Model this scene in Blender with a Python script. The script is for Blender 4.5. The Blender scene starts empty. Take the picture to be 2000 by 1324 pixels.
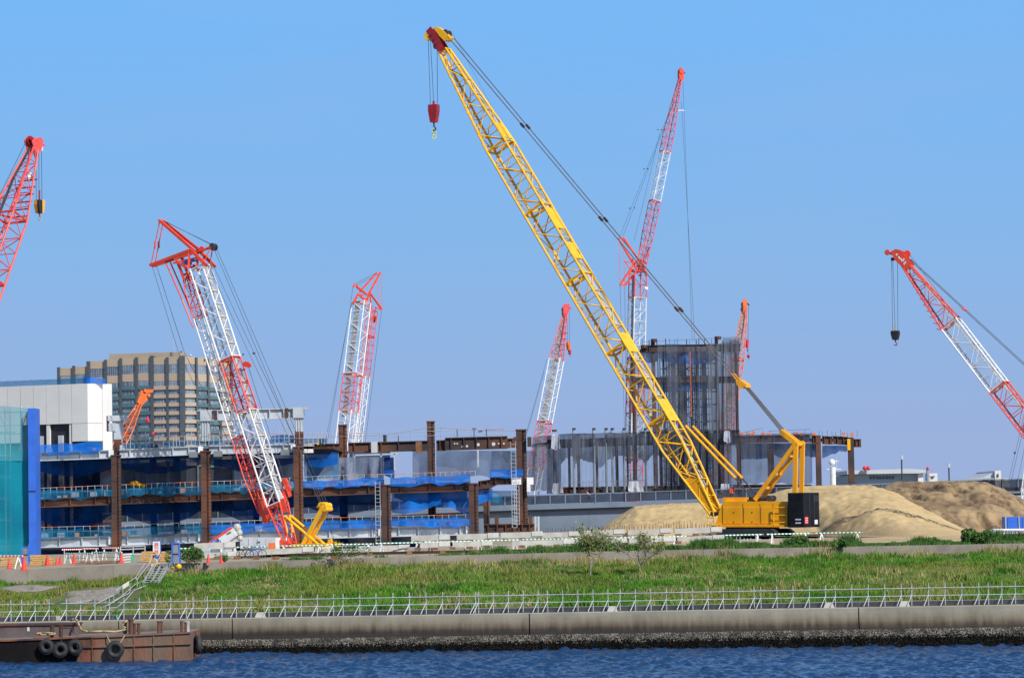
import bpy, math, random
import numpy as np
from mathutils import Vector as V, Matrix
random.seed(7); rng = np.random.default_rng(7)
R = math.radians
scn = bpy.context.scene
COL = scn.collection

# ---------------- camera, sky, sun, exposure ----------------
FPX, HOR, CH, ROLL = 6000.0, 1000.0, 8.8, R(1.0)
TH = math.atan((HOR - 662) / FPX)
_F = V((0, math.cos(TH), math.sin(TH))); _U0 = V((0, -math.sin(TH), math.cos(TH))); _X = V((1, 0, 0))
_Rt = _X * math.cos(ROLL) - _U0 * math.sin(ROLL); _Up = _U0 * math.cos(ROLL) + _X * math.sin(ROLL)
CAM = V((0, 0, CH))
cd = bpy.data.cameras.new('camera'); cam = bpy.data.objects.new('camera', cd); COL.objects.link(cam)
M = Matrix.Identity(4)
for i in range(3):
    M[i][0] = _Rt[i]; M[i][1] = _Up[i]; M[i][2] = -_F[i]; M[i][3] = CAM[i]
cam.matrix_world = M
cd.sensor_width = 36; cd.lens = 36 * FPX / 2000; cd.clip_start = 1; cd.clip_end = 30000
scn.camera = cam

SUN_EL, SUN_AZ = R(41), R(140)      # azimuth clockwise from the viewing direction
sunv = V((math.sin(SUN_AZ) * math.cos(SUN_EL), math.cos(SUN_AZ) * math.cos(SUN_EL), math.sin(SUN_EL)))
w = bpy.data.worlds.new("World"); scn.world = w; w.use_nodes = True
nt = w.node_tree; bg = nt.nodes['Background']
sky = nt.nodes.new('ShaderNodeTexSky'); sky.sky_type = 'NISHITA'; sky.sun_disc = False
sky.sun_elevation = SUN_EL; sky.sun_rotation = SUN_AZ
sky.altitude = 0; sky.air_density = 1.0; sky.dust_density = 0.6; sky.ozone_density = 3.0
# low in the air the sky fades into the same pale haze all the way round
geo = nt.nodes.new('ShaderNodeTexCoord'); sxy = nt.nodes.new('ShaderNodeSeparateXYZ'); nt.links.new(geo.outputs['Generated'], sxy.inputs[0])
rmp = nt.nodes.new('ShaderNodeValToRGB'); nt.links.new(sxy.outputs[2], rmp.inputs[0]); cr = rmp.color_ramp
cr.elements[0].position = 0; cr.elements[0].color = (.315, .405, .65, 1); cr.elements[1].position = .17; cr.elements[1].color = (.165, .44, .86, 1)
for p_, c_ in ((.03, (.288, .41, .67, 1)), (.085, (.225, .435, .755, 1)), (.4, (.10, .28, .70, 1)), (1, (.07, .20, .55, 1))): e = cr.elements.new(p_); e.color = c_
sc10 = nt.nodes.new('ShaderNodeVectorMath'); sc10.operation = 'SCALE'; sc10.inputs['Scale'].default_value = 10.0; nt.links.new(rmp.outputs[0], sc10.inputs[0])
fm = nt.nodes.new('ShaderNodeMapRange'); fm.inputs[1].default_value = .15; fm.inputs[2].default_value = .5; fm.inputs[3].default_value = 1; fm.inputs[4].default_value = 0
nt.links.new(sxy.outputs[2], fm.inputs[0])
mxs = nt.nodes.new('ShaderNodeMix'); mxs.data_type = 'RGBA'; nt.links.new(fm.outputs[0], mxs.inputs[0])
nt.links.new(sky.outputs[0], mxs.inputs[6]); nt.links.new(sc10.outputs[0], mxs.inputs[7]); 
cl = nt.nodes.new('ShaderNodeTexNoise'); cl.inputs['Scale'].default_value = 5.0; cl.inputs['Detail'].default_value = 5; clm = nt.nodes.new('ShaderNodeMapping'); clm.inputs['Scale'].default_value = (1, 1, 5)
nt.links.new(geo.outputs['Generated'], clm.inputs[0]); nt.links.new(clm.outputs[0], cl.inputs['Vector'])
clr = nt.nodes.new('ShaderNodeMapRange'); clr.inputs[1].default_value = .5; clr.inputs[2].default_value = .8; clr.inputs[4].default_value = .2; nt.links.new(cl.outputs[0], clr.inputs[0])
mxc = nt.nodes.new('ShaderNodeMix'); mxc.data_type = 'RGBA'; nt.links.new(clr.outputs[0], mxc.inputs[0]); nt.links.new(mxs.outputs[2], mxc.inputs[6]); mxc.inputs[7].default_value = (3.3, 4.2, 6.4, 1)
nt.links.new(mxc.outputs[2], bg.inputs[0])
bg.inputs[1].default_value = 0.1
sd = bpy.data.lights.new('sun', 'SUN'); sd.energy = 4.8; sd.angle = R(0.53); sd.color = (1.0, 0.95, 0.87)
so = bpy.data.objects.new('sun', sd); COL.objects.link(so); so.location = (0, 0, 60)
so.rotation_euler = sunv.to_track_quat('Z', 'Y').to_euler()
scn.view_settings.view_transform = 'Standard'; scn.view_settings.look = 'None'
scn.view_settings.gamma = 1; scn.view_settings.exposure = 0.12; scn.view_settings.use_curve_mapping = False
scn.cycles.transparent_max_bounces = 24

# ---------------- helpers ----------------
def ray(x, y): return _F * FPX + _Rt * (x - 1000) + _Up * (662 - y)
def W(x, y, D):
    d = ray(x, y); return CAM + d * (D / d.y)
def G(x, y, z):
    d = ray(x, y); return CAM + d * ((z - CH) / d.z)
def tag(o, label=None, cat=None, group=None, kind=None):
    if label: o['label'] = label
    if cat: o['category'] = cat
    if group: o['group'] = group
    if kind: o['kind'] = kind
    return o
def empty(name, loc, label=None, cat=None, group=None, kind=None, rz=0):
    o = bpy.data.objects.new(name, None); COL.objects.link(o); o.location = loc; o.rotation_euler = (0, 0, rz)
    return tag(o, label, cat, group, kind)
ORG = {}
def root_of(o):
    while o.parent: o = o.parent
    return o
class MB:
    def __init__(s): s.v = []; s.f = []
    def add(s, vs, fs):
        n = len(s.v); s.v += [tuple(p) for p in vs]; s.f += [tuple(i + n for i in f) for f in fs]; return s
    def hexa(s, p):  # 8 pts: bottom 4 ccw, top 4
        return s.add(p, [(3, 2, 1, 0), (4, 5, 6, 7), (0, 1, 5, 4), (1, 2, 6, 5), (2, 3, 7, 6), (3, 0, 4, 7)])
    def box(s, a, b):
        (x0, y0, z0), (x1, y1, z1) = a, b
        x0, x1 = min(x0, x1), max(x0, x1); y0, y1 = min(y0, y1), max(y0, y1); z0, z1 = min(z0, z1), max(z0, z1)
        return s.hexa([(x0, y0, z0), (x1, y0, z0), (x1, y1, z0), (x0, y1, z0), (x0, y0, z1), (x1, y0, z1), (x1, y1, z1), (x0, y1, z1)])
    def obox(s, o, f, m, u):  # origin corner + three edge vectors
        o = V(o); return s.hexa([o, o + f, o + f + m, o + m, o + u, o + f + u, o + f + m + u, o + m + u])
    def bar(s, a, b, wd, h=None, up=None):
        a, b = V(a), V(b); d = b - a; h = h or wd
        if d.length < 1e-6: return s
        d.normalize(); up = V(up) if up else (V((0, 0, 1)) if abs(d.z) < .95 else V((0, 1, 0)))
        sd_ = d.cross(up).normalized() * wd / 2; uu = sd_.cross(d).normalized() * h / 2
        return s.hexa([a - sd_ - uu, a + sd_ - uu, b + sd_ - uu, b - sd_ - uu, a - sd_ + uu, a + sd_ + uu, b + sd_ + uu, b - sd_ + uu])
    def tube(s, a, b, r, n=6, r2=None, cap=True):
        a, b = V(a), V(b); d = b - a; r2 = r if r2 is None else r2
        if d.length < 1e-6: return s
        d.normalize(); up = V((0, 0, 1)) if abs(d.z) < .9 else V((1, 0, 0))
        p = d.cross(up).normalized(); q = d.cross(p)
        vs = []
        for c, rr in ((a, r), (b, r2)):
            for k in range(n):
                t = 2 * math.pi * k / n; vs.append(c + p * math.cos(t) * rr + q * math.sin(t) * rr)
        fs = [(k, (k + 1) % n, n + (k + 1) % n, n + k) for k in range(n)]
        if cap: fs += [tuple(range(n))[::-1], tuple(range(n, 2 * n))]
        return s.add(vs, fs)
    def path(s, pts, r, n=5):
        for a, b in zip(pts, pts[1:]): s.tube(a, b, r, n)
        return s
    def prism(s, poly, d):  # polygon extruded by vector
        n = len(poly); p = [V(q) for q in poly]; d = V(d)
        return s.add(p + [q + d for q in p], [tuple(range(n))[::-1], tuple(range(n, 2 * n))] + [(k, (k + 1) % n, n + (k + 1) % n, n + k) for k in range(n)])
    def torus(s, c, ax, R1, r, n=18, m=8):
        ax = V(ax).normalized(); p = ax.orthogonal().normalized(); q = ax.cross(p); vs = []; fs = []
        for i in range(n):
            t = 2 * math.pi * i / n; e = p * math.cos(t) + q * math.sin(t)
            for j in range(m):
                u = 2 * math.pi * j / m; vs.append(V(c) + e * (R1 + r * math.cos(u)) + ax * r * math.sin(u))
        for i in range(n):
            for j in range(m): fs.append((i * m + j, ((i + 1) % n) * m + j, ((i + 1) % n) * m + (j + 1) % m, i * m + (j + 1) % m))
        return s.add(vs, fs)
    def ball(s, c, r, n=8, m=6, sz=1.0):
        vs = [V(c) + V((0, 0, r * sz))]; fs = []
        for i in range(1, m):
            t = math.pi * i / m
            for j in range(n):
                u = 2 * math.pi * j / n; vs.append(V(c) + V((math.sin(t) * math.cos(u) * r, math.sin(t) * math.sin(u) * r, math.cos(t) * r * sz)))
        vs.append(V(c) - V((0, 0, r * sz)))
        for j in range(n):
            fs.append((0, 1 + j, 1 + (j + 1) % n)); b0 = 1 + (m - 2) * n; fs.append((b0 + j, len(vs) - 1, b0 + (j + 1) % n))
            for i in range(m - 2): a0 = 1 + i * n; fs.append((a0 + j, a0 + n + j, a0 + n + (j + 1) % n, a0 + (j + 1) % n))
        return s.add(vs, fs)
    def build(s, name, mt, parent=None, smooth=False, origin=None, **kw):
        o0 = V((0, 0, 0))
        if parent is not None:
            r = root_of(parent); o0 = r.location.copy()
        elif origin is not None: o0 = V(origin)
        vs = [(x - o0.x, y - o0.y, z - o0.z) for x, y, z in s.v]
        me = bpy.data.meshes.new(name); me.from_pydata(vs, [], s.f); me.materials.append(mt)
        if smooth: me.polygons.foreach_set('use_smooth', [True] * len(me.polygons))
        me.update()
        o = bpy.data.objects.new(name, me); COL.objects.link(o)
        if parent is not None: o.parent = parent
        else: o.location = o0
        return tag(o, **kw)
def npmesh(name, co, faces, mt, parent=None, smooth=False, **kw):
    me = bpy.data.meshes.new(name); nf, k = faces.shape
    me.vertices.add(len(co)); me.vertices.foreach_set('co', co.astype(np.float32).ravel())
    me.loops.add(nf * k); me.loops.foreach_set('vertex_index', faces.astype(np.int32).ravel())
    me.polygons.add(nf); me.polygons.foreach_set('loop_start', np.arange(0, nf * k, k, dtype=np.int32))
    me.polygons.foreach_set('loop_total', np.full(nf, k, dtype=np.int32))
    if smooth: me.polygons.foreach_set('use_smooth', np.ones(nf, dtype=bool))
    me.materials.append(mt); me.update(calc_edges=True)
    o = bpy.data.objects.new(name, me); COL.objects.link(o)
    if parent is not None: o.parent = parent
    return tag(o, **kw)
def dup(o, loc=None, parent=None, rz=None, label=None):
    c = o.copy(); COL.objects.link(c)
    if parent is not None: c.parent = parent
    if loc is not None: c.location = loc
    if rz is not None: c.rotation_euler = (0, 0, rz)
    if label: c['label'] = label
    for ch in list(o.children): dup(ch, parent=c)
    return c
def grid_faces(nx, ny):
    i = np.arange(nx - 1)[:, None] * ny + np.arange(ny - 1)[None, :]; i = i.ravel()
    return np.stack([i, i + ny, i + ny + 1, i + 1], 1)
def vnoise(x, y, seed=0):
    """smooth value noise on arrays"""
    xi = np.floor(x).astype(int); yi = np.floor(y).astype(int); fx = x - xi; fy = y - yi
    fx = fx * fx * (3 - 2 * fx); fy = fy * fy * (3 - 2 * fy)
    def h(a, b):
        n = (a * 374761393 + b * 668265263 + seed * 1442695041) & 0x7fffffff
        n = ((n ^ (n >> 13)) * 1274126177) & 0x7fffffff; return ((n ^ (n >> 16)) & 0xffff) / 65535.0
    return (h(xi, yi) * (1 - fx) + h(xi + 1, yi) * fx) * (1 - fy) + (h(xi, yi + 1) * (1 - fx) + h(xi + 1, yi + 1) * fx) * fy
def fbm(x, y, o=4, seed=0):
    seed = abs(int(seed))
    s = 0; a = .5
    for k in range(o): s = s + a * vnoise(x * 2 ** k, y * 2 ** k, seed + k); a *= .5
    return s

# ---------------- materials ----------------
def mat(name, c, rough=.6, c2=None, sc=1.0, amt=.5, metal=0, bump=0, bsc=None, stretch=None, spec=None, island=0, c3=None, det=5, lo=.42, hi=.62):
    m = bpy.data.materials.new(name); m.use_nodes = True; n = m.node_tree; b = n.nodes['Principled BSDF']
    b.inputs['Roughness'].default_value = rough; b.inputs['Metallic'].default_value = metal
    if spec is not None: b.inputs['Specular IOR Level'].default_value = spec
    tc = n.nodes.new('ShaderNodeNewGeometry'); mp = n.nodes.new('ShaderNodeMapping')
    n.links.new(tc.outputs['Position'], mp.inputs[0])
    if stretch: mp.inputs['Scale'].default_value = stretch
    c2 = c2 or tuple(v * .72 for v in c)
    nz = n.nodes.new('ShaderNodeTexNoise'); nz.inputs['Scale'].default_value = sc; nz.inputs['Detail'].default_value = det; nz.inputs['Roughness'].default_value = .6
    n.links.new(mp.outputs[0], nz.inputs['Vector'])
    mr = n.nodes.new('ShaderNodeMapRange'); mr.inputs[1].default_value = lo; mr.inputs[2].default_value = hi; mr.inputs[4].default_value = amt * 2 if amt < .5 else 1
    n.links.new(nz.outputs[0], mr.inputs[0])
    mx = n.nodes.new('ShaderNodeMix'); mx.data_type = 'RGBA'
    mx.inputs[6].default_value = (*c, 1); mx.inputs[7].default_value = (*c2, 1)
    n.links.new(mr.outputs[0], mx.inputs[0]); out = mx.outputs[2]
    if c3:
        nz2 = n.nodes.new('ShaderNodeTexNoise'); nz2.inputs['Scale'].default_value = sc * .23; nz2.inputs['Detail'].default_value = 4
        n.links.new(mp.outputs[0], nz2.inputs['Vector'])
        m2 = n.nodes.new('ShaderNodeMapRange'); m2.inputs[1].default_value = .46; m2.inputs[2].default_value = .6
        n.links.new(nz2.outputs[0], m2.inputs[0])
        mx2 = n.nodes.new('ShaderNodeMix'); mx2.data_type = 'RGBA'; n.links.new(m2.outputs[0], mx2.inputs[0])
        n.links.new(out, mx2.inputs[6]); mx2.inputs[7].default_value = (*c3, 1); out = mx2.outputs[2]
    if island:
        hv = n.nodes.new('ShaderNodeHueSaturation'); mr3 = n.nodes.new('ShaderNodeMapRange')
        mr3.inputs[3].default_value = 1 - island; mr3.inputs[4].default_value = 1 + island
        n.links.new(tc.outputs['Random Per Island'], mr3.inputs[0]); n.links.new(mr3.outputs[0], hv.inputs['Value'])
        n.links.new(out, hv.inputs['Color']); out = hv.outputs[0]
    n.links.new(out, b.inputs['Base Color'])
    if bump:
        bp = n.nodes.new('ShaderNodeBump'); bp.inputs['Strength'].default_value = bump; bp.inputs['Distance'].default_value = .1
        n3 = n.nodes.new('ShaderNodeTexNoise'); n3.inputs['Scale'].default_value = bsc or sc * 3; n3.inputs['Detail'].default_value = 6
        n.links.new(mp.outputs[0], n3.inputs['Vector']); n.links.new(n3.outputs[0], bp.inputs['Height']); n.links.new(bp.outputs[0], b.inputs['Normal'])
    m['col'] = c
    return m
def netmat(name, c, alpha=.5, trans=.4, c2=None, sc=.6, fine=0):
    """open woven netting: part of the light passes between the threads"""
    m = bpy.data.materials.new(name); m.use_nodes = True; n = m.node_tree; n.nodes.clear()
    out = n.nodes.new('ShaderNodeOutputMaterial'); d = n.nodes.new('ShaderNodeBsdfDiffuse'); t = n.nodes.new('ShaderNodeBsdfTranslucent')
    tr = n.nodes.new('ShaderNodeBsdfTransparent'); m1 = n.nodes.new('ShaderNodeMixShader'); m2 = n.nodes.new('ShaderNodeMixShader')
    g = n.nodes.new('ShaderNodeNewGeometry'); nz = n.nodes.new('ShaderNodeTexNoise'); nz.inputs['Scale'].default_value = sc; nz.inputs['Detail'].default_value = 4
    n.links.new(g.outputs['Position'], nz.inputs['Vector'])
    mx = n.nodes.new('ShaderNodeMix'); mx.data_type = 'RGBA'; mx.inputs[6].default_value = (*c, 1); mx.inputs[7].default_value = (*(c2 or tuple(v * .6 for v in c)), 1)
    mr = n.nodes.new('ShaderNodeMapRange'); mr.inputs[1].default_value = .4; mr.inputs[2].default_value = .62
    n.links.new(nz.outputs[0], mr.inputs[0]); n.links.new(mr.outputs[0], mx.inputs[0])
    for s_ in (d, t): n.links.new(mx.outputs[2], s_.inputs[0])
    m1.inputs[0].default_value = trans; n.links.new(d.outputs[0], m1.inputs[1]); n.links.new(t.outputs[0], m1.inputs[2])
    mr2 = n.nodes.new('ShaderNodeMapRange'); mr2.inputs[1].default_value = .3; mr2.inputs[2].default_value = .7
    mr2.inputs[3].default_value = max(0, alpha - .12); mr2.inputs[4].default_value = min(1, alpha + .12)
    n.links.new(nz.outputs[0], mr2.inputs[0]); n.links.new(mr2.outputs[0], m2.inputs[0])
    n.links.new(m1.outputs[0], m2.inputs[1]); n.links.new(tr.outputs[0], m2.inputs[2]); n.links.new(m2.outputs[0], out.inputs[0])
    return m
K = {}
K['yellow'] = mat('yellow_paint', (.90, .50, .006), .42, (.76, .37, .008), 1.2, .4)
K['yellowb'] = mat('yellow_body_paint', (.90, .41, .004), .42, (.76, .32, .006), .5, .4, stretch=(1, 1, .35))
K['red'] = mat('orange_red_paint', (.80, .075, .03), .45, (.62, .05, .03), 1.5, .4)
K['pink'] = mat('faded_red_paint', (.76, .09, .08), .5, (.58, .06, .06), 1.5, .4)
K['dred'] = mat('dark_red_paint', (.36, .012, .018), .4, (.25, .01, .012), 2)
K['orange'] = mat('orange_paint', (.80, .17, .03), .5, (.6, .12, .03), 1.5)
K['white'] = mat('white_paint', (.78, .78, .77), .45, (.62, .62, .62), 1.5, .35)
K['grate'] = mat('walkway_grating', (.42, .42, .41), .7, (.26, .26, .26), 3)
K['rope'] = mat('steel_rope', (.055, .055, .065), .55, (.03, .03, .035), 2)
K['sheave'] = mat('sheave_steel', (.05, .045, .05), .5)
K['black'] = mat('black_paint', (.006, .009, .014), .6, (.012, .014, .018), 1, spec=.15)
K['dark'] = mat('dark_steel', (.035, .035, .04), .6)
K['rust'] = mat('rusty_steel', (.075, .033, .024), .8, (.04, .023, .02), .9, .5, bump=.2, c3=(.125, .048, .026))
K['rustd'] = mat('dark_rusty_steel', (.05, .028, .025), .8, (.028, .02, .02), .9, c3=(.11, .045, .025))
K['silver'] = mat('primed_steel', (.44, .48, .52), .5, (.36, .40, .44), .8, c3=(.50, .54, .58))
K['conc'] = mat('concrete', (.34, .32, .27), .85, (.25, .235, .2), .7, bump=.15, bsc=6, c3=(.38, .36, .31))
K['beamc'] = mat('precast_concrete', (.50, .49, .44), .85, (.40, .39, .35), 1.2, bump=.1, bsc=6)
K['galv'] = mat('galvanised_pipe', (.47, .50, .52), .4, (.37, .40, .42), 3)
K['levee'] = mat('levee_concrete', (.235, .205, .17), .85, (.17, .15, .125), .8, bump=.15, bsc=6, c3=(.27, .24, .2))
K['alu'] = mat('stair_aluminium', (.40, .42, .42), .5)
K['beame'] = mat('beam_end_concrete', (.60, .59, .54), .85, (.5, .49, .44), 1.2)
K['rustl'] = mat('pale_rusty_steel', (.25, .14, .11), .8, (.16, .09, .07), .9)
K['wood'] = mat('yellow_timber', (.62, .36, .10), .75, (.42, .22, .07), 3, stretch=(1, 1, 6))
K['brown'] = mat('brown_timber', (.22, .10, .045), .8, (.12, .06, .03), 3)
K['cone'] = mat('cone_orange', (.85, .06, .035), .5, (.7, .05, .03), 3)
K['blue'] = mat('blue_paint', (.03, .14, .62), .45, (.03, .12, .52), 1)
K['board'] = mat('grey_board', (.18, .19, .21), .6)
K['sand'] = mat('sand', (.47, .34, .165), .95, (.40, .285, .14), .6, bump=.55, bsc=2.6, c3=(.50, .37, .185), stretch=(1, 1, 2.5), det=9)
K['gravel'] = mat('gravel', (.30, .26, .19), .95, (.22, .19, .15), 2.5, bump=.3, bsc=9, c3=(.36, .30, .2))
K['soil'] = mat('grass_soil', (.085, .11, .03), .95, (.17, .13, .06), .5, bump=.5, bsc=4, c3=(.05, .09, .02))
K['tyre'] = mat('tyre_rubber', (.02, .021, .024), .75, (.035, .035, .038), 3, bump=.3)
K['barge'] = mat('barge_rust', (.25, .075, .03), .85, (.04, .028, .026), .9, bump=.4, bsc=5, stretch=(1, 1, .5), c3=(.16, .105, .07), det=9)
K['bargek'] = mat('barge_black_paint', (.006, .006, .007), .8, (.014, .010, .009), .6, bump=.25, c3=(.008, .008, .009), spec=.1, bsc=5, stretch=(1, 1, .4))
K['deck'] = mat('barge_deck', (.20, .17, .16), .8, (.13, .09, .075), 1.4)
K['ropec'] = mat('hemp_rope', (.42, .31, .17), .9)
K['bridge'] = mat('bridge_paint', (.15, .19, .25), .55, (.12, .16, .21), .3)
K['bridged'] = mat('bridge_parapet_steel', (.075, .09, .115), .6)
K['wpanel'] = mat('white_cladding', (.66, .66, .64), .6, (.60, .60, .585), .15)
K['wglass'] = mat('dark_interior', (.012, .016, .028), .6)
K['tan'] = mat('tan_tiles', (.40, .32, .235), .8, (.37, .295, .215), .1)
K['pillar'] = mat('slate_tiles', (.065, .085, .105), .8)
K['teal'] = mat('teal_balcony', (.07, .15, .165), .6)
K['glass'] = mat('window_glass', (.07, .10, .16), .12, (.24, .30, .38), .16, lo=.4, hi=.6, spec=.8, stretch=(1, 1, .5))
K['mull'] = mat('window_frame', (.28, .32, .38), .5)
K['leaf'] = mat('leaves', (.065, .16, .02), .8, (.035, .10, .015), 1.5, island=.4)
K['leafy'] = mat('olive_leaves', (.20, .23, .05), .8, (.10, .13, .03), 1.5, island=.4)
K['bark'] = mat('pale_bark', (.34, .30, .25), .9, (.2, .17, .14), 4)
K['shirt'] = mat('white_shirt', (.75, .75, .74), .8)
K['trou'] = mat('dark_trousers', (.05, .05, .06), .8)
K['skin'] = mat('skin', (.45, .26, .18), .6)
K['redw'] = mat('red_workwear', (.75, .07, .04), .8)
K['grey'] = mat('far_grey_cladding', (.26, .32, .37), .7, (.24, .30, .35), .05)
K['greyl'] = mat('pale_grey_cladding', (.46, .50, .53), .7, (.42, .46, .5), .05)
K['signw'] = mat('sign_white', (.74, .77, .82), .5)
K['signr'] = mat('sign_red', (.72, .03, .06), .5)
K['pad'] = mat('rubber_mat', (.05, .055, .065), .7, (.075, .08, .09), 1.5)
K['green'] = mat('green_sheet', (.03, .45, .25), .6)
K['hose'] = mat('dark_hose', (.015, .016, .02), .6)
N = {}
N['blue'] = netmat('bright_blue_net', (.015, .22, .80), .22, .35, (.01, .15, .62))
N['navy'] = netmat('blue_sheet', (.010, .12, .46), .14, .35, (.006, .06, .24))
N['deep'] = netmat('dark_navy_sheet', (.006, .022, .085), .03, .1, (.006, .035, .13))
N['teal'] = netmat('teal_net', (.015, .22, .42), .34, .4, (.012, .14, .30))
N['sheet'] = netmat('grey_sheet', (.38, .44, .56), .10, .5, (.20, .25, .36), .45)
N['gray'] = netmat('grey_net', (.10, .115, .155), .40, .4, (.06, .075, .11), .5)
N['grayd'] = netmat('dense_grey_net', (.07, .085, .12), .22, .4, (.04, .055, .09), .5)
N['grayl'] = netmat('light_grey_net', (.19, .205, .235), .36, .4, (.16, .18, .22), .5)
N['cloth'] = netmat('white_wrap', (.60, .63, .68), .08, .3, (.42, .46, .54), .8)
N['mesh'] = netmat('railing_mesh', (.05, .065, .09), .3, .2)
def stripe(name, ca, cb, period, axis=0):
    m = mat(name, ca, .5); n = m.node_tree; b = n.nodes['Principled BSDF']
    tc = n.nodes.new('ShaderNodeTexCoord'); sx = n.nodes.new('ShaderNodeSeparateXYZ'); n.links.new(tc.outputs['Object'], sx.inputs[0])
    d = n.nodes.new('ShaderNodeMath'); d.operation = 'MULTIPLY'; d.inputs[1].default_value = 1 / period; n.links.new(sx.outputs[axis], d.inputs[0])
    f = n.nodes.new('ShaderNodeMath'); f.operation = 'FRACT'; n.links.new(d.outputs[0], f.inputs[0])
    g = n.nodes.new('ShaderNodeMath'); g.operation = 'GREATER_THAN'; g.inputs[1].default_value = .5; n.links.new(f.outputs[0], g.inputs[0])
    mx = n.nodes.new('ShaderNodeMix'); mx.data_type = 'RGBA'; mx.inputs[6].default_value = (*ca, 1); mx.inputs[7].default_value = (*cb, 1)
    n.links.new(g.outputs[0], mx.inputs[0]); n.links.new(mx.outputs[2], b.inputs['Base Color']); return m
K['sgw'] = stripe('green_white_stripes', (.8, .82, .8), (.02, .35, .22), .34)
K['srw'] = stripe('red_white_stripes', (.8, .8, .8), (.75, .04, .04), .4)
K['hooky'] = stripe('black_yellow_stripes', (.85, .38, .02), (.02, .02, .02), .9)

class Fr:
    """vertical working plane through a ground point; f runs towards the right of the view, m away from it"""
    def __init__(s, x, y, D, psi=0):
        s.O = W(x, y, D); s.O.z = GZ if D > 230 else s.O.z
        c, n_ = math.cos(R(psi)), math.sin(R(psi)); s.f = V((c, n_, 0)); s.m = V((-n_, c, 0)); s.z = V((0, 0, 1))
    def P(s, x, y, lat=0):
        d = ray(x, y); o = s.O + s.m * lat; return CAM + d * ((o - CAM).dot(s.m) / d.dot(s.m))
    def L(s, a, b, c): return s.O + s.f * a + s.m * b + s.z * c
GZ = 5.75
# ================= SETTING =================
def wy(X): return 199 - 0.148 * (X + 18.2)          # river face of the seawall
def wz(X): return 2.29 + 0.0046 * (X + 18.2)        # its top
def ly(X): return 231.5 + 0.10 * X if not isinstance(X, np.ndarray) else 231.5 + 0.10 * X
def tz(X): return np.interp(X, [-45, -38, -28, -24, -12, 0, 12], [5.1, 5.13, 5.47, 5.42, 5.58, 5.70, 5.75])
def bz(X): return np.interp(X, [-60, -36, -28.5, -26, -10, 10, 40], [4.1, 4.15, 4.3, 4.8, 4.95, 5.0, 5.0])
# --- water: real waves in view, a coarse sheet around them
m = bpy.data.materials.new('water'); m.use_nodes = True; n = m.node_tree; b = n.nodes['Principled BSDF']
b.inputs['Base Color'].default_value = (.010, .042, .118, 1); b.inputs['Roughness'].default_value = .12; b.inputs['IOR'].default_value = 1.333
bp = n.nodes.new('ShaderNodeBump'); bp.inputs['Strength'].default_value = .8; bp.inputs['Distance'].default_value = .07
g_ = n.nodes.new('ShaderNodeNewGeometry'); n1 = n.nodes.new('ShaderNodeTexNoise'); n1.inputs['Scale'].default_value = 2.2; n1.inputs['Detail'].default_value = 6
mp_ = n.nodes.new('ShaderNodeMapping'); mp_.inputs['Scale'].default_value = (1, .7, 1); n.links.new(g_.outputs['Position'], mp_.inputs[0])
n.links.new(mp_.outputs[0], n1.inputs['Vector']); n.links.new(n1.outputs[0], bp.inputs['Height']); n.links.new(bp.outputs[0], b.inputs['Normal'])
K['water'] = m
nx, ny = 620, 330
X, Y = np.meshgrid(np.linspace(-48, 46, nx), np.linspace(128, 208, ny), indexing='ij')
Z = np.zeros_like(X); r2 = np.random.default_rng(3)
for k in range(54):
    lam = 0.34 * 1.036 ** k; th = r2.normal(-1.4, .65); amp = lam * .0135; kx, ky = 2 * math.pi / lam * math.cos(th), 2 * math.pi / lam * math.sin(th)
    ph = r2.uniform(0, 6.28); s_ = np.sin(kx * X + ky * Y + ph); Z += amp * (1 - np.abs(s_)) * 1.5 if k % 2 else amp * s_
Z *= .55 + .9 * fbm(X * .12, Y * .09, 3, 5); Z -= Z.mean()
co = np.stack([X, Y, Z], -1).reshape(-1, 3); fc = grid_faces(nx, ny)
def rectf(co, fc, a, b_, c, d, z):
    k = len(co); co = np.vstack([co, [[a, c, z], [b_, c, z], [b_, d, z], [a, d, z]]]); return co, np.vstack([fc, [[k, k + 1, k + 2, k + 3]]])
for a in ((-3000, -48, -400, 203), (46, 3000, -400, 203), (-48, 46, -400, 128)):
    co, fc = rectf(co, fc, a[0], a[1], a[2], a[3], -.05)
npmesh('water', co, fc, K['water'], smooth=True, kind='structure', label='dark blue rippled river water in front of the seawall')

# --- seawall
K['wall'] = mat('seawall_concrete', (.31, .29, .228), .85, (.24, .22, .175), .5, bump=.12, bsc=5)
n = K['wall'].node_tree; b = n.nodes['Principled BSDF']; src = b.inputs['Base Color'].links[0].from_socket
g_ = n.nodes.new('ShaderNodeNewGeometry'); sx = n.nodes.new('ShaderNodeSeparateXYZ'); n.links.new(g_.outputs['Position'], sx.inputs[0])
mp_ = n.nodes.new('ShaderNodeMapping'); mp_.inputs['Scale'].default_value = (3.0, .3, .25); n.links.new(g_.outputs['Position'], mp_.inputs[0])
nz = n.nodes.new('ShaderNodeTexNoise'); nz.inputs['Scale'].default_value = 1.2; nz.inputs['Detail'].default_value = 5; n.links.new(mp_.outputs[0], nz.inputs['Vector'])
ad = n.nodes.new('ShaderNodeMath'); ad.operation = 'MULTIPLY_ADD'; ad.inputs[1].default_value = .5; n.links.new(nz.outputs[0], ad.inputs[0]); n.links.new(sx.outputs[2], ad.inputs[2])
rp = n.nodes.new('ShaderNodeValToRGB'); cr = rp.color_ramp
cr.elements[0].position = 0; cr.elements[0].color = (.03, .028, .026, 1); cr.elements[1].position = 1; cr.elements[1].color = (1, 1, 1, 1)
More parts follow.
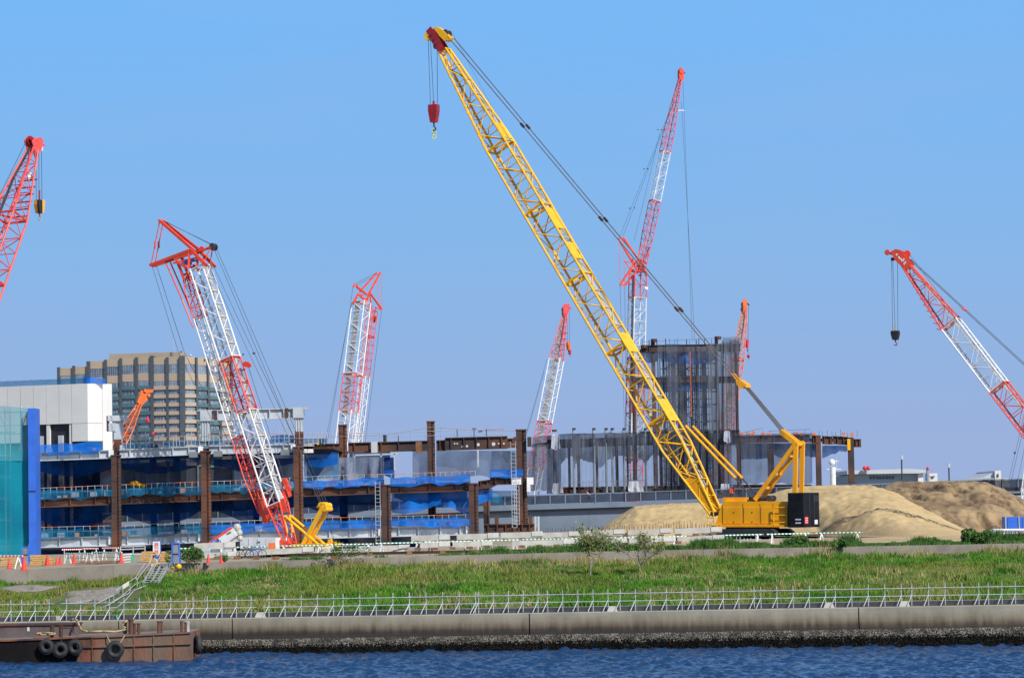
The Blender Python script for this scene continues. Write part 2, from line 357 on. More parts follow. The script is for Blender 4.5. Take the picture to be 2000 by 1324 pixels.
for p_, c_ in ((.45, (.055, .048, .045, 1)), (.50, (.14, .115, .10, 1)), (.57, (.46, .38, .32, 1)), (.66, (.80, .74, .66, 1)), (.77, (1, 1, .98, 1))): e = cr.elements.new(p_); e.color = c_
dv = n.nodes.new('ShaderNodeMath'); dv.operation = 'DIVIDE'; dv.inputs[1].default_value = 3.2; n.links.new(ad.outputs[0], dv.inputs[0]); n.links.new(dv.outputs[0], rp.inputs[0])
ml = n.nodes.new('ShaderNodeMix'); ml.data_type = 'RGBA'; ml.blend_type = 'MULTIPLY'; ml.inputs[0].default_value = 1
n.links.new(src, ml.inputs[6]); n.links.new(rp.outputs[0], ml.inputs[7]); n.links.new(ml.outputs[2], b.inputs['Base Color'])
sw = empty('seawall', (0, wy(0), 0), 'long stained concrete seawall crusted with barnacles along the river', 'seawall')
prof = [(.95, 0), (.03, 0), (.0, -.04), (-.005, -.24), (-.01, -.5), (-.02, -.75), (-.04, -.95), (-.06, -1.1), (-.10, -1.2), (-.2, -1.34), (-.34, -1.6), (-.45, -2.0), (-.52, -2.35), (-.6, -3.4)]
xs_j = [-170, G(155, 1240, 2).x, G(455, 1206, 2.3).x, G(1033, 1190, 2.4).x, G(1648, 1180, 2.4).x, 60, 170]
for a, b_ in zip(xs_j, xs_j[1:]):
    xa, xb = a + .035, b_ - .035; mb = MB(); pts = []
    for X0 in (xa, xb):
        for dy, dz in prof: pts.append((X0, wy(X0) + dy, wz(X0) + dz))
    k = len(prof); back = [(xa, wy(xa) + .95, -1.2), (xb, wy(xb) + .95, -1.2)]
    mb.add(pts + back, [(i, k + i, k + i + 1, i + 1) for i in range(k - 1)] + [tuple(range(k)) + (2 * k,), tuple(range(k, 2 * k))[::-1] + (2 * k + 1,)][:2])
    mb.build('wall_panel', K['wall'], sw)
mb = MB(); mb.add([(-170, wy(-170) + .5, wz(-170) - .03), (170, wy(170) + .5, wz(170) - .03), (170, wy(170) + .5, -1), (-170, wy(-170) + .5, -1)], [(0, 1, 2, 3)])
mb.build('wall_core', K['dark'], sw)
# barnacles
def shards(n_, Xr, vfun, size, seed):
    r = np.random.default_rng(seed); Xc = r.uniform(*Xr, n_); vv = r.uniform(0, 1, n_)
    Yc, Zc = vfun(Xc, vv); sz = r.uniform(size[0], size[1], n_); ang = r.uniform(0, 6.28, n_)
    C_ = np.stack([Xc, Yc, Zc], 1); t = [ang, ang + 2.1, ang + 4.2]; P = [C_ + np.stack([np.cos(a) * sz, -r.uniform(0, .5, n_) * sz, np.sin(a) * sz], 1) for a in t]
    tip = C_ + np.stack([r.normal(0, .5, n_) * sz, -1.3 * sz, r.normal(.2, .5, n_) * sz], 1)
    co = np.stack(P + [tip], 1).reshape(-1, 3); i = np.arange(n_)[:, None] * 4
    f = np.concatenate([i + [[0, 1, 3]], i + [[1, 2, 3]], i + [[2, 0, 3]]]); return co, f
def vf(Xc, v):
    z = wz(Xc) - 1.38 - v * 1.15; dy = np.interp(wz(Xc) - z, [1.18, 1.34, 1.6, 2.0, 2.35, 2.6], [-.08, -.2, -.34, -.45, -.52, -.54]); return wy(Xc) + dy - .02, z
K['barn'] = mat('barnacles', (.21, .19, .155), .9, (.07, .062, .05), 1.5, island=.8)
K['mussel'] = mat('mussels', (.010, .009, .008), .95, spec=.1, c2=(.005, .005, .005), sc=1.5, island=.9)
co, f = shards(30000, (-52, 52), lambda x_, v: vf(x_, v ** 1.15 * .46), (.02, .052), 1); npmesh('barnacle_crust', co - np.array([0, wy(0), 0]), f, K['barn'], sw, kind='stuff')
co, f = shards(24000, (-52, 52), lambda x_, v: vf(x_, (.33 + v * .70)), (.035, .085), 2); npmesh('mussel_crust', co - np.array([0, wy(0), 0]), f, K['mussel'], sw, kind='stuff')

# --- promenade, slope, levee wall, ground
def strip(name, f0, f1, xs, mt, nv=2, zn=0, seed=0, **kw):
    xs = np.asarray(xs, float); co = []
    for v in np.linspace(0, 1, nv):
        a = np.array([f0(x) for x in xs]); c = np.array([f1(x) for x in xs]); p = a * (1 - v) + c * v
        if zn: p[:, 2] += (fbm(p[:, 0] * .35, p[:, 1] * .35, 4, seed) - .47) * zn * math.sin(math.pi * v)
        co.append(p)
    co = np.stack(co, 1).reshape(-1, 3); return npmesh(name, co, grid_faces(len(xs), nv), mt, smooth=bool(zn), **kw)
xs = np.linspace(-170, 170, 341)
strip('promenade', lambda x: (x, wy(x) + .95, wz(x) - .006), lambda x: (x, wy(x) + 10, wz(x) + .05), [-170, -60, 0, 60, 170], K['conc'], kind='structure', label='pale concrete walkway behind the seawall top')
def slope_z(X, Y):
    y0 = wy(X) + 10; y1 = ly(X); t = np.clip((Y - y0) / (y1 - y0), 0, 1); return wz(X) + .05 + (bz(X) - wz(X) - .05) * t
strip('grass_slope', lambda x: (x, wy(x) + 10, wz(x) + .05), lambda x: (x, ly(x), bz(x)), xs, K['soil'], nv=30, zn=.45, kind='structure', label='levee bank of weedy soil under the grass')
lw = empty('levee_wall', (0, ly(0), 5), 'low grey concrete wall along the top of the grass bank', 'wall')
cuts = [-170, -60] + [G(x_, 1090, 5.6).x for x_ in (-150, 158, 285, 560, 870, 1130, 1440, 1700, 1915)] + [60, 170]
for a, b_ in zip(cuts, cuts[1:]):
    a += .01; b_ -= .01; mb = MB(); p = []
    for q in (a, b_): zt, zb = float(tz(q)), float(bz(q)) - .4; p.append([(q, ly(q), zb), (q, ly(q) + .35, zb), (q, ly(q) + .35, zt), (q, ly(q), zt)])
    mb.add(p[0] + p[1], [(0, 1, 2, 3), (7, 6, 5, 4), (0, 4, 5, 1), (1, 5, 6, 2), (2, 6, 7, 3), (3, 7, 4, 0)]); mb.build('wall_panel', K['levee'], lw)
strip('ground', lambda x: (x, ly(x) + .35, float(tz(x)) - .02), lambda x: (x, 300, GZ), xs, K['gravel'], nv=20, zn=.12, kind='structure', label='bare gravel ground of the building site')
mb = MB(); mb.add([(-170, 300, GZ), (170, 300, GZ), (9000, 14000, GZ), (-9000, 14000, GZ)], [(0, 1, 2, 3)])
mb.add([(-170, 300, GZ), (-9000, 14000, GZ), (-6000, 232, GZ), (-170, 232, 5.1)], [(0, 1, 2, 3)]); mb.add([(170, 300, GZ), (170, 240, GZ), (6000, 240, GZ), (9000, 14000, GZ)], [(0, 1, 2, 3)])
mb.add([(-6000, 232, GZ), (-170, 232, 5.1), (-170, 205, -.3), (-6000, 205, -.3)], [(0, 1, 2, 3)]); mb.add([(6000, 240, GZ), (170, 240, 5.75), (170, 190, -.3), (6000, 190, -.3)], [(3, 2, 1, 0)])
mb.build('far_ground', K['gravel'], kind='structure', label='flat ground running on to the horizon')

# --- grass blades
K['patch'] = mat('grey_gravel', (.27, .245, .215), .95, (.18, .16, .14), 2.2, bump=.4, bsc=8)
K['grass'] = mat('grass_blades', (.088, .235, .018), .8, (.035, .12, .012), .4, island=.5, c3=(.18, .21, .045), spec=.2)
K['dry'] = mat('dry_grass', (.40, .33, .15), .85, (.24, .21, .09), .7, island=.4, spec=.2)
def tufts(name, n_, Xr, mask, yfun, hh, wd, mt, seed, blades=3, **kw):
    r = np.random.default_rng(seed); X = r.uniform(*Xr, n_); v = r.uniform(0, 1, n_); Y = yfun(X, v)
    keep = mask(X, Y, v) > r.uniform(0, 1, n_); X, Y = X[keep], Y[keep]
    Zg = np.where(Y < ly(X), slope_z(X, Y), tz(X)); k = len(X); cl_ = fbm(X * .55 + 3, Y * .55, 4, 11); H = r.uniform(hh[0], hh[1], k) * (.35 + 3.2 * np.clip(cl_ - .36, 0, 1))
    vs = []
    for _ in range(blades):
        a = r.uniform(0, 6.28, k); dx, dy = np.cos(a) * wd, np.sin(a) * wd * .5; ox, oy = r.normal(0, .08, k), r.normal(0, .08, k)
        lx, lz = r.normal(0.02, .35, k) * H, H
        b0 = np.stack([X + ox - dx, Y + oy - dy, Zg - .05], 1); b1 = np.stack([X + ox + dx, Y + oy + dy, Zg - .05], 1); t = np.stack([X + ox + lx, Y + oy + r.normal(-.1, .3, k) * H, Zg + lz], 1)
        vs.append(np.stack([b0, b1, t], 1))
    co = np.concatenate(vs).reshape(-1, 3); f = np.arange(len(co)).reshape(-1, 3); return npmesh(name, co, f, mt, kind='stuff', **kw)
def bare(X, Y, v):
    m_ = np.ones_like(X)
    for px, py, rx, ry in ((-30.0, 219, 3.4, 6.0), (-35.5, 225, 3.6, 2.6), (-24.5, 229.5, 1.5, 2), (-27.5, 215, 2.0, 3)):
        m_ = np.where(((X - px) / rx) ** 2 + ((Y - py) / ry) ** 2 < .6 + .8 * fbm(X * .8, Y * .8, 3, 2), .01, m_)
    return m_
for px_, py_, rx_, ry_ in ((-30.0, 220.5, 2.6, 4.6), (-35.6, 225, 3.0, 2.0)):
    nr, na = 7, 30; P_ = []
    for i_ in range(nr):
        for j_ in range(na):
            th_ = 2 * math.pi * j_ / (na - 1); w_ = .25 + 1.35 * float(fbm(np.array([math.cos(th_) * 2.6 + px_]), np.array([math.sin(th_) * 2.6]), 4, 4)[0]); rr_ = i_ / (nr - 1) * w_
            X_, Y_ = px_ + rx_ * rr_ * math.cos(th_), py_ + ry_ * rr_ * math.sin(th_); P_.append((X_, Y_, float(slope_z(np.array([X_]), np.array([Y_]))[0]) + .13 - .06 * (i_ / (nr - 1)) - .35 * (i_ == nr - 1)))
    npmesh('gravel_patch', np.array(P_), grid_faces(nr, na), K['patch'], smooth=True, kind='structure', label='bare grey gravel patch on the grass bank')
yf = lambda X, v: wy(X) + 10.1 + v * (ly(X) - wy(X) - 10.2)
tufts('grass', 150000, (-52, 52), lambda X, Y, v: np.clip(fbm(X * .3, Y * .3, 3, 4) * 2.6 - .45, .12, 1) * bare(X, Y, v), yf, (.18, .5), .05, K['grass'], 1, label='green grass covering the levee bank')
tufts('dry_grass', 38000, (-52, 52), lambda X, Y, v: np.clip((fbm(X * .22 + 3, Y * .3, 4, 8) - .44) * 7 + .10, .04, 1) * bare(X, Y, v), yf, (.2, .62), .035, K['dry'], 2, label='straw coloured dry stalks among the grass')
tufts('tall_weeds', 3000, (-28, 44), lambda X, Y, v: np.clip((fbm(X * .22 + 9, X * 0, 3, 8) - .36) * 5, 0, 1), lambda X, v: ly(X) - .2 - 2.6 * v ** 1.4, (.35, .95), .03, K['dry'], 3, label='tall pale weeds leaning against the levee wall')
tufts('ground_cover', 33000, (-4, 54), lambda X, Y, v: np.clip((X + 4) / 14, .05, 1) * (.3 + fbm(X * .5, Y * .1, 3, 1)), lambda X, v: ly(X) + .45 + 2.6 * v, (.28, .75), .06, K['leaf'], 4, blades=4, label='leafy green weeds along the top of the levee wall')
tufts('verge_weeds', 5000, (-26, -3), lambda X, Y, v: np.clip((fbm(X * .6, Y * .3, 3, 1) - .5) * 6, 0, 1), lambda X, v: ly(X) + .4 + 3.2 * v, (.12, .4), .05, K['leaf'], 5, label='scattered weeds on the gravel verge')

# --- earth mounds
def mound(name, sil, Dr, foot, seed, rough, mt, label, X0, X1, Y0, Y1, nx, ny, cliff=0, back=14):
    sx = [W(x_, y_, Dr).x for x_, y_ in sil]; sz = [W(x_, y_, Dr).z for x_, y_ in sil]
    X, Y = np.meshgrid(np.linspace(X0, X1, nx), np.linspace(Y0, Y1, ny), indexing='ij')
    Hs = np.interp(X * Dr / Y, sx, sz) - GZ
    fy = foot(X) + (fbm(X * .25, Y * .05, 3, seed) - .5) * 3
    t = np.clip((Y - fy) / np.maximum(Dr - fy, 1), 0, 1)
    prof_ = (1 - (1 - t) ** (1.5 + cliff)) if cliff else 1 - (1 - t) ** 1.25
    H = Hs * prof_; e = np.clip(H / 1.5, 0, 1)
    H = H + (fbm(X * .22, Y * .3, 5, seed) - .47) * rough * e * np.clip((1.12 - t) * 3, .25, 1)
    H = H + (fbm(X * 1.6, Y * 1.1, 4, seed + 9) - .47) * .45 * e
    if cliff: H += -(np.clip(fbm(X * .55 + Y * .1, Y * .16 + 9, 5, seed + 3) - .40, 0, 1) ** 1.3) * 5.5 * e * np.clip((1 - t) * 3, 0, 1)
    H = np.where(Y > Dr + back, H - (Y - Dr - back) * .6, H); H = np.where(Hs < .02, -.3, H)
    co = np.stack([X, Y, GZ + np.maximum(H, -.1)], -1).reshape(-1, 3); return npmesh(name, co, grid_faces(nx, ny), mt, smooth=True, kind='structure', label=label)
mound('sand_mound', [(1150, 1056), (1168, 1044), (1178, 1031), (1215, 1006), (1240, 990), (1320, 985), (1420, 984), (1480, 972), (1530, 958), (1570, 950), (1640, 948), (1705, 950), (1745, 962), (1800, 990), (1850, 1015), (1905, 1040), (1950, 1050)], 350,
      lambda X: np.interp(X, [0, 27, 32, 38, 44, 62], [330, 330, 322, 290, 268, 258]), 21, .9, K['sand'], 'pale sand mound piled up behind the yellow crane', 5, 62, 250, 385, 300, 300)
K['dirt'] = mat('dug_earth', (.24, .16, .085), .95, (.11, .072, .042), .6, bump=.9, bsc=1.8, c3=(.33, .235, .125), det=9, stretch=(1, 1, 1.6))
mound('earth_mound', [(1690, 1000), (1720, 960), (1745, 944), (1850, 942), (1925, 943), (1960, 956), (2000, 978), (2060, 1000), (2150, 1030), (2250, 1045)], 378,
      lambda X: np.interp(X, [40, 60, 90], [335, 335, 340]), 5, 1.3, K['dirt'], 'dug brown earth mound with a broken face at the right', 40, 86, 325, 412, 280, 300, cliff=1.6, back=10)

# --- woody plants
def tree(name, base, h, spread, nl, seed, label, cat='tree', mt='leafy', leafs=1500, ls=.12, low=.25, trunk=True, group=None):
    r = random.Random(seed); t = empty(name, base, label, cat, group); b0 = V(base); tips = []; mb = MB()
    def grow(p, d, L_, rad, lv):
        q = p + d * L_; mb.tube(p, q, rad, 5, rad * .68, cap=False)
        if lv >= 2: tips.append((p, q))
        if lv >= nl: return
        for k in range(3 if lv else 5):
            nd = (d + V((r.gauss(0, .42) + (k - 2) * .32 * (lv == 0), r.gauss(0, .4), r.uniform(-.1, .4) * .6)) * spread).normalized(); grow(q, nd, L_ * (r.uniform(1.3, 1.7) if lv == 0 else r.uniform(.6, .85)), rad * .66, lv + 1)
    grow(b0, V((r.gauss(0, .05), 0, 1)), h * .2, h * .022, 0)
    if trunk: mb.build('trunk', K['bark'], t)
    rr = np.random.default_rng(seed); P = np.array([list(a.lerp(b_, r.random())) for a, b_ in tips]); idx = rr.integers(0, len(P), leafs)
    c = P[idx] + rr.normal(0, .16 * h / 3, (leafs, 3)); c = c[c[:, 2] > b0.z + low * h]; k = len(c)
    a = rr.normal(0, 1, (k, 3)); a /= np.linalg.norm(a, axis=1)[:, None]; b_ = rr.normal(0, 1, (k, 3)); b_ /= np.linalg.norm(b_, axis=1)[:, None]
    s_ = rr.uniform(.6, 1.2, (k, 1)) * ls; co = np.stack([c - a * s_, c + b_ * s_ * .6, c + a * s_, c - b_ * s_ * .6], 1).reshape(-1, 3) - np.array(base)
    npmesh('crown', co, np.arange(len(co)).reshape(-1, 4), K[mt], t); return t
def onslope(x, D): X = W(x, 1000, D).x; return (X, D, float(slope_z(np.array([X]), np.array([float(D)]))[0]))
tree('small_tree', onslope(1151, 222), 3.3, 1.15, 4, 3, 'leafy small tree with forked pale stems on the bank, left of two', leafs=1500, ls=.10, low=.42, group='small trees on the grass bank')
tree('small_tree', onslope(1248, 222), 3.1, .95, 4, 8, 'thin small tree with bare lower stems on the bank, right of two', leafs=1100, ls=.095, low=.45, group='small trees on the grass bank')
def bush(base, h, label, seed, ls, n_):
    t = empty('bush', base, label, 'bush', 'bushes along the levee wall'); rr = np.random.default_rng(seed); C_ = rr.normal(0, 1, (9, 3)) * np.array([.42, .3, .16]) * h + np.array([0, 0, .42 * h]); C_[:, 2] = np.abs(C_[:, 2])
    mb = MB()
    for c in C_: mb.tube(base, V(base) + V(c), .03, 5, .01, cap=False)
    mb.build('stems', K['bark'], t); k = rr.integers(0, 9, n_); d = rr.normal(0, 1, (n_, 3)); d /= np.linalg.norm(d, axis=1)[:, None]; c = C_[k] + d * (rr.uniform(.5, 1, (n_, 1)) ** .5) * .30 * h; c[:, 2] = np.abs(c[:, 2])
    a = rr.normal(0, 1, (n_, 3)); a /= np.linalg.norm(a, axis=1)[:, None]; b_ = rr.normal(0, 1, (n_, 3)); b_ /= np.linalg.norm(b_, axis=1)[:, None]; s_ = rr.uniform(.5, 1.1, (n_, 1)) * ls * .7
    co = np.stack([c - a * s_, c + b_ * s_ * .6, c + a * s_, c - b_ * s_ * .6], 1).reshape(-1, 3); npmesh('foliage', co, np.arange(len(co)).reshape(-1, 4), K['leaf'], t)
def ontop(x, dd): X = W(x, 1000, 236).x; return (X, ly(X) + dd, float(tz(X)))
for x_, dd, h, lb, sd_, ls_, nl_ in ((398, -.6, 1.5, 'bright green bush beside the two small cones at the levee wall', 1, .16, 1500), (452, 1.2, .7, 'small low green bush right of the orange cones on the verge', 2, .12, 300),
        (672, -.8, 1.4, 'dark tangled bush leaning over the levee wall below the stacked beams', 3, .12, 900), (1895, 1.2, 1.25, 'rounded bright green bush near the red based pipes', 4, .17, 2200),
        (1920, .9, .6, 'low green bush beside the red based pipes', 5, .15, 600), (1556, 1.2, .9, 'wide green bush in front of the yellow crane tracks', 6, .17, 1500), (1638, -.3, .8, 'dark blue-green bush growing out over the levee wall', 7, .15, 700), (1820, 1.4, .65, 'low green bush below the sand mound', 8, .15, 800)):
    bush(ontop(x_, dd), h, lb, sd_, ls_, nl_)
# ================= BUILDINGS, FRAMES, BRIDGE =================
def lin(pts):
    xs_ = [p[0] for p in pts]; ys_ = [p[1] for p in pts]; return lambda x: float(np.interp(x, xs_, ys_))
def fbox(mb, D, x0, y0, x1, y1, dep=.3, d0=0):
    """upright world-aligned box whose front covers a picture rectangle at distance D"""
    ym, xm = (y0 + y1) / 2, (x0 + x1) / 2; a = W(x0, ym, D).x; b = W(x1, ym, D).x; z0 = W(xm, y1, D).z; z1 = W(xm, y0, D).z
    return mb.box((a, D + d0, z0), (b, D + d0 + dep, z1))
def slab(mb, D, pts, hpx, dep, d0=0):
    """beam along a sloping line: pts = (x, ytop)"""
    for (x0, y0), (x1, y1) in zip(pts, pts[1:]):
        h = hpx * D / FPX; a = W(x0, y0, D); b = W(x1, y1, D); e = V((0, dep, 0)); a.y += d0; b.y += d0
        mb.hexa([a - V((0, 0, h)), b - V((0, 0, h)), b - V((0, 0, h)) + e, a - V((0, 0, h)) + e, a, b, b + e, a + e])
    return mb
def ibeam(mb, D, x0, y0, x1, y1, hpx, dep=.5, d0=0):
    """I-section beam with flanges and web stiffeners"""
    h = hpx * D / FPX; a = W(x0, y0, D); b = W(x1, y1, D); a.y += d0; b.y += d0; e = V((0, dep, 0)); t = V((0, 0, .09)); H = V((0, 0, h))
    for q in (V((0, 0, 0)), t - H):
        mb.hexa([a - t + q, b - t + q, b - t + q + e, a - t + q + e, a + q, b + q, b + q + e, a + q + e])
    w0 = V((0, dep * .42, 0)); w1 = V((0, dep * .58, 0))
    mb.hexa([a - H + t + w0, b - H + t + w0, b - H + t + w1, a - H + t + w1, a - t + w0, b - t + w0, b - t + w1, a - t + w1])
    return mb
def stiff(mb, D, x0, y0, x1, y1, hpx, n_, dep=.5, d0=0, jit=.12):
    h = hpx * D / FPX
    for k in range(n_):
        s_ = (k + .5 + random.uniform(-jit, jit)) / n_; p = W(x0 + (x1 - x0) * s_, y0 + (y1 - y0) * s_, D)
        mb.box((p.x - .05, p.y + d0 + .02, p.z - h + .09), (p.x + .05, p.y + d0 + dep * .45, p.z - .09))
    return mb
def net(name, D, top, bot, mt, amp=.18, fold=1.6, nx=None, ny=7, label=None, cat='safety net', group=None, parent=None, seed=0, lean=0, kind=None):
    """cloth hung between two picture polylines at distance D, with folds of real depth"""
    x0, x1 = top[0][0], top[-1][0]; L_ = (x1 - x0) * D / FPX; nx = nx or max(8, int(L_ / .35)); ft, fb = lin(top), lin(bot)
    bx0, bx1 = bot[0][0], bot[-1][0]; co = np.zeros((nx, ny, 3)); rr = np.random.default_rng(abs(seed + int(x0)))
    u = np.linspace(0, 1, nx); wob = fbm(u * L_ / fold + 7, u * 0 + seed, 4, seed)
    for i in range(nx):
        xt = x0 + (x1 - x0) * u[i]; xb = bx0 + (bx1 - bx0) * u[i]; yt, yb = ft(xt), fb(xb) + (wob[i] - .47) * 10 * amp / .18 * .6
        for j in range(ny):
            v = j / (ny - 1); p = W(xt + (xb - xt) * v, yt + (yb - yt) * v, D)
            co[i, j] = (p.x, D + (wob[i] - .47) * amp * 6 * (.3 + v) + rr.normal(0, .03) + lean * v, p.z)
    c0 = co[nx // 2, ny - 1].copy(); c3 = co.reshape(-1, 3)
    if parent is not None: c3 = c3 - np.array(root_of(parent).location)
    else: c3 = c3 - c0
    o = npmesh(name, c3, grid_faces(nx, ny), mt, parent, smooth=True)
    if parent is None: o.location = c0; tag(o, label, cat, group, kind)
    return o

# ---------- the steel frame on the left ----------
D0, D1 = 286.0, 303.0
L1 = lin([(60, 1050), (230, 1046), (350, 1041), (500, 1036), (640, 1031), (770, 1028), (945, 1024)])
L2 = lin([(60, 974), (300, 964), (500, 957), (640, 949), (750, 946), (930, 940)])
L3 = lin([(60, 884), (300, 875), (350, 872), (500, 867), (650, 866), (840, 861), (1040, 854)])
fr = empty('steel_frame_building', V((W(520, 1070, D0).x, D0, GZ)), 'three-level steel frame of rusty columns and beams under construction, hung with blue nets', 'steel frame')
def column(x0, x1, ytop, D, ybot=None, mt='rust', parent=fr, rebar=True):
    xm = (x0 + x1) / 2; X0, X1 = W(x0, 980, D).x, W(x1, 980, D).x; wd = X1 - X0; zt = W(xm, ytop, D).z; zb = GZ - .1 if ybot is None else W(xm, ybot, D).z
    mb = MB(); cx = (X0 + X1) / 2; r_ = wd / 2
    mb.box((X0, D + .0, zb), (X0 + wd * .58, D + wd * .8, zt)); mb.tube((X0 + wd * .79, D + wd * .3, zb), (X0 + wd * .79, D + wd * .3, zt), wd * .21, 8)
    z = zb + .7
    while z < zt - .3:
        mb.box((X0 - .03, D - .035, z), (X0 + wd * .62, D + wd * .84, z + .07)); z += 1.5
    mb.box((X0 - .05, D - .06, zt - .12), (X1 + .05, D + wd * .86, zt)); o = mb.build('column', K[mt], parent)
    if rebar:
        mb = MB(); z = zb + .2
        while z < zt - .3:
            mb.torus((X0 + wd * .79, D + wd * .3, z), (0, 0, 1), wd * .23, .03, 8, 4); z += .34
        mb.build("spiral_bar", K["rustd"], o, kind="stuff")
    return o
for x0, x1, yt in ((218, 236, 888), (393, 412, 880), (574, 592, 872), (745, 763, 946), (916, 934, 943)): column(x0, x1, yt, D0 - .35)
column(1010, 1030, 838, D0 + .4, 1032); column(663, 679, 829, D1, None); column(836, 851, 822, D1, None)
for x_ in (300, 345, 500, 950): column(x_ - 6, x_ + 6, 888 if x_ < 600 else 950, D1 + 6, None, 'rustd', fr, False)
cols_x = [60, 227, 402, 583, 754, 925]
for xa, xb in zip(cols_x, cols_x[1:]):
    for LL, hp, mt in ((L1, 20, 'silver'), (L2, 18, 'rust'), (L3, 17, 'silver')):
        if LL is L3 and xa > 560: continue
        a, b = xa + (6 if xa > 60 else 0), xb - 9
        mb = ibeam(MB(), D0, a, LL(a), b, LL(b), hp, .55); stiff(mb, D0, a, LL(a), b, LL(b), hp, 4 if mt == 'silver' else 3, .55); mb.build('beam', K[mt], fr)
        for q, s_ in ((a, 1), (b, -1)):      # white and rusty connection boxes beside each column
            if mt == 'silver' and s_ < 0 or (mt != 'silver' and q > 200 and s_ < 0):
                mb = MB(); fbox(mb, D0 - .12, q - 6, LL(q) + 1, q + 3, LL(q) + hp - 3, .5); mb.build('splice_box', K['white' if mt == 'silver' else 'rust'], fr)
mb = MB(); fbox(mb, D0 + .6, 593, 862, 612, 884, 1); mb.build('splice_box', K['white'], fr)
for xa, xb, mt, dy, hp in ((612, 664, 'rust', 0, 20), (680, 760, 'rustd', -1, 20), (760, 836, 'rustd', -1, 20), (852, 869, 'rust', -1, 21), (991, 1012, 'rust', 0, 19)):
    mb = ibeam(MB(), D1 - .3, xa, L3(xa) + dy, xb, L3(xb) + dy, hp, .5); stiff(mb, D1 - .3, xa, L3(xa) + dy, xb, L3(xb) + dy, hp, max(1, (xb - xa) // 26)); mb.build('beam', K[mt], fr)
mb = ibeam(MB(), D1 - .8, 869, 854.5, 991, 851, 25, .5); stiff(mb, D1 - .8, 869, 854.5, 991, 851, 25, 5, jit=.02); mb.build('beam', K['rustd'], fr)
for x_, y_, r_ in ((888, 866, 2), (893, 866, 2), (904, 872, 3.5), (912, 871, 3), (934, 868, 4), (964, 867, 4.5), (974, 866, 2), (984, 866, 2.4)):
    p = W(x_, y_, D1 - .62); MB().tube(p, p + V((0, .1, 0)), r_ * D1 / FPX * .8, 10).build('web_opening', K['silver'], fr)
for xa, xb in ((1003, 1011), (1030, 1038)): mb = MB(); fbox(mb, D0, xa, 853, xb, 872, .8); mb.build('beam_stub', K['rust'], fr)
for xa, ya, xb, yb, hp in ((934, 939, 957, 936, 19), (957, 931, 1000, 930, 16)): mb = ibeam(MB(), D0, xa, ya, xb, yb, hp, .6); stiff(mb, D0, xa, ya, xb, yb, hp, 2); mb.build('beam', K['rust'], fr)
mb = MB(); a_ = [W(934, 958, D0), W(955, 955, D0), W(972, 946, D0), W(957, 944, D0), W(934, 950, D0)]; mb.prism(a_, (0, .5, 0)); mb.build('gusset', K['rust'], fr)
for x0, y0, x1, y1 in ((1000, 932, 1018, 946), (1029, 932, 1042, 946), (1029, 946, 1036, 960)): mb = MB(); fbox(mb, D0 - .1, x0, y0, x1, y1, .7); mb.build('splice_box', K['white'], fr)
mb = ibeam(MB(), D0, 945, 1023, 1044, 1022, 17, .6); stiff(mb, D0, 945, 1023, 1044, 1022, 17, 6); mb.build('beam', K['rust'], fr)
for x_, r_ in ((954, 3), (965, 1.3), (969, 1.3), (973, 1.3), (988, 2), (1000, 1.3), (1012, 1.5)):
    mb = MB(); p = W(x_, 1031, D0 + .1); mb.tube(p, p + V((0, .1, 0)), r_ * D0 / FPX, 8); mb.build('web_hole', K['hose'], fr)
for x_ in (970, 1036): mb = MB(); fbox(mb, D0 + .3, x_ - 4, 1007, x_ + 4, 1023, .4); mb.build('stub_column', K['rust'], fr)
for x_ in (1046, 1052): mb = MB(); fbox(mb, D0 + .5, x_ - 2, 1008, x_ + 2, 1040, .3); mb.build('stub_column', K['silver'], fr)
# floors, top deck, rear columns and the back of the frame
for LL, xa, xb, dd in ((L1, 60, 925, 26), (L2, 60, 930, 26), (L3, 60, 650, 26)):
    pts = [(x_, LL(x_) + 5) for x_ in range(xa, xb, 60)] + [(xb, LL(xb) + 5)]
    mb = slab(MB(), D0, pts, 5, dd, .6); mb.build('floor_deck', K['rustd'], fr)
# silver portal frame that stands on the upper level
for x0, x1, y0, y1, mt in ((392, 409, 812, 862, 'silver'), (575, 591, 814, 843, 'silver'), (575, 591, 843, 871, 'rust')):
    mb = MB(); X0, X1 = W(x0, 830, D0).x, W(x1, 830, D0).x; zt, zb = W(x0, y0, D0).z, W(x0, y1, D0).z
    mb.box((X0, D0, zb), (X1, D0 + .9, zt))
    for k in range(3): xx = X0 + (X1 - X0) * (.2 + .3 * k); mb.box((xx - .05, D0 - .08, zb), (xx + .05, D0, zt))
    mb.build('column', K[mt], fr)
mb = ibeam(MB(), D0 - .1, 385, 801, 592, 796, 21, .6); stiff(mb, D0 - .1, 385, 801, 592, 796, 21, 8); mb.build('beam', K['silver'], fr)
for q_ in ((391, 801, 413, 822, 1), (572, 795, 593, 816, 1), (593, 794, 602, 800, .6)): mb = MB(); fbox(mb, D0 - .2, *q_); mb.build('splice_box', K['silver'], fr)
for x_ in (421, 560): mb = MB(); fbox(mb, D0 - .13, x_ - 3, 801 - (x_ > 500) * 4, x_ + 3, 820 - (x_ > 500) * 4, .1); mb.build('joint_plate', K['rust'], fr)
for x_ in (377, 425, 556): mb = MB(); fbox(mb, D0 - .8, x_ - 8, L3(x_) + 11, x_ + 8, L3(x_) + 22, .7); mb.build('hung_box', K['board'], fr)
mb = MB()   # left end upper post with silver box
fbox(mb, D0 + 1, 222, 822, 238, 858, 1); fbox(mb, D0 + .8, 210, 811, 247, 822, 1); fbox(mb, D0 + .9, 212, 826, 226, 842, 1); mb.build('column_head', K['silver'], fr)
for q_ in ((208, 812, 211, 842, 1), (223, 858, 234, 884, .8)): mb = MB(); fbox(mb, D0 + .9, *q_); mb.build('column_head_edge', K['rust'], fr)
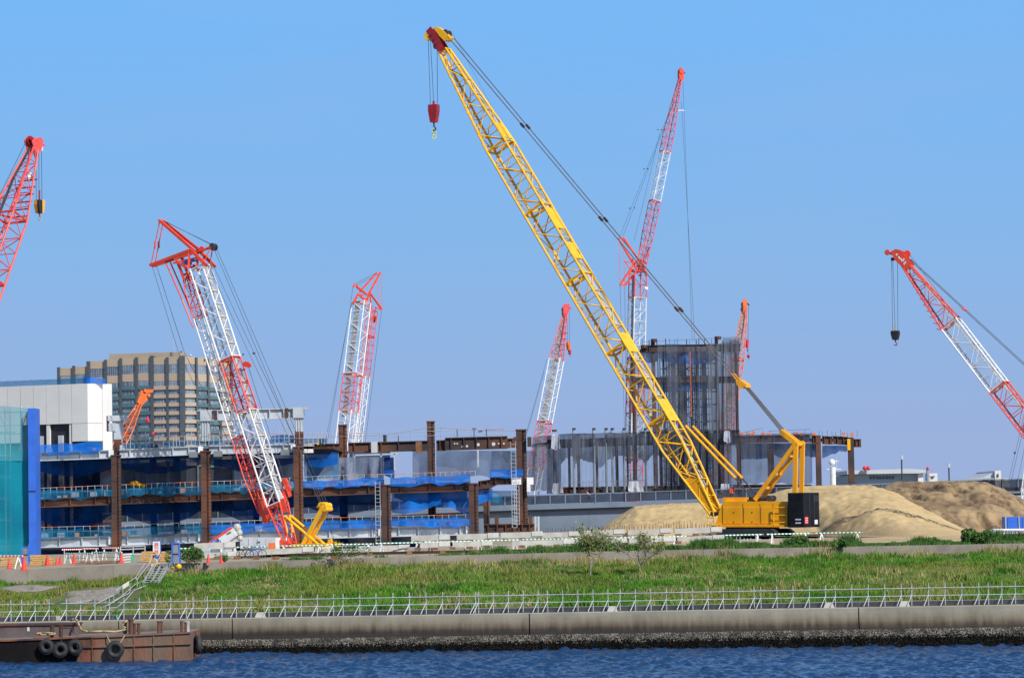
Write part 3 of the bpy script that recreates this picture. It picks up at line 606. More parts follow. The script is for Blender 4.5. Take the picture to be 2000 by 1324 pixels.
# ladders
for x_, y0, y1 in ((739, 940, 1062), (1005, 862, 1030), (560, 815, 862), (1010, 940, 1024)):
    mb = MB(); a = W(x_, y1, D0 - .6); b = W(x_, y0, D0 - .6)
    for s_ in (-.22, .22): mb.tube(a + V((s_, 0, 0)), V((a.x + s_, a.y, b.z)), .03, 4)
    z = a.z
    while z < b.z: mb.tube((a.x - .22, a.y, z), (a.x + .22, a.y, z), .02, 4); z += .35
    mb.build('ladder', K['galv'], fr)
# railing posts and lines along the edges of every level
mb = MB(); ml_ = MB(); mo = MB()
for LL, xa, xb, D, st in ((L3, 240, 650, D0, 9), (L2, 60, 930, D0, 13), (L1, 60, 925, D0, 15), (L3, 680, 1000, D1, 30)):
    x = xa; pv = None
    while x < xb:
        p = W(x, LL(x), D - .05); hh = 1.0 + random.uniform(-.1, .5) * (LL is L3); mb.tube(p, p + V((random.uniform(-.08, .08), -.05, hh)), .028, 4)
        q = p + V((0, -.05, .95)); q2 = p + V((0, -.05, .5))
        if pv: (mo if random.random() < .35 else ml_).tube(pv[0], q, .022, 4); ml_.tube(pv[1], q2, .018, 4)
        pv = (q, q2); x += st + random.uniform(-3, 3)
mb.build('railing_post', K['galv'], fr, kind='stuff'); ml_.build('railing_line', K['galv'], fr, kind='stuff'); mo.build('orange_line', K['orange'], fr, kind='stuff')
# small site clutter on the levels
rc = random.Random(4)
mb = MB(); mw = MB(); my = MB()
for k in range(70):
    LL = rc.choice((L2, L2, L1, L3)); x = rc.uniform(75, 900 if LL is not L3 else 640); p = W(x, LL(x), D0 + rc.uniform(.3, 2)); s_ = rc.uniform(.15, .5)
    rc.choice((mb, mw, my)).box((p.x, p.y, p.z - .1), (p.x + s_ * 1.5, p.y + .5, p.z + s_))
mb.build('site_boxes', K['dark'], fr, kind='stuff'); mw.build('site_crates', K['greyl'], fr, kind='stuff'); my.build('site_clutter', K['hooky'], fr, kind='stuff')
mb = MB(); p = W(263, 945, D0 + 1.4); mb.ball(p, .5, 10, 6, .6); mb.tube(p, p + V((.9, -.2, -.2)), .2, 6); mb.build('yellow_machine', K['yellow'], fr)
# dropped sheets and nets (each one lies or hangs on the frame)
def nt_(x0, y0, x1, y1, mt, lb, D=D0, dd=-.35, sag=0, amp=.12, wave=0, g='safety nets on the steel frame', sh=None, **kw):
    n_ = max(4, int((x1 - x0) / 12)); top = []; bot = []
    for k in range(n_ + 1):
        x = x0 + (x1 - x0) * k / n_; t0, t1 = (y0 if callable(y0) else (lambda q: y0))(x), (y1 if callable(y1) else (lambda q: y1))(x)
        u = k / n_; s_ = sag * (sh(u) if sh else 4 * u * (1 - u)); top.append((x, t0 + rc.uniform(-1, 1) * wave)); bot.append((x, t1 + s_ + rc.uniform(-1, 1) * wave * 1.6))
    return net('safety_net', D + dd, top, bot, N[mt], amp=amp, label=lb, group=g, seed=int(x0), **kw)
o1 = lambda LL, d: (lambda x: LL(x) + d)
B = 'bay'; pos = ['leftmost', 'second', 'third', 'fourth', 'fifth']
for i, (xa, xb) in enumerate(zip(cols_x, cols_x[1:])):
    xa2 = xa + 8
    nt_(xa2, o1(L1, -15), xb - 6, o1(L1, 2), 'blue' if i >= 2 else 'teal', f"{'bright blue' if i >= 2 else 'teal'} edge net above the lowest silver beam, {pos[i]} bay from the left", wave=2.5)
    nt_(xa2, o1(L2, -13), xb - 6, o1(L2, 3), 'blue' if i >= 3 else 'teal', f"{'bright blue' if i >= 3 else 'teal'} edge net above the middle rusty beam, {pos[i]} bay from the left", wave=3)
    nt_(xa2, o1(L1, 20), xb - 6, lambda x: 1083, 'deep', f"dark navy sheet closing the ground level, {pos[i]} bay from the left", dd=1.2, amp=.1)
    if i < 4:
        nt_(xa2, o1(L2, 17), xb - 6, o1(L2, 34), 'navy', f"dark blue sheet sagging below the middle beam, {pos[i]} bay from the left", dd=3.4, sag=[30, 26, 32, 22][i], amp=.3, sh=[None, None, lambda u: 1 - abs(2 * u - 1) if u < .5 else (1 - abs(2 * u - 1)) * .8, None][i])
    if i < 3:
        nt_(xa2, o1(L3, 15), xb - 6, o1(L3, 36), 'navy', f"dark blue sheet sagging below the top silver beam, {pos[i]} bay from the left", dd=3.4, sag=[12, 14, 16][i], amp=.3)
    if i in (1, 2, 3):
        nt_(xa2 + (8 if i > 1 else 2), o1(L3, 28), xb - 4 - (34 if i == 1 else 0), o1(L2, -8), 'sheet', f"pale grey sheet hung inside the top level, {pos[i]} bay from the left", dd=7, amp=.6, fold=.7)
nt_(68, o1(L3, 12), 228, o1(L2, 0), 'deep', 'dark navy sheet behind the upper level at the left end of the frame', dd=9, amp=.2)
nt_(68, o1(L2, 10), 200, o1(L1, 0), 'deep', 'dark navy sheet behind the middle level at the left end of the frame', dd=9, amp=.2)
nt_(190, o1(L2, 52), 222, o1(L1, -6), 'cloth', 'crumpled white sheet beside the first rusty column at the middle level', dd=5, amp=.3)
nt_(195, o1(L3, 25), 218, o1(L2, -6), 'cloth', 'white sheet beside the first rusty column at the upper level', dd=5, amp=.3)
nt_(70, o1(L3, -16), 200, o1(L3, 4), 'blue', 'bright blue sheet heaped along the upper edge below the white building', wave=3)
nt_(240, o1(L3, -10), 640, o1(L3, -1), 'teal', 'low teal net along the top edge of the frame below the apartment block', dd=.4, wave=1.5)
nt_(530, 850, 574, 862, 'blue', 'small peaked blue sheet on the top edge right of the white boom', dd=1.5, amp=.2, wave=2)
nt_(594, o1(L3, 17), 660, o1(L3, 40), 'navy', 'dark blue sheet under the silver beam end right of the third column', dd=1.5, sag=8, amp=.3)
nt_(764, o1(L2, 17), 862, 985, 'blue', 'big bright blue sheet sagging to a point right of the tall ladder', dd=1, sag=22, amp=.35, sh=lambda u: 1 - abs(u - .3) / .7)
nt_(848, o1(L2, 16), 917, 990, 'blue', 'bright blue sheet drooping to the right beside the right hand column', dd=1.3, sag=14, amp=.35, sh=lambda u: u * 1.1 - .2)
nt_(934, 958, 1008, 968, 'teal', 'teal and blue net hung under the kinked beam end', dd=1, sag=20, amp=.35, sh=lambda u: 1 - abs(u - .45) / .55)
nt_(934, 954, 962, 975, 'blue', 'small bright blue sheet left of the teal net under the kinked beam', dd=.6, sag=12, amp=.3, sh=lambda u: 1 - u)
nt_(957, 916, 1022, 932, 'blue', 'bright blue edge net on the raised end of the middle level', wave=1)
nt_(690, 893, 770, 935, 'navy', 'dark blue sheet bunched behind the scaffold under the rusty beam', D=D1, dd=1, amp=.4, sag=-12)
nt_(682, o1(L3, 18), 762, o1(L3, 34), 'navy', 'blue-green sheet under the rusty top beam beside the rear column', D=D1, dd=1, sag=6, amp=.3)
for k, (a, b, q) in enumerate(((806, 838, 940), (852, 905, 938), (905, 960, 934), (960, 1010, 925), (1028, 1045, 960))):
    nt_(a, 880, b, q, 'gray' if k != 3 else 'grayd', f"translucent grey net hung under the dark top beam, {['first', 'second', 'third', 'fourth', 'fifth'][k]} sheet from the left", D=D1, dd=.6, amp=.6, fold=.9, g='grey nets under the dark top beam')
nt_(770, o1(L2, 18), 912, 975, 'navy', 'blue sheet stretched behind the bright blue ones right of the tall ladder', dd=2.4, sag=10, amp=.5)
nt_(594, o1(L3, 18), 662, o1(L2, -14), 'teal', 'blue-green net curtain left of the rear column at the top level', dd=2.2, amp=.4)
for i in (1, 2, 3): nt_(cols_x[i] + 8, o1(L2, 16), cols_x[i + 1] - 6, o1(L2, 38), 'deep', f"dark navy backdrop added as shade deep inside the middle level, {pos[i]} bay from the left", dd=12, amp=.2)  # backdrop sheets added so the open bays look shaded; dark is in their colour
# scaffold pieces standing on the middle level
mb = MB()
for x_, y0, y1 in ((693, 888, 930), (745, 886, 930), (771, 886, 918), (934, 878, 912)):
    a, b = W(x_, y1, D1 - 3), W(x_, y0, D1 - 3); mb.bar(a, V((a.x, a.y, b.z)), .16)
mb.bar(W(690, 889, D1 - 3), W(778, 886, D1 - 3), .16); mb.build('scaffold_frame', K['galv'], fr)
for x_ in (732, 819): mb = MB(); fbox(mb, D1 - 1.5, x_ - 7, 862, x_ + 5, 884, .6); mb.build('hung_cage', K['brown' if x_ > 800 else 'greyl'], fr)
mb = MB()
for x_, y0, y1 in ((752, 849, 866), (893, 838, 853), (926, 838, 853), (950, 837, 851), (778, 850, 865)): a, b = W(x_, y1, D1), W(x_, y0, D1); mb.tube(a, V((a.x, a.y, b.z)), .05 if x_ != 752 else .2, 6)
mb.bar(W(922, 837, D1), W(930, 837, D1), .1); mb.bar(W(934, 843, D1), W(942, 842, D1), .12); mb.build('lamp_mast', K['dark'], fr)
mb = MB(); pts = [(590, 858), (665, 852), (752, 850), (842, 834), (926, 840), (1018, 841)]
for (a, b), (c, d) in zip(pts, pts[1:]): mb.tube(W(a, b, D1), W(c, d, D1), .02, 4)
mb.build('safety_line', K['ropec'], fr)

# ---------- bridge ----------
DB = 400.0
yd = lin([(150, 1024), (300, 1017), (950, 989), (1400, 975), (2100, 950)])
br = empty('road_bridge', V((W(900, 1030, DB).x, DB, GZ)), 'blue-grey bridge with a mesh parapet passing behind the building site', 'bridge')
pts = [(x_, yd(x_)) for x_ in (150, 300, 450, 600, 750, 950, 1100, 1250, 1400, 1600, 1850, 2100)]
slab(MB(), DB, pts, 9, 9, 0).build('deck_edge', K['bridge'], br)
slab(MB(), DB, [(x_, y_ + 9) for x_, y_ in pts], 4, 8, .5).build('deck_soffit', K['bridged'], br)
xs_b = [300, 430, 560, 690, 820, 950, 1055, 1150, 1250, 1400]
for a, b in zip(xs_b, xs_b[1:]):
    mb = MB(); pa, pb = W(a + .3, yd(a) + 13, DB), W(b, yd(b) + 13, DB)
    mb.hexa([(pa.x, DB + .8, GZ), (pb.x, DB + .8, GZ), (pb.x, DB + 2, GZ), (pa.x, DB + 2, GZ), (pa.x, DB + .8, pa.z), (pb.x, DB + .8, pb.z), (pb.x, DB + 2, pb.z), (pa.x, DB + 2, pa.z)]); mb.build('wall_panel', K['bridge'], br)
x = 160.0; post = None
mr_ = MB(); tp = [(x_, yd(x_) - 20) for x_, y_ in pts]; slab(mr_, DB, tp, 1.6, .12, .2); slab(mr_, DB, [(x_, y_ - 1) for x_, y_ in pts], 1.6, .12, .2); mr_.build('handrail', K['bridge'], br)
while x < 2090:
    p = W(x, yd(x), DB); h = 20 * DB / FPX
    if post is None:
        mb = MB(); mb.box((-.07, .12, 0), (.07, .38, h)); me = mb.build('post', K['bridge']); post = me; me.parent = br; me.location = p - br.location
    else: dup(post, p - br.location, br)
    x += 29.5
for a, b in zip(range(160, 2090, 118), range(278, 2200, 118)):
    mb = slab(MB(), DB, [(a + 1, yd(a) - 18), (b - 1, yd(b) - 18)], 16.5, .02, .25); mb.build('parapet_mesh', N['mesh'], br)

# ---------- apartment block ----------
DA = 1090.0
ap = empty('apartment_block', V((W(300, 1000, DA).x, DA, GZ)), 'tall tan apartment block with slate pillars, teal and tan balconies behind the white building', 'apartment block')
C0 = W(358, 860, DA)                     # near corner
sF = DA / FPX
def facade(name, P0, ex, ey, bays, ztops, zroof, nfl, firstflr, cols_, side):
    """P0 ground corner at the right/near end; ex unit along the wall; bays = list of (start, end) metres"""
    for bi, (a, b) in enumerate(bays):
        zr = zroof[bi]; o = P0 + ex * a; wdt = (b - a); nrm = ey
        mb = MB(); mb.obox(o, ex * wdt, -nrm * 14, V((0, 0, zr - GZ))); wl = mb.build('wall', K['wglass'], ap)
        mb = MB(); mb.obox(o + V((0, 0, zr - GZ - 2.7)), ex * wdt, nrm * .25, V((0, 0, 2.7))); mb.build('roof_band', K['tan'], ap)
        zz = zr - 2.7 - 3.2
        win(o, ex, nrm, wdt, zz, 3.2, 7); zz2 = zz - 2.7
        mb = MB(); mb.obox(o + V((0, 0, zz2 - GZ)), ex * wdt, nrm * .25, V((0, 0, 2.7))); mb.build('wall_band', K['tan'], ap)
        fl = 3.02; z = zz2
        while z - fl > GZ + 20:
            z -= fl
            win(o, ex, nrm, wdt, z + 1.25, fl - 1.25, 4)
            mb = MB(); mb.obox(o + V((0, 0, z - GZ)), ex * wdt, nrm * .8, V((0, 0, 1.3))); mb.build('balcony', K[cols_[bi]], ap)
            mb = MB(); mb.obox(o + ex * (wdt * .28) + V((0, 0, z - GZ + 1.15)), ex * .35, nrm * .3, V((0, 0, fl - 1.2))); mb.build('partition', K['mull'], ap)
def win(o, ex, nrm, wdt, z, h, nm):
    mb = MB(); mb.obox(o + nrm * .04 + V((0, 0, z - GZ)), ex * wdt, nrm * .08, V((0, 0, h))); wn = mb.build('window', K['glass'], ap)
    mb = MB()
    for k in range(nm + 1): mb.obox(o + ex * (wdt * k / nm - .06) + nrm * .12 + V((0, 0, z - GZ)), ex * .14, nrm * .12, V((0, 0, h)))
    mb.obox(o + nrm * .12 + V((0, 0, z - GZ + h * .5)), ex * wdt, nrm * .1, V((0, 0, .12))); mb.build('window_frame', K['mull'], wn)
def pillar(p, zt, wd=1.0, ex=None, nrm=None, dp=.9):
    mb = MB(); mb.obox(p - ex * wd / 2, ex * wd, nrm * dp, V((0, 0, zt - GZ))); mb.build('pillar', K['pillar'], ap)
exL = V((-math.cos(R(14)), math.sin(R(14)), 0)); nL = V((-math.sin(R(14)), -math.cos(R(14)), 0))     # left face, turned a little away to the left
exR = V((math.cos(R(38)), math.sin(R(38)), 0)); nR = V((math.sin(R(38)), -math.cos(R(38)), 0))        # sunlit right face
Cg = V((C0.x, DA, GZ))
def xl(px): return (C0.x - W(px, 800, DA).x) / math.cos(R(14))
def xr(px): return (W(px, 800, DA).x - C0.x) / math.cos(R(38))
zt = lambda y: W(358, y, DA).z
edges = [358, 328, 297]; zrC = zt(696)
facade('c', Cg, exL, nL, [(xl(358), xl(328)), (xl(328), xl(297))], 0, [zrC] * 2, 9, 0, ['tan', 'tan'], 0)
facade('b', Cg, exL, nL, [(xl(297), xl(266)), (xl(266), xl(234)), (xl(234), xl(203)), (xl(203), xl(168))], 0, [zt(694), zt(695), zt(697), zt(700)], 9, 0, ['teal'] * 4, 0)
facade('a', Cg, exL, nL, [(xl(168), xl(138)), (xl(138), xl(107))], 0, [zt(710), zt(712)], 9, 0, ['tan'] * 2, 0)
for px, y_ in ((328, 697), (297, 693), (266, 695), (234, 696), (203, 698), (168, 700), (138, 708), (107, 710)): pillar(Cg + exL * xl(px), zt(y_), 1.25 if px in (297, 168) else .95, exL, nL)
facade('d', Cg, exR, nR, [(xr(358), xr(381)), (xr(381), xr(402)), (xr(402), xr(424)), (xr(424), xr(445))], 0, [zrC, zrC - .3, zrC - .6, zrC - .9], 9, 0, ['tan', 'teal', 'teal', 'tan'], 0)
for px in (381, 402, 424, 445): pillar(Cg + exR * xr(px), zrC - .3, .8, exR, nR)
mb = MB(); mb.box((Cg.x - .9, DA - 1.1, GZ), (Cg.x + .9, DA + .8, zrC + .2)); mb.build('corner_pillar', K['pillar'], ap)
mb = MB(); o = Cg + exL * xl(332) - nL * 4; mb.obox(o + V((0, 0, zt(700) - GZ)), exL * (xl(201) - xl(332)), -nL * 8, V((0, 0, 2.6))); mb.build('penthouse', K['tan'], ap)
mb = MB(); o = Cg + exL * xl(345) - nL * 4; mb.obox(o + V((0, 0, zrC - GZ)), exL * 4, -nL * 6, V((0, 0, 1.8))); mb.build('penthouse', K['tan'], ap)
mb = MB(); p = W(339, 686, DA + 4); mb.tube(p, p + V((0, 0, 4.2)), .12, 4); p = W(372, 694, DA + 4); mb.ball(p, .5); mb.ball(p + V((6, 0, -.2)), .45); mb.build('roof_aerial', K['galv'], ap)

# ---------- white clad building, turquoise scaffold, blue pillar ----------
DWB = 400.0
wb = empty('white_building', V((W(171, 1000, DWB).x, DWB, GZ)), 'white panel-clad hall on open lower columns at the far left', 'hall')
Pc = V((W(171, 800, DWB).x, DWB, 0)); eL = V((-math.cos(R(24)), math.sin(R(24)), 0)); nW = V((-math.sin(R(24)), -math.cos(R(24)), 0)); eR = V((math.cos(R(35)), math.sin(R(35)), 0)); nWr = V((math.sin(R(35)), -math.cos(R(35)), 0))
def wx(px, y=800):
    d = ray(px, y); dd = V((d.x, d.y, 0)); A = Matrix(((dd.x, -eL.x), (dd.y, -eL.y))); r_ = A.inverted() @ V((Pc.x - CAM.x, Pc.y - CAM.y)); return r_[1]
zW = lambda y: W(171, y, DWB).z
ztop, zmid, zbot = zW(749), zW(826), zW(861)
seams = [171, 140, 115, 90, 65, 40, 15, -14, -45, -80, -115]
for a, b in zip(seams, seams[1:]):
    a0, b0 = wx(a) + .03, wx(b) - .03; mb = MB(); mb.obox(Pc + eL * a0 + V((0, 0, zmid)), eL * (b0 - a0), -nW * .4, V((0, 0, ztop - zmid))); mb.build('cladding_panel', K['wpanel'], wb)
    if a == 171 or a < 60: mb = MB(); mb.obox(Pc + eL * a0 + V((0, 0, zbot)), eL * (b0 - a0), -nW * .4, V((0, 0, zmid - zbot - .04))); mb.build('cladding_panel', K['wpanel'], wb)
LR = (W(215, 800, DWB).x - Pc.x) / math.cos(R(35))
mb = MB(); mb.obox(Pc + eR * .02 + V((0, 0, zmid)), eR * (LR * .6), -nWr * .4, V((0, 0, ztop - zmid))); mb.build('cladding_panel', K['wpanel'], wb)
mb = MB(); mb.obox(Pc + eR * (LR * .6 + .05) + V((0, 0, zbot - 1.3)), eR * (LR * .4 - .05), -nWr * .4, V((0, 0, ztop - zbot + 1.3))); mb.build('cladding_panel', K['wpanel'], wb)
mb = MB(); mb.obox(Pc + eR * .02 + V((0, 0, zbot)), eR * (LR * .6), -nWr * .4, V((0, 0, zmid - zbot - .04))); mb.build('cladding_panel', K['wpanel'], wb)
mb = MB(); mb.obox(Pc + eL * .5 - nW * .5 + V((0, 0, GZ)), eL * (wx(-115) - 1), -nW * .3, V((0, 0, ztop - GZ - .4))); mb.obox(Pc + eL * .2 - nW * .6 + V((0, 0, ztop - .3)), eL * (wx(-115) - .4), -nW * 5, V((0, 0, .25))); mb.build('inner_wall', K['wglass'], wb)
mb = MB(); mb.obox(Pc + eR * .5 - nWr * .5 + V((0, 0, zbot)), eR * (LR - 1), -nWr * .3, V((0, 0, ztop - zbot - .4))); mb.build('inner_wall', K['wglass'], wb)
for px, wd, mt in ((138, .3, 'wpanel'), (121, .7, 'greyl'), (96, .5, 'wpanel'), (70, .6, 'wpanel'), (82, 1.0, 'greyl')):
    a0 = wx(px); mb = MB(); mb.obox(Pc + eL * a0 - nW * (.1 if px != 82 else .4) + V((0, 0, GZ)), eL * wd, -nW * .3, V((0, 0, (zmid - GZ) if px not in (82, 121) else zmid - GZ - 1.5))); mb.build('column', K[mt], wb)
def roofnet(a0, a1, h0, h1, mt, label, jag):
    """net fence standing along the roof edge of the white hall"""
    n_ = int((a1 - a0) / .4) + 2; co = np.zeros((n_, 4, 3)); rr = np.random.default_rng(3)
    for i in range(n_):
        a = a0 + (a1 - a0) * i / (n_ - 1); hh = h1 + rr.uniform(-jag, jag)
        for j in range(4): p = Pc + eL * a - nW * (.25 + jag * rr.uniform(-.6, .6)); co[i, j] = (p.x, p.y, ztop + h0 + (hh - h0) * j / 3)
    c0 = co[0, 0].copy(); o = npmesh('roof_net', co.reshape(-1, 3) - c0, grid_faces(n_, 4), N[mt], smooth=True); o.location = c0; tag(o, label, 'safety net')
roofnet(.3, wx(-115), .02, .75, 'teal', 'pale turquoise net fence along the roof edge of the white building', .03)
roofnet(-.2, wx(163) + .2, .02, 1.0, 'blue', 'bunched bright blue net on the roof corner of the white building', .15)
net('roof_net', DWB + .8, [(172, 737), (190, 738), (206, 740)], [(172, 749), (190, 750), (206, 751)], N['blue'], amp=.12, label='bunched bright blue net along the short right side roof edge of the white building', cat='safety net')
DT = 262.0
sc_ = empty('net_scaffold', V((W(20, 1080, DT).x, DT, GZ)), 'scaffold tower wrapped in turquoise netting at the left edge', 'scaffold')
mb = MB(); me_ = MB()
for px in (-40, -5, 12, 22, 44, 55):
    for dd in (0, 1.6): a, b = W(px, 1085, DT + dd), W(px, 793, DT + dd); (mb).tube((a.x, DT + dd, GZ), (a.x, DT + dd, b.z), .05 if px not in (44,) else .1, 6)
mb.build('standard', K['galv'], sc_)
mb = MB()
for y_ in range(805, 1085, 42):
    for dd in (0, 1.6): mb.tube(W(-45, y_ + (3 if y_ > 900 else 0), DT + dd), W(56, y_, DT + dd), .035, 5)
mb.build('ledger', K['galv'], sc_)
mb = MB()
for k, y_ in enumerate(range(805, 1060, 42)):
    mb.tube(W(54, y_, DT - .1), W(34 if k % 2 else 40, y_ + 38, DT - .1), .035, 5)
mb.tube(W(0, 812, DT), W(15, 842, DT), .03, 5); mb.build('brace', K['galv'], sc_)
mb = MB()
for y_ in (845, 890, 930, 972, 1014, 1056):
    mb.bar(W(-45, y_, DT + .8), W(28, y_ - 1, DT + .8), .7, .05)
mb.build('platform', K['greyl'], sc_)
N['turq'] = netmat('turquoise_net', (.02, .40, .52), .30, .4, (.015, .30, .44), .25)
N['turql'] = netmat('pale_turquoise_net', (.12, .52, .60), .45, .4, (.08, .42, .52), .25)
net('netting', DT - .25, [(-50, 792), (0, 792), (55, 797)], [(-50, 900), (0, 900), (55, 900)], N['turql'], amp=.03, parent=sc_)
net('netting', DT - .22, [(-50, 896), (0, 897), (55, 897)], [(-50, 1086), (0, 1086), (55, 1086)], N['turq'], amp=.04, parent=sc_)
net('netting', DT - .15, [(24, 880), (55, 880)], [(24, 1086), (55, 1086)], N['turq'], amp=.04, parent=sc_)
net('netting', DT + 1.8, [(-50, 872), (0, 872), (45, 870)], [(-50, 1086), (0, 1086), (45, 1086)], N['turq'], amp=.04, parent=sc_)
bp_ = empty('blue_pillar', V((W(62, 1080, DT).x, DT - 1, GZ)), 'tall flat bright blue panel wall end beside the turquoise scaffold', 'pillar')
mb = MB(); fbox(mb, DT - 1, 55.5, 797, 70, 1084, 2.5); mb.build('panel', K['blue'], bp_); mb = MB(); fbox(mb, DT - 1.06, 55.5, 958, 70, 959.5, .05); mb.build('panel_joint', K['dark'], bp_)

# ---------- netted tower and its wings behind the bridge ----------
K['slate'] = mat('dark_slate_steel', (.07, .09, .13), .7)
N['veil'] = netmat('thin_veil_net', (.32, .35, .42), .72, .5, (.2, .23, .3), .5)
DC = 430.0
tw = empty('netted_tower', V((W(1340, 1030, DC).x, DC, GZ)), 'dark steel stair tower under construction, draped in grey netting behind the yellow boom', 'tower')
def pole(mb, x, y0, y1, wpx, D, n=8):
    a = W(x, (y0 + y1) / 2, D); r_ = wpx * D / FPX / 2; z0, z1 = W(x, y1, D).z, W(x, y0, D).z; return mb.tube((a.x, D, z0), (a.x, D, z1), r_, n)
for x_, y0, y1, w_, d, mt in ((1238, 668, 862, 8, 0, 'rust'), (1278, 662, 960, 8, .5, 'rust'), (1402, 657, 960, 7, .6, 'rustl'), (1440, 672, 955, 6, 3, 'rust'), (1240, 848, 962, 9, 0, 'rust'), (1330, 690, 960, 9, 6, 'rustd'), (1352, 690, 960, 7, 5, 'rustd')):
    pole(MB(), x_, y0, y1, w_, DC + d, 10).build('column', K[mt], tw)
mb = MB()
for x_, w_ in ((1287, 2), (1291, 2), (1298, 5), (1303, 2), (1309, 3), (1317, 10), (1325, 2), (1331, 3), (1338, 11), (1346, 2), (1351, 2), (1358, 3), (1364, 8), (1370, 2), (1377, 11), (1385, 2), (1391, 3), (1412, 2), (1420, 2)):
    pole(mb, x_, 686, 960, w_, DC + random.uniform(1, 8), 5)
mb.build('stair_studs', K['slate'], tw, kind='stuff')
mb = MB(); mb2 = MB()
for k in range(17):
    y_ = 705 + k * 15
    mb.bar(W(1290, y_, DC + 3), W(1392, y_ - 1, DC + 3), .12)
    if k % 1 == 0: a, b = (1298, 1322) if k % 2 else (1322, 1298); mb2.bar(W(a, y_, DC + 4), W(b, y_ + 15, DC + 4), .3, .12); mb2.bar(W(a + 42, y_, DC + 5), W(b + 42, y_ + 15, DC + 5), .3, .12)
mb.build('landing', K['bridged'], tw, kind='stuff'); mb2.build('stair_flight', K['dark'], tw, kind='stuff')
for y_, h_, x0, x1, mt in ((674, 14, 1254, 1446, 'rustd'), (737, 11, 1240, 1444, 'rustd'), (842, 9, 1250, 1444, 'rustd')):
    mb = ibeam(MB(), DC, x0, y_, x1, y_ - (x1 - x0) * .014, h_, .5); stiff(mb, DC, x0, y_, x1, y_ - (x1 - x0) * .014, h_, 8); mb.build('beam', K[mt], tw)
    slab(MB(), DC, [(x0, y_ + 3), (x1, y_ + 3 - (x1 - x0) * .014)], 4, 11, .5).build('floor_deck', K['rustd'], tw)
for y_ in (710, 765, 790, 822): mb = MB(); mb.bar(W(1380, y_, DC + 1), W(1402, y_ - .5, DC + 1), .2); mb.build('tie_beam', K['bridged'], tw)
pole(MB(), 1349, 687, 814, 2.6, DC - .6, 6).build('orange_hoist_pole', K['orange'], tw)
mb = MB()
for x_ in (1255, 1268, 1283, 1300, 1308, 1318, 1323, 1341, 1347, 1360, 1365, 1376, 1390, 1412, 1425, 1436): pole(mb, x_, 661 + random.uniform(0, 4), 674, random.choice((.8, 1.8)), DC + random.uniform(0, 3), 4)
mb.bar(W(1256, 668, DC), W(1440, 658, DC), .04); mb.build('railing_post', K['bridged'], tw, kind='stuff')
for x_, y0, r_ in ((1278, 660, 6), (1403, 655, 6), (1258, 672, 7)): mb = MB(); p = W(x_, y0 + 4, DC); mb.tube(p - V((0, 0, .3)), p + V((0, 0, .15)), r_ * DC / FPX, 10); mb.build('column_cap', K['rust'], tw)
def tn(x0, y0, x1, y1, mt, lb, D=DC - 1, amp=.35, sag=0, fold=1.2, sh=None, wave=1, ny=9, xb0=None, xb1=None):
    n_ = max(4, int((x1 - x0) / 8)); top = []; bot = []; xb0 = x0 if xb0 is None else xb0; xb1 = x1 if xb1 is None else xb1
    for k in range(n_ + 1):
        u = k / n_; s_ = sag * (sh(u) if sh else 4 * u * (1 - u)); top.append((x0 + (x1 - x0) * u, (y0(x0 + (x1 - x0) * u) if callable(y0) else y0) + rc.uniform(-.5, .5) * wave)); bot.append((xb0 + (xb1 - xb0) * u, y1 + s_ + rc.uniform(-1, 1) * wave))
    return net('safety_net', D, top, bot, N[mt], amp=amp, fold=fold, ny=ny, nx=max(14, int((x1 - x0) * .9)), label=lb, group='nets on the netted tower and its wings', seed=int(x0 + y1))
tn(1384, 671, 1414, 955, 'grayl', 'light grey net hanging in folds beside the right column of the tower', amp=.5, fold=.6)
tn(1408, 668, 1430, 960, 'grayl', 'long light grey net hanging in folds near the right edge of the tower', amp=.5, fold=.5)
tn(1426, 664, 1445, 870, 'gray', 'grey net gathered round the right edge of the tower', amp=.55, fold=.5, xb0=1428, xb1=1440)
tn(1412, 660, 1444, 690, 'grayl', 'thin grey net fence at the top right corner of the tower', amp=.1)
tn(1284, 676, 1402, 845, 'veil', 'thin grey net veil over the whole stair well of the tower', D=DC - 1.4, amp=.3, fold=.7)
tn(1236, 690, 1290, 848, 'veil', 'thin grey net veil over the left side of the tower', D=DC - 1.4, amp=.3, fold=.7)
tn(1300, 672, 1330, 845, 'gray', 'narrow grey net hanging down the middle of the tower', D=DC - .6, amp=.3, xb0=1306, xb1=1322)
tn(1284, 687, 1402, 700, 'navy', 'blue sheet slung below the top beam of the tower', D=DC + .8, sag=12, amp=.4)
tn(1250, 689, 1284, 703, 'navy', 'blue sheet slung below the top beam at the left corner of the tower', D=DC + .8, sag=6, amp=.4)
tn(1245, 748, 1402, 756, 'navy', 'blue sheet slung below the second beam of the tower', D=DC + .8, sag=9, amp=.4)
tn(1372, 846, 1445, 962, 'gray', 'grey net closing the foot of the tower at its right side', amp=.4, fold=.6)
K_dummy = 0
# left wing
lwg = empty('netted_wing', V((W(1140, 1030, DC).x, DC, GZ)), 'low steel wing hung with grey nets left of the tower, above the bridge', 'steel frame')
wt = lin([(1040, 862), (1100, 855), (1260, 852), (1445, 850)])
mb = ibeam(MB(), DC, 1068, wt(1068), 1240, wt(1240), 17, .6); stiff(mb, DC, 1068, wt(1068), 1240, wt(1240), 17, 7); mb.build('beam', K['rustd'], lwg)
mb = ibeam(MB(), DC, 1240, wt(1240), 1444, wt(1444), 17, .6); stiff(mb, DC, 1240, wt(1240), 1444, wt(1444), 17, 8); mb.build('beam', K['rustd'], lwg)
mb = ibeam(MB(), DC, 1090, 951, 1444, 946, 13, .6); stiff(mb, DC, 1090, 951, 1444, 946, 13, 14); mb.build('beam', K['rustd'], lwg)
slab(MB(), DC, [(1040, 866), (1100, 860), (1444, 855)], 4, 12, .5).build('floor_deck', K['rustd'], lwg)
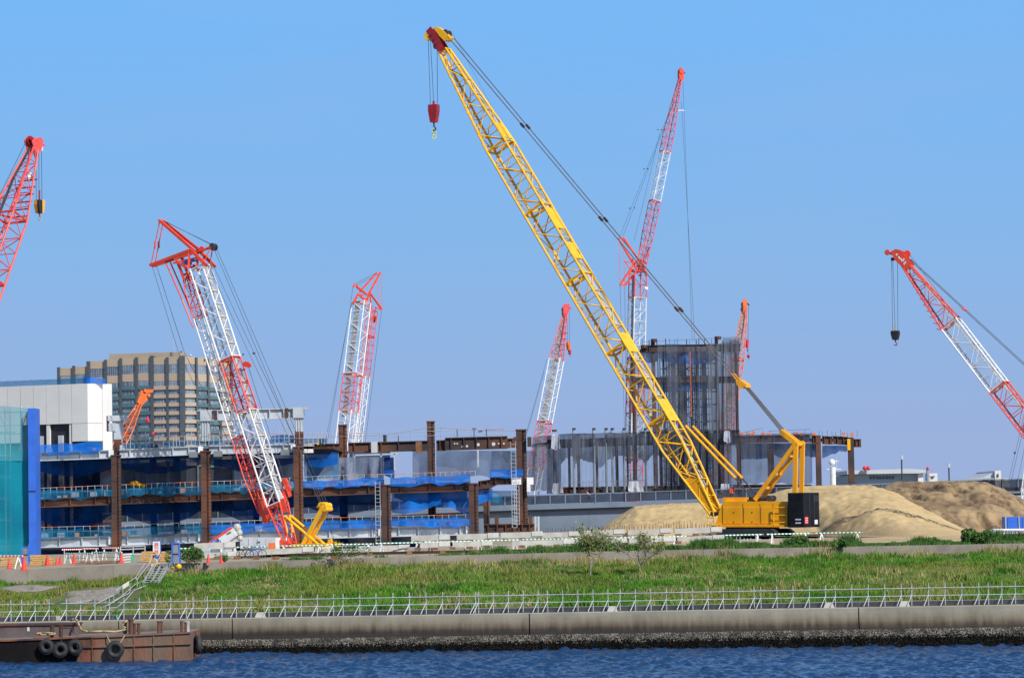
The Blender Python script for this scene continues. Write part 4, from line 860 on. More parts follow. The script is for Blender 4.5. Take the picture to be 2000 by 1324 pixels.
for x_ in (1121, 1160, 1184, 1196, 1219, 1261): pole(MB(), x_, 838, 966, 4.6, DC - .7, 8).build('grey_column', K['grey'], lwg); mb = MB(); p = W(x_, 839, DC - .7); mb.box((p.x - .24, p.y - .24, p.z), (p.x + .24, p.y + .24, p.z + .25)); mb.build('column_cap', K['dark'], lwg)
for x_, w_ in ((1084, 7), (1282, 6), (1112, 5), (1130, 6), (1166, 5), (1205, 6), (1226, 4), (1292, 5), (1310, 6)): pole(MB(), x_, 858, 962, w_, DC + 4, 8).build('column', K['rust' if x_ in (1084, 1282) else 'rustd'], lwg)
mb = MB(); p = W(1083, 843, DC); mb.tube(p, p + V((0, 0, .3)), .35, 10); mb.build('column_cap', K['rust'], lwg)
mb = MB(); mb.bar(W(1095, 850, DC - .5), W(1262, 840, DC - .5), .04); mb.bar(W(1110, 943, DC - .5), W(1262, 937, DC - .5), .05)
for x_ in range(1115, 1262, 12): pole(mb, x_, 938, 950, .6, DC - .5, 4)
mb.build('handrail', K['grey'], lwg)
for i, (x0, x1, yb, sg, mt) in enumerate(((1040, 1075, 958, 0, 'gray'), (1068, 1096, 962, 0, 'grayd'), (1096, 1133, 905, -12, 'grayd'), (1123, 1160, 905, -8, 'grayd'), (1160, 1184, 900, 12, 'gray'), (1184, 1230, 895, -6, 'grayd'), (1230, 1262, 905, -12, 'grayd'), (1262, 1300, 902, -12, 'grayd'), (1300, 1345, 935, 8, 'gray'), (1340, 1376, 955, 0, 'gray'))):
    tn(x0, (lambda x: wt(x) - 8), x1, yb, mt, f"grey net sheet number {['one', 'two', 'three', 'four', 'five', 'six', 'seven', 'eight', 'nine', 'ten'][i]} from the left along the low wing", sag=sg, amp=.4, D=DC - 1 - .3 * (i % 2), fold=.8)
for x0, x1, y0, y1, lb in ((1078, 1092, 848, 880, 'white cloth knotted round the top of the leftmost wing column'), (1080, 1098, 944, 966, 'white cloth wrapped round the foot of the leftmost wing column'), (1228, 1255, 940, 963, 'white cloth skirt round the foot of the red and white mast'), (1414, 1426, 842, 866, 'white cloth strip caught in the net at the tower foot'), (1408, 1424, 945, 966, 'white cloth at the foot of the tower right side')):
    net('cloth_wrap', DC - 1.6, [(x0, y0), ((x0 + x1) / 2, y0 - 1), (x1, y0)], [(x0 - 2, y1), ((x0 + x1) / 2, y1 + 2), (x1 + 2, y1)], N['cloth'], amp=.5, fold=.5, nx=14, label=lb, cat='cloth')
tn(1096, (lambda x: wt(x) - 6), 1300, 955, 'veil', 'thin grey net veil hanging down to the bridge along the low wing', D=DC - 2, amp=.6, fold=.6)
tn(1295, (lambda x: wt(x) - 6), 1376, 960, 'gray', 'grey net curtain at the low wing under the tower', D=DC - 1.8, amp=.5, fold=.6)
tn(1040, 868, 1096, 962, 'veil', 'thin grey net veil at the left end of the low wing', D=DC - 2, amp=.6, fold=.6)
# right wing
DR = 440.0
rw = empty('right_wing_frame', V((W(1560, 1000, DR).x, DR, GZ)), 'single-level rusty steel frame standing behind the sand mound right of the tower', 'steel frame')
mb = ibeam(MB(), DR, 1443, 851, 1582, 848, 14, .6); stiff(mb, DR, 1443, 851, 1582, 848, 14, 5); mb.build('beam', K['rust'], rw)
for a, b, ya, yb, mt in ((1586, 1598, 850, 850, 'rust'), (1606, 1626, 851, 852, 'rustd'), (1627, 1656, 851, 853, 'rust'), (1668, 1682, 857, 857, 'rust')): mb = ibeam(MB(), DR, a, ya, b, yb, 16, .6); stiff(mb, DR, a, ya, b, yb, 16, 2); mb.build('beam', K[mt], rw)
mb = MB(); fbox(mb, DR - .2, 1655, 857, 1661, 879, .5); mb.build('yellow_clamp', K['yellowb'], rw)
slab(MB(), DR, [(1443, 855), (1668, 856)], 4, 10, .6).build('floor_deck', K['rustd'], rw)
for x_, w_, yt in ((1445, 7, 852), (1507, 12, 866), (1600, 10, 850), (1664, 11, 854)): mb = MB(); fbox(mb, DR + (.8 if x_ == 1507 else 0), x_ - w_ / 2, yt, x_ + w_ / 2, 1030, .8); mb.build('column', K['rustd' if x_ != 1507 else 'rust'], rw)
mb = ibeam(MB(), DR, 1443, 946, 1585, 946, 9, .6); mb.build('beam', K['rustd'], rw)
mb = MB()
for x_ in (1445, 1458, 1470, 1490, 1505, 1522, 1550, 1572, 1584, 1600, 1606, 1616, 1625, 1632, 1642, 1655, 1664, 1674): pole(mb, x_, rc.uniform(838, 845), 853, .7, DR, 4)
mb.bar(W(1444, 846, DR), W(1490, 836, DR), .05); mb.bar(W(1500, 842, DR), W(1584, 838, DR), .05); mb.build('railing_post', K['bridged'], rw, kind='stuff')
mb = MB()
for x_ in (1448, 1463, 1472, 1490, 1502, 1556, 1566, 1590, 1648, 1664): p = W(x_, rc.uniform(844, 849), DR - .3); mb.box((p.x - .25, p.y, p.z - .2), (p.x + .25, p.y + .3, p.z + .15))
mb.build('orange_fittings', K['orange'], rw, kind='stuff')
for x0, x1, y0, y1, mt, lb, sg in ((1443, 1510, 848, 945, 'gray', 'grey net closing the left bay of the right hand frame', 0), (1508, 1586, 846, 945, 'gray', 'grey net closing the second bay of the right hand frame', 0),
        (1443, 1510, 865, 892, 'navy', 'blue sheet drooping behind the grey net in the left bay of the right frame', 4), (1510, 1598, 866, 890, 'navy', 'blue sheet drooping behind the tall yellow mast of the right frame', 6),
        (1606, 1656, 870, 884, 'blue', 'bright blue sheet under the far right rusty beam', 8)):
    o = tn(x0, y0, x1, y1, mt, lb, D=DR + (1.5 if mt != 'gray' else -1), sag=sg, amp=.3, sh=(lambda u: 1.2 - 1.8 * u) if mt == 'blue' else None)
# white radar mast of a ship showing through the frame
sm = empty('radar_mast', V((W(1627, 1000, 520).x, 520, GZ)), 'white radar mast with a round dome seen through the right hand frame', 'mast')
pole(MB(), 1627, 912, 960, 11, 520, 12).build('mast_column', K['white'], sm); mb = MB(); p = W(1625, 903, 520); mb.ball(p, .55, 12, 8, 1.1); mb.build('radar_dome', K['white'], sm)
mb = MB(); mb.bar(W(1615, 916, 520), W(1643, 916, 520), .12); pole(mb, 1634, 896, 916, .8, 520, 4); mb.bar(W(1630, 900, 520), W(1638, 900, 520), .08); mb.build('yard', K['white'], sm)

# ---------- far buildings at the right ----------
DF = 700.0
fb = empty('warehouse', V((W(1740, 950, DF).x, DF, GZ)), 'pale blue-grey waterside warehouse with a curved roof beyond the mounds', 'warehouse')
mb = MB(); fbox(mb, DF, 1660, 926, 1795, 1000, 30); mb.build('wall', K['grey'], fb)
mb = MB(); fbox(mb, DF - .5, 1660, 945, 1795, 1000, .5); mb.build('lower_wall', K['greyl'], fb)
mb = MB(); a_ = [W(1655, 926, DF - 2), W(1795, 924, DF - 2), W(1812, 922, DF - 2), W(1805, 917, DF - 2), W(1775, 915, DF - 2), W(1655, 919, DF - 2)]; mb.prism(a_, (0, 34, 0)); mb.build('roof', K['greyl'], fb)
mb = MB(); fbox(mb, DF - 1, 1794, 923, 1804, 1000, 30); mb.build('end_wall', K['wpanel'], fb)
mb = MB()
for k in range(8):
    x0 = 1699 + k * 6.2
    for j in range(3): fbox(mb, DF - .15, x0, 930 + j * 2, x0 + (4.6 if (k + j) % 3 else 3), 930.9 + j * 2, .12)
    fbox(mb, DF - .15, x0 + (k % 3), 930, x0 + (k % 3) + 1, 935.5, .12)
mb.build('lettering', K['pillar'], fb)
mb = MB(); p = W(1689, 916, DF - 3); mb.ball(p + V((0, 0, .2)), .5); mb.ball(p + V((.8, 0, .2)), .5); mb.build('roof_lamp', K['signr'], fb)
f2 = empty('white_hall', V((W(1925, 960, DF + 60).x, DF + 60, GZ)), 'white waterside hall with a swept-up gable and a tall white end wall', 'hall')
D2 = DF + 60
mb = MB(); a_ = [W(1786, 1000, D2), W(1944, 1000, D2), W(1944, 920, D2), W(1935, 925, D2), W(1920, 932, D2), W(1905, 935.5, D2), W(1860, 938, D2), W(1786, 940, D2)]; mb.prism(a_, (0, 30, 0)); mb.build('wall', K['greyl'], f2)
mb = MB(); mb.bar(W(1788, 941, D2 - .5), W(1944, 935, D2 - .5), .6, .5); mb.build('eave_band', K['grey'], f2)
mb = MB(); fbox(mb, D2 - 1, 1944, 919, 1956, 1000, 30); mb.build('end_wall', K['wpanel'], f2); mb = MB(); fbox(mb, D2 - 1, 1959, 934, 1972, 1000, 20); mb.build('annex', K['wpanel'], f2)
mb = MB(); fbox(mb, D2 - 1, 1815, 924, 1831, 945, 8); mb.build('sign_wall', K['wpanel'], f2)
mb = MB(); a_ = [W(1817, 930, D2 - 1.2), W(1826, 929, D2 - 1.2), W(1824, 933, D2 - 1.2), W(1820, 935, D2 - 1.2), W(1819, 932, D2 - 1.2)]; mb.prism(a_, (0, .15, 0)); a_ = [W(1947, 926, D2 - 1.2), W(1950, 924, D2 - 1.2), W(1951, 931, D2 - 1.2), W(1947, 932, D2 - 1.2)]; mb.prism(a_, (0, .15, 0)); mb.build('emblem', K['pillar'], f2)
for x_, yt, yb, lb in ((1762, 889, 944, 'taller dark street lamp with a pale box head behind the mounds'), (1854, 905, 944, 'shorter dark street lamp with a pale box head above the earth mound')):
    D = 395; p = W(x_, yb, D); sl = empty('street_lamp', V((p.x, D, GZ + 1)), lb, 'street lamp', 'street lamps behind the mounds')
    mb = MB(); mb.tube((p.x, D, GZ), (p.x, D, W(x_, yt + 7, D).z), .09, 8); mb.build('pole', K['dark'], sl); mb = MB(); fbox(mb, D - .15, x_ - 2.2, yt, x_ + 2.2, yt + 8, .3); mb.build('lamp_head', K['greyl'], sl)
D = 405; p = W(1812, 945, D); bm = empty('beacon_post', V((p.x, D, GZ)), 'grey beacon post with a red top between the two street lamps', 'post')
mb = MB(); mb.tube((p.x, D, GZ), (p.x, D, W(1812, 918, D).z), .16, 8); mb.build('pole', K['grey'], bm); mb = MB(); q = W(1812, 915, D); mb.ball(q, .2, 8, 6, 1.3); mb.ball(q + V((.1, 0, -.9)), .13); mb.build('lamp', K['signr'], bm)
# ================= CRANES =================
def lattice_boom(root, F, A, B, prof, secs, rc=.09, rl=.05, lat=0, bay=1.0, walk=None, name='boom_section', walkmat='grate'):
    """A tip pixel, B foot pixel in plane F; prof (t, lateral, depth); secs (t0, t1, mat)"""
    a, b = F.P(*A, lat), F.P(*B, lat); u = (b - a); Ln = u.length; u.normalize(); n_ = F.m.cross(u).normalized()
    if n_.z < 0: n_ = -n_
    pw = lambda t: float(np.interp(t, [p[0] for p in prof], [p[1] for p in prof])) / 2; pd = lambda t: float(np.interp(t, [p[0] for p in prof], [p[2] for p in prof])) / 2
    def cn(t, i, j): return a + u * (Ln * t) + F.m * (pw(t) * i) + n_ * (pd(t) * j)
    for t0, t1, mt in secs:
        nb = max(2, int(round((t1 - t0) * Ln / bay))); mb = MB(); g = .05 / Ln
        ts = [t0 + g + (t1 - t0 - 2 * g) * k / nb for k in range(nb + 1)]
        for k, t in enumerate(ts):
            last = k in (0, nb)
            for (i, j), (p, q) in (((-1, -1), (-1, 1)), ((1, -1), (1, 1)), ((-1, 1), (1, 1)), ((-1, -1), (1, -1))):
                mb.tube(cn(t, i, j), cn(t, p, q), rl * (1.5 if last else 1), 4, cap=False)
                if k < nb:
                    if k % 2: mb.tube(cn(t, i, j), cn(ts[k + 1], p, q), rl, 4, cap=False)
                    else: mb.tube(cn(t, p, q), cn(ts[k + 1], i, j), rl, 4, cap=False)
            if last: mb.tube(cn(t, -1, -1), cn(t, 1, 1), rl, 4, cap=False)
        sec = mb.build(name, K[mt], root)
        br_ = sorted(set([t0] + [p[0] for p in prof if t0 < p[0] < t1] + [t1]))
        for i, j in ((-1, -1), (-1, 1), (1, -1), (1, 1)):
            mc = MB()
            for p, q in zip(br_, br_[1:]): mc.tube(cn(p, i, j), cn(q, i, j), rc, 6)
            mc.build('chord', K[mt], sec)
    if walk:
        for t0, t1, fr_ in walk:
            mb = MB(); p, q = cn(t0, 0, 1) - n_ * .12 + F.m * pw(t0) * fr_, cn(t1, 0, 1) - n_ * .12 + F.m * pw(t1) * fr_
            mb.bar(p, q, max(.35, pw(t1) * .8), .04, up=n_); mb.build('walkway', K[walkmat], root)
    return cn
def ropes(root, F, lines, r=.03, name='rope', mt='rope'):
    for x0, y0, x1, y1, l0, l1 in lines: MB().tube(F.P(x0, y0) + F.m * l0, F.P(x1, y1) + F.m * l1, r, 5).build(name, K[mt], root)
def pair(root, F, x0, y0, x1, y1, l0, l1, wd, name, mt, tube=False, dx=0, h=None):
    for s_ in (-1, 1):
        a, b = F.P(x0 + dx * 0, y0), F.P(x1, y1); a = a + F.m * (l0 * s_); b = b + F.m * (l1 * s_)
        mb = MB(); (mb.tube(a, b, wd, 8) if tube else mb.bar(a, b, wd, h or wd)); mb.build(name, K[mt], root)
def sheave(root, F, x, y, r, lat=0, wd=.12, mt='sheave', name='sheave'):
    p = F.P(x, y) + F.m * lat; mb = MB(); mb.torus(p, F.m, r * .82, r * .18, 16, 6); mb.tube(p - F.m * wd / 2, p + F.m * wd / 2, r * .75, 12); o = mb.build(name, K[mt], root); o['kind'] = 'stuff' if False else ''; del o['kind']; return o
def plate(root, F, pts, lat, th, name, mt):
    p = [F.P(x, y) + F.m * lat for x, y in pts]; return MB().prism(p, F.m * th).build(name, K[mt], root)
def hook_block(root, F, x, y0, y1, wpx, mt, lat=0, hook='dark', thick=.35):
    D = F.P(x, y0, lat).y; s_ = D / FPX; w_ = wpx * s_; h = (y1 - y0) * s_; c = F.P(x, y0, lat)
    poly = [(-.5, 0), (.5, 0), (.52, -.35), (.30, -1), (-.30, -1), (-.52, -.35)]
    mb = MB(); mb.prism([c + F.f * (w_ * a) + V((0, 0, h * b)) - F.m * thick / 2 for a, b in poly], F.m * thick); blk = mb.build('hook_block', K[mt], root)
    q = c - V((0, 0, h)); mb = MB(); mb.tube(q + V((0, 0, .1)), q - V((0, 0, h * .25)), w_ * .09, 6); r_ = w_ * .2; pts = []
    for k in range(9): t = math.pi * (.5 + k * 1.4 / 8); pts.append(q - V((0, 0, h * .25 + r_)) + F.f * (-math.cos(t) * r_) + V((0, 0, math.sin(t) * r_)))
    mb.path(pts, w_ * .07); mb.build('hook', K[hook], blk); return blk
def crawler(root, F, a0, L_, wd, mt, ch=3.0, cab=True, black='black', z0=0):
    """tracks, revolving house and counterweight in crane axes: a0 = rear end along f"""
    for s_ in (-1, 1):
        mb = MB(); mb.prism([F.L(a0 + x, s_ * wd * .62 - .45, z) for x, z in ((.5, 0), (L_ - .5, 0), (L_, .45), (L_, .75), (L_ - .5, 1.15), (.5, 1.15), (0, .75), (0, .45))], F.m * .9); mb.build('track', K['dark'], root)
    mb = MB(); mb.obox(F.L(a0 + .4, -wd / 2, 1.35), F.f * (L_ - .8), F.m * wd, F.z * (ch - 1.35)); mb.build('house', K[mt], root)
    mb = MB(); mb.obox(F.L(a0 + .4, -wd / 2 - .15, 1.3), F.f * -1.4, F.m * (wd + .3), F.z * 1.8); mb.build('counterweight', K[black], root)

# ---- the big yellow crane ----
FY = Fr(1400, 1042, 320, -26)
ye = empty('crawler_crane', FY.O, 'huge yellow lattice-boom crawler crane with a red boom head and black counterweight', 'crane')
cn = lattice_boom(ye, FY, (868, 100), (1399, 1003), [(0, 1.0, .95), (.215, 2.35, 2.45), (.86, 2.35, 2.45), (1, 2.1, .5)],
    [(0, .215, 'yellow'), (.215, .355, 'yellow'), (.355, .505, 'yellow'), (.505, .655, 'yellow'), (.655, .805, 'yellow'), (.805, 1, 'yellow')], rc=.13, rl=.06, bay=2.05,
    walk=[(.03, .2, .1), (.24, .30, .1), (.33, .42, .1), (.46, .62, .1), (.66, .77, .1), (.80, .95, .0)])
mb = MB(); t_ = [cn(t, s_, 1) for t, s_ in ((.185, -1), (.185, 1), (.212, 1), (.212, -1))]
for t0, t1, mt in ((.175, .21, 'yellow'), (.365, .41, 'yellow'), (.44, .475, 'yellow'), (.635, .675, 'yellow'), (.775, .82, 'yellow')):
    nn = (cn(.5, 0, 1) - cn(.5, 0, -1)).normalized(); q = [cn(t0, -.92, 1), cn(t0, .92, 1), cn(t1, .92, 1), cn(t1, -.92, 1)]; MB().prism([p + nn * .02 for p in q], nn * .05).build('boom_plate', K[mt], ye)
mb = MB()
for t in (.07, .085, .115, .13, .155, .18, .2): p = cn(t, 0, -1); mb.bar(cn(t, -1.25, -1.05), cn(t, 1.25, -1.05), .16)
mb.build('guide_roller', K['yellow'], ye, kind='stuff')
for s_ in (-1, 1):
    plate(ye, FY, [(1341, 938), (1357, 930), (1372, 944), (1404, 1000), (1394, 1006)], s_ * 1.1, .08, 'foot_gusset', 'yellowb')
    mb = MB(); p = FY.P(1401, 1003) + FY.m * s_ * .95; mb.tube(p - FY.m * .25, p + FY.m * .25, .28, 10); mb.build('foot_pin', K['dark'], ye)
plate(ye, FY, [(838, 63), (847, 54), (860, 72), (875, 98), (862, 104), (851, 88)], -.75, .07, 'head_plate', 'dred'); plate(ye, FY, [(834, 60), (844, 52), (857, 70), (872, 96), (859, 102), (848, 86)], .7, .07, 'head_plate', 'dred')
for x_, y_ in ((848, 72), (853, 80), (858, 88)): mb = MB(); p = FY.P(x_, y_) - FY.m * .79; mb.tube(p, p - FY.m * .05, .13, 10); mb.build('plate_hole', K['dark'], ye)
plate(ye, FY, [(850, 55), (858, 54), (870, 62), (880, 72), (882, 80), (872, 82), (862, 72)], -.5, 1.0, 'head_block', 'yellow')
sheave(ye, FY, 836, 71, .5, mt='yellow'); sheave(ye, FY, 836, 71, .5, .3, mt='yellow'); sheave(ye, FY, 852, 90, .4); sheave(ye, FY, 872, 66, .42, -.3); sheave(ye, FY, 874, 67, .42, .3)
mb = MB(); mb.bar(FY.P(866, 66), FY.P(884, 78), .35); mb.build('pendant_arm', K['yellow'], ye)
ropes(ye, FY, [(838, 78, 842, 206, -.2, -.15), (840, 78, 847, 200, .1, 0), (853, 95, 853, 206, .1, .15)], .028, 'hoist_rope')
hb = hook_block(ye, FY, 847, 205, 240, 19, 'dred', thick=.7)
mb = MB(); c = FY.P(848.5, 262)
for k in range(3): mb.torus(c + V((random.uniform(-.08, .08), 0, .38 - k * .36)), (random.uniform(-.3, .3), 1, random.uniform(-.3, .3)), .2, .05, 12, 5)
K['lime'] = mat('lime_chain', (.62, .68, .12), .6); mb.build('chain', K['lime'], hb)
mb = MB(); mb.tube(FY.P(847, 198), FY.P(847, 206), .13, 8); mb.build('rope_socket', K['dred'], hb)
for s_, dy in ((-1, 0), (1, 0)):
    for e in (-.07, .07):
        a, b = FY.P(881, 74), FY.P(1437, 737); MB().tube(a + FY.m * (s_ * .75 + e), b + FY.m * (s_ * .55 + e), .04, 5).build('pendant_rope', K['rope'], ye)
    for t in (.27, .547, .808):
        a, b = FY.P(881, 74) + FY.m * s_ * .75, FY.P(1437, 737) + FY.m * s_ * .55; p, q = a.lerp(b, t - .006), a.lerp(b, t + .006); MB().bar(p, q, .3, .22).build('pendant_link', K['rustd'], ye)
ropes(ye, FY, [(884, 66, 1010, 300, 0, 0)], .015, 'aux_rope')
pair(ye, FY, 1430, 729, 1448, 748, .5, .4, .12, 'spreader_bar', 'yellowb')
plate(ye, FY, [(1441, 744), (1449, 742), (1462, 751), (1462, 757), (1452, 759), (1443, 752)], -.6, 1.2, 'spreader', 'yellowb')
for k in range(6): ropes(ye, FY, [(1457, 754, 1537, 851, -.6 + .24 * k, -.8 + .32 * k)], .036, 'luffing_rope')
for s_ in (-1, 1):
    mb = MB(); a, b = FY.P(1527, 842) + FY.m * s_ * .35, FY.P(1558, 866) + FY.m * s_ * .45; mb.bar(a, b, .4, .5); mb.build('gantry_head', K['yellowb'], ye)
    mb = MB(); a, b = FY.P(1560, 866) + FY.m * s_ * .95, FY.P(1481, 976) + FY.m * s_ * .95; mb.bar(a, b, .28, .40); mb.build('gantry_front_leg', K['yellowb'], ye)
    mb = MB(); a, b = FY.P(1561, 866) + FY.m * s_ * .95, FY.P(1559, 964) + FY.m * s_ * .95; mb.bar(a, b, .3, .45, up=FY.f); mb.build('gantry_rear_leg', K['yellowb'], ye)
    sheave(ye, FY, 1560, 867, .36, s_ * .95, .3, 'yellowb', 'pivot')
    mb = MB(); a, b = FY.P(1346, 832) + FY.m * s_ * .95, FY.P(1443, 934) + FY.m * s_ * .95; mb.tube(a, b, .155, 8); mb.build('backstop_tube', K['yellowb'], ye)
    mb = MB(); c = FY.P(1476, 972) + FY.m * s_ * .95; mb.tube(b, c, .08, 6); mb.build('backstop_rod', K['dark'], ye)
for y_ in (890, 925, 952): p = FY.P(1560 - (y_ - 866) * .718, y_); MB().bar(p - FY.m * .95, p + FY.m * .95, .28).build('gantry_brace', K['yellowb'], ye)
p = FY.P(1535, 900); q = FY.P(1512, 935); MB().bar(p - FY.m * .9, q + FY.m * .9, .16).build('gantry_brace', K['yellowb'], ye)
MB().tube(FY.P(1560, 868) - FY.m * 1, FY.P(1560, 868) + FY.m * 1, .2, 8).build('gantry_axle', K['yellowb'], ye)
# house
mn = -1.75
def FYn(x, y, lt=mn): return FY.P(x, y, lt)
MB().prism([FYn(x, y) for x, y in ((1397, 1027), (1538, 1027), (1538, 985), (1530, 979), (1414, 979), (1407, 990))], FY.m * 3.5).build('house', K['yellowb'], ye)
for x0, x1, y0, y1 in ((1412, 1449, 991, 1022), (1453, 1483, 990, 1022), (1486, 1508, 990, 1022)):
    MB().prism([FYn(x, y, mn - .05) for x, y in ((x0, y1), (x1, y1), (x1, y0), (x0, y0))], FY.m * .06).build('house_door', K['yellowb'], ye)
for x_ in (1410.5, 1450.5, 1484, 1509.5): MB().prism([FYn(x, y, mn - .02) for x, y in ((x_, 1023), (x_ + .7, 1023), (x_ + .7, 983), (x_, 983))], FY.m * .03).build('panel_seam', K['brown'], ye)
for x_, y_ in ((1432, 999), (1468, 999), (1432, 1018), (1468, 1018)): MB().prism([FYn(x, y, mn - .09) for x, y in ((x_, y_ + 2), (x_ + 1.6, y_ + 2), (x_ + 1.6, y_), (x_, y_))], FY.m * .04).build('door_handle', K['dark'], ye)
MB().prism([FYn(x, y, mn - .3) for x, y in ((1390, 1029), (1538, 1029), (1538, 1025), (1390, 1025))], FY.m * .5).build('catwalk', K['yellowb'], ye)
mb = MB()
for (x0, y0), (x1, y1) in (((1511, 991), (1511, 1025)), ((1537, 991), (1537, 1025)), ((1511, 991), (1537, 991)), ((1511, 1006), (1537, 1006)), ((1511, 1020), (1537, 1020)), ((1380, 998), (1383, 1024)), ((1393, 999), (1396, 1026)), ((1380, 998), (1393, 999)), ((1381, 1010), (1394, 1011)), ((1382, 1024), (1398, 1027))):
    mb.tube(FYn(x0, y0, mn - .3), FYn(x1, y1, mn - .3), .055, 6)
mb.build('guard_rail', K['yellow'], ye, kind='stuff')
MB().prism([FYn(x, y, -1.2) for x, y in ((1410, 979), (1456, 979), (1456, 971), (1412, 971))], FY.m * 2.2).build('roof_box', K['yellowb'], ye)
mb = MB(); mb.tube(FY.P(1474, 975) - FY.m * .9, FY.P(1474, 975) + FY.m * .9, .35, 12); mb.tube(FY.P(1478, 974), FY.P(1505, 974), .22, 8); mb.tube(FY.P(1506, 973) - FY.m * .8, FY.P(1506, 973) + FY.m * .8, .3, 12); mb.build('winch_drum', K['dark'], ye)
mb = MB()
for x_, y_ in ((1420, 955), (1424, 945), (1436, 962)): mb.tube(FYn(x_, 978, -.6), FYn(x_, y_ + 8, -.6), .05, 5)
mb.build('roof_post', K['brown'], ye, kind='stuff')
c0 = FYn(1540, 1030, -2.3); lng = (FYn(1570, 1030, -2.3) - c0).dot(FY.f); zt_ = FYn(1550, 962, -2.3).z; zb_ = FYn(1550, 1030, -2.3).z; ns = 9; hh = (zt_ - zb_) / ns
for k in range(ns): MB().obox(V((c0.x, c0.y, zb_ + hh * k + .006)), FY.f * lng, FY.m * 4.6, V((0, 0, hh - .012))).build('counterweight_slab', K['black'], ye)
MB().obox(V((c0.x, c0.y, zb_)) + FY.f * .02 + FY.m * .02, FY.f * (lng - .04), FY.m * 4.56, V((0, 0, zt_ - zb_ - .01))).build('counterweight_core', K['hose'], ye)
for s_ in (0, 1): o_ = V((c0.x, c0.y, zb_)) + FY.f * (lng * .99) + FY.m * (1.6 if s_ else 2.9); MB().obox(o_, FY.f * .08, FY.m * (.12), V((0, 0, zt_ - zb_))).build('tie_strap', K['dark'], ye)
e_ = V((c0.x, c0.y, zb_)) + FY.f * (lng + .012)
MB().obox(e_ + FY.m * .25 + V((0, 0, .35)), FY.f * .02, FY.m * 1.0, V((0, 0, .75))).build('warning_plate', K['signr'], ye)
mb = MB()
for k in range(3): mb.obox(e_ + FY.m * .38 + FY.f * .022 + V((0, 0, .48 + .2 * k)), FY.f * .01, FY.m * .74, V((0, 0, .07)))
mb.build('plate_print', K['signw'], ye, kind='stuff')
MB().obox(e_ + FY.m * 3.1 + V((0, 0, .3)), FY.f * .02, FY.m * .9, V((0, 0, .45))).build('notice_plate', K['signw'], ye)
mb = MB()
for z_ in (.4, .75): mb.obox(V((c0.x, c0.y, zb_ + z_)) + FY.f * (lng - .9) - FY.m * .012, FY.f * .6, FY.m * .01, V((0, 0, .14)))
mb.build('white_print', K['signw'], ye, kind='stuff')
MB().obox(e_ + FY.m * 2.95 + V((0, 0, 2.6)), FY.f * .01, FY.m * 1.5, V((0, 0, .65))).build('vent_opening', K['hose'], ye)
for s_ in (-1, 1): MB().prism([FY.P(x, y) + FY.m * (s_ * 2.3 - .5) for x, y in ((1412, 1047), (1525, 1047), (1533, 1042), (1533, 1038), (1525, 1032), (1412, 1032), (1404, 1038), (1404, 1042))], FY.m * 1.0).build('track', K['dark'], ye)
MB().prism([FY.P(x, y) - FY.m * 1.8 for x, y in ((1430, 1036), (1510, 1036), (1510, 1026), (1430, 1026))], FY.m * 3.6).build('slewing_base', K['dark'], ye)

# ---- white and red crane with folded jib, on a yellow base ----
FB = Fr(575, 1072, 274, -26)
cb = empty('crawler_crane', FB.O, 'white and red crane with its jib folded down, on a yellow base at the left', 'crane')
cn = lattice_boom(cb, FB, (391, 522), (567, 1062), [(0, 1.45, 1.35), (.86, 1.45, 1.35), (1, 1.3, .5)], [(0, .335, 'white'), (.335, .525, 'red'), (.525, .86, 'white'), (.86, 1, 'red')], rc=.085, rl=.042, bay=1.35, walk=[(0, .86, .1)])
lattice_boom(cb, FB, (365, 534), (512, 1000), [(0, .6, .6), (.08, .95, .95), (.85, .95, .95), (1, .5, .45)], [(0, .185, 'red'), (.185, .69, 'white'), (.69, 1, 'red')], rc=.065, rl=.03, bay=.95, name='jib_section')
plate(cb, FB, [(506, 975), (516, 972), (530, 1005), (524, 1016), (512, 1008)], -.4, .8, 'jib_head', 'red'); sheave(cb, FB, 519, 1014, .4, mt='red')
pair(cb, FB, 316, 432, 388, 492, .3, .65, .24, 'upper_strut', 'red'); pair(cb, FB, 299, 518, 378, 490, .3, .65, .26, 'lower_strut', 'red'); pair(cb, FB, 315, 434, 299, 516, .3, .3, .05, 'strut_link', 'red', True)
for s_ in (-1, 1): p = FB.P(306.5, 478) + FB.m * .3 * s_; MB().tube(p - V((0, 0, .3)), p + V((0, 0, .3)), .1, 6).build('link_joint', K['red'], cb)
MB().tube(FB.P(316, 432) - FB.m * .45, FB.P(316, 432) + FB.m * .45, .14, 8).build('strut_axle', K['red'], cb); MB().tube(FB.P(299, 518) - FB.m * .45, FB.P(299, 518) + FB.m * .45, .16, 8).build('strut_axle', K['red'], cb)
pair(cb, FB, 380, 488, 412, 520, .72, .72, .26, 'head_cheek', 'red'); pair(cb, FB, 350, 512, 373, 525, .6, .7, .16, 'head_cheek', 'red'); pair(cb, FB, 378, 490, 377, 525, .72, .72, .2, 'head_cheek', 'red'); pair(cb, FB, 345, 515, 398, 503, .6, .6, .14, 'head_beam', 'red')
pair(cb, FB, 350, 505, 366, 548, .55, .5, .2, 'jib_foot', 'red'); pair(cb, FB, 328, 512, 360, 585, .4, .4, .07, 'jib_strut', 'red', True); pair(cb, FB, 360, 585, 382, 640, .4, .4, .07, 'jib_strut', 'red', True)
MB().bar(FB.P(366, 515) - FB.m * .5, FB.P(384, 508) - FB.m * .5, .28).build('blue_cylinder', K['blue'], cb)
mb = MB()
for k in range(9): p = FB.P(360 + (k * 7) % 34, 506 + (k * 5) % 22) + FB.m * (-.4 + .1 * k); mb.box(p - V((.12, .1, .1)), p + V((.14, .1, .12)))
mb.build('head_machinery', K['dred'], cb, kind='stuff')
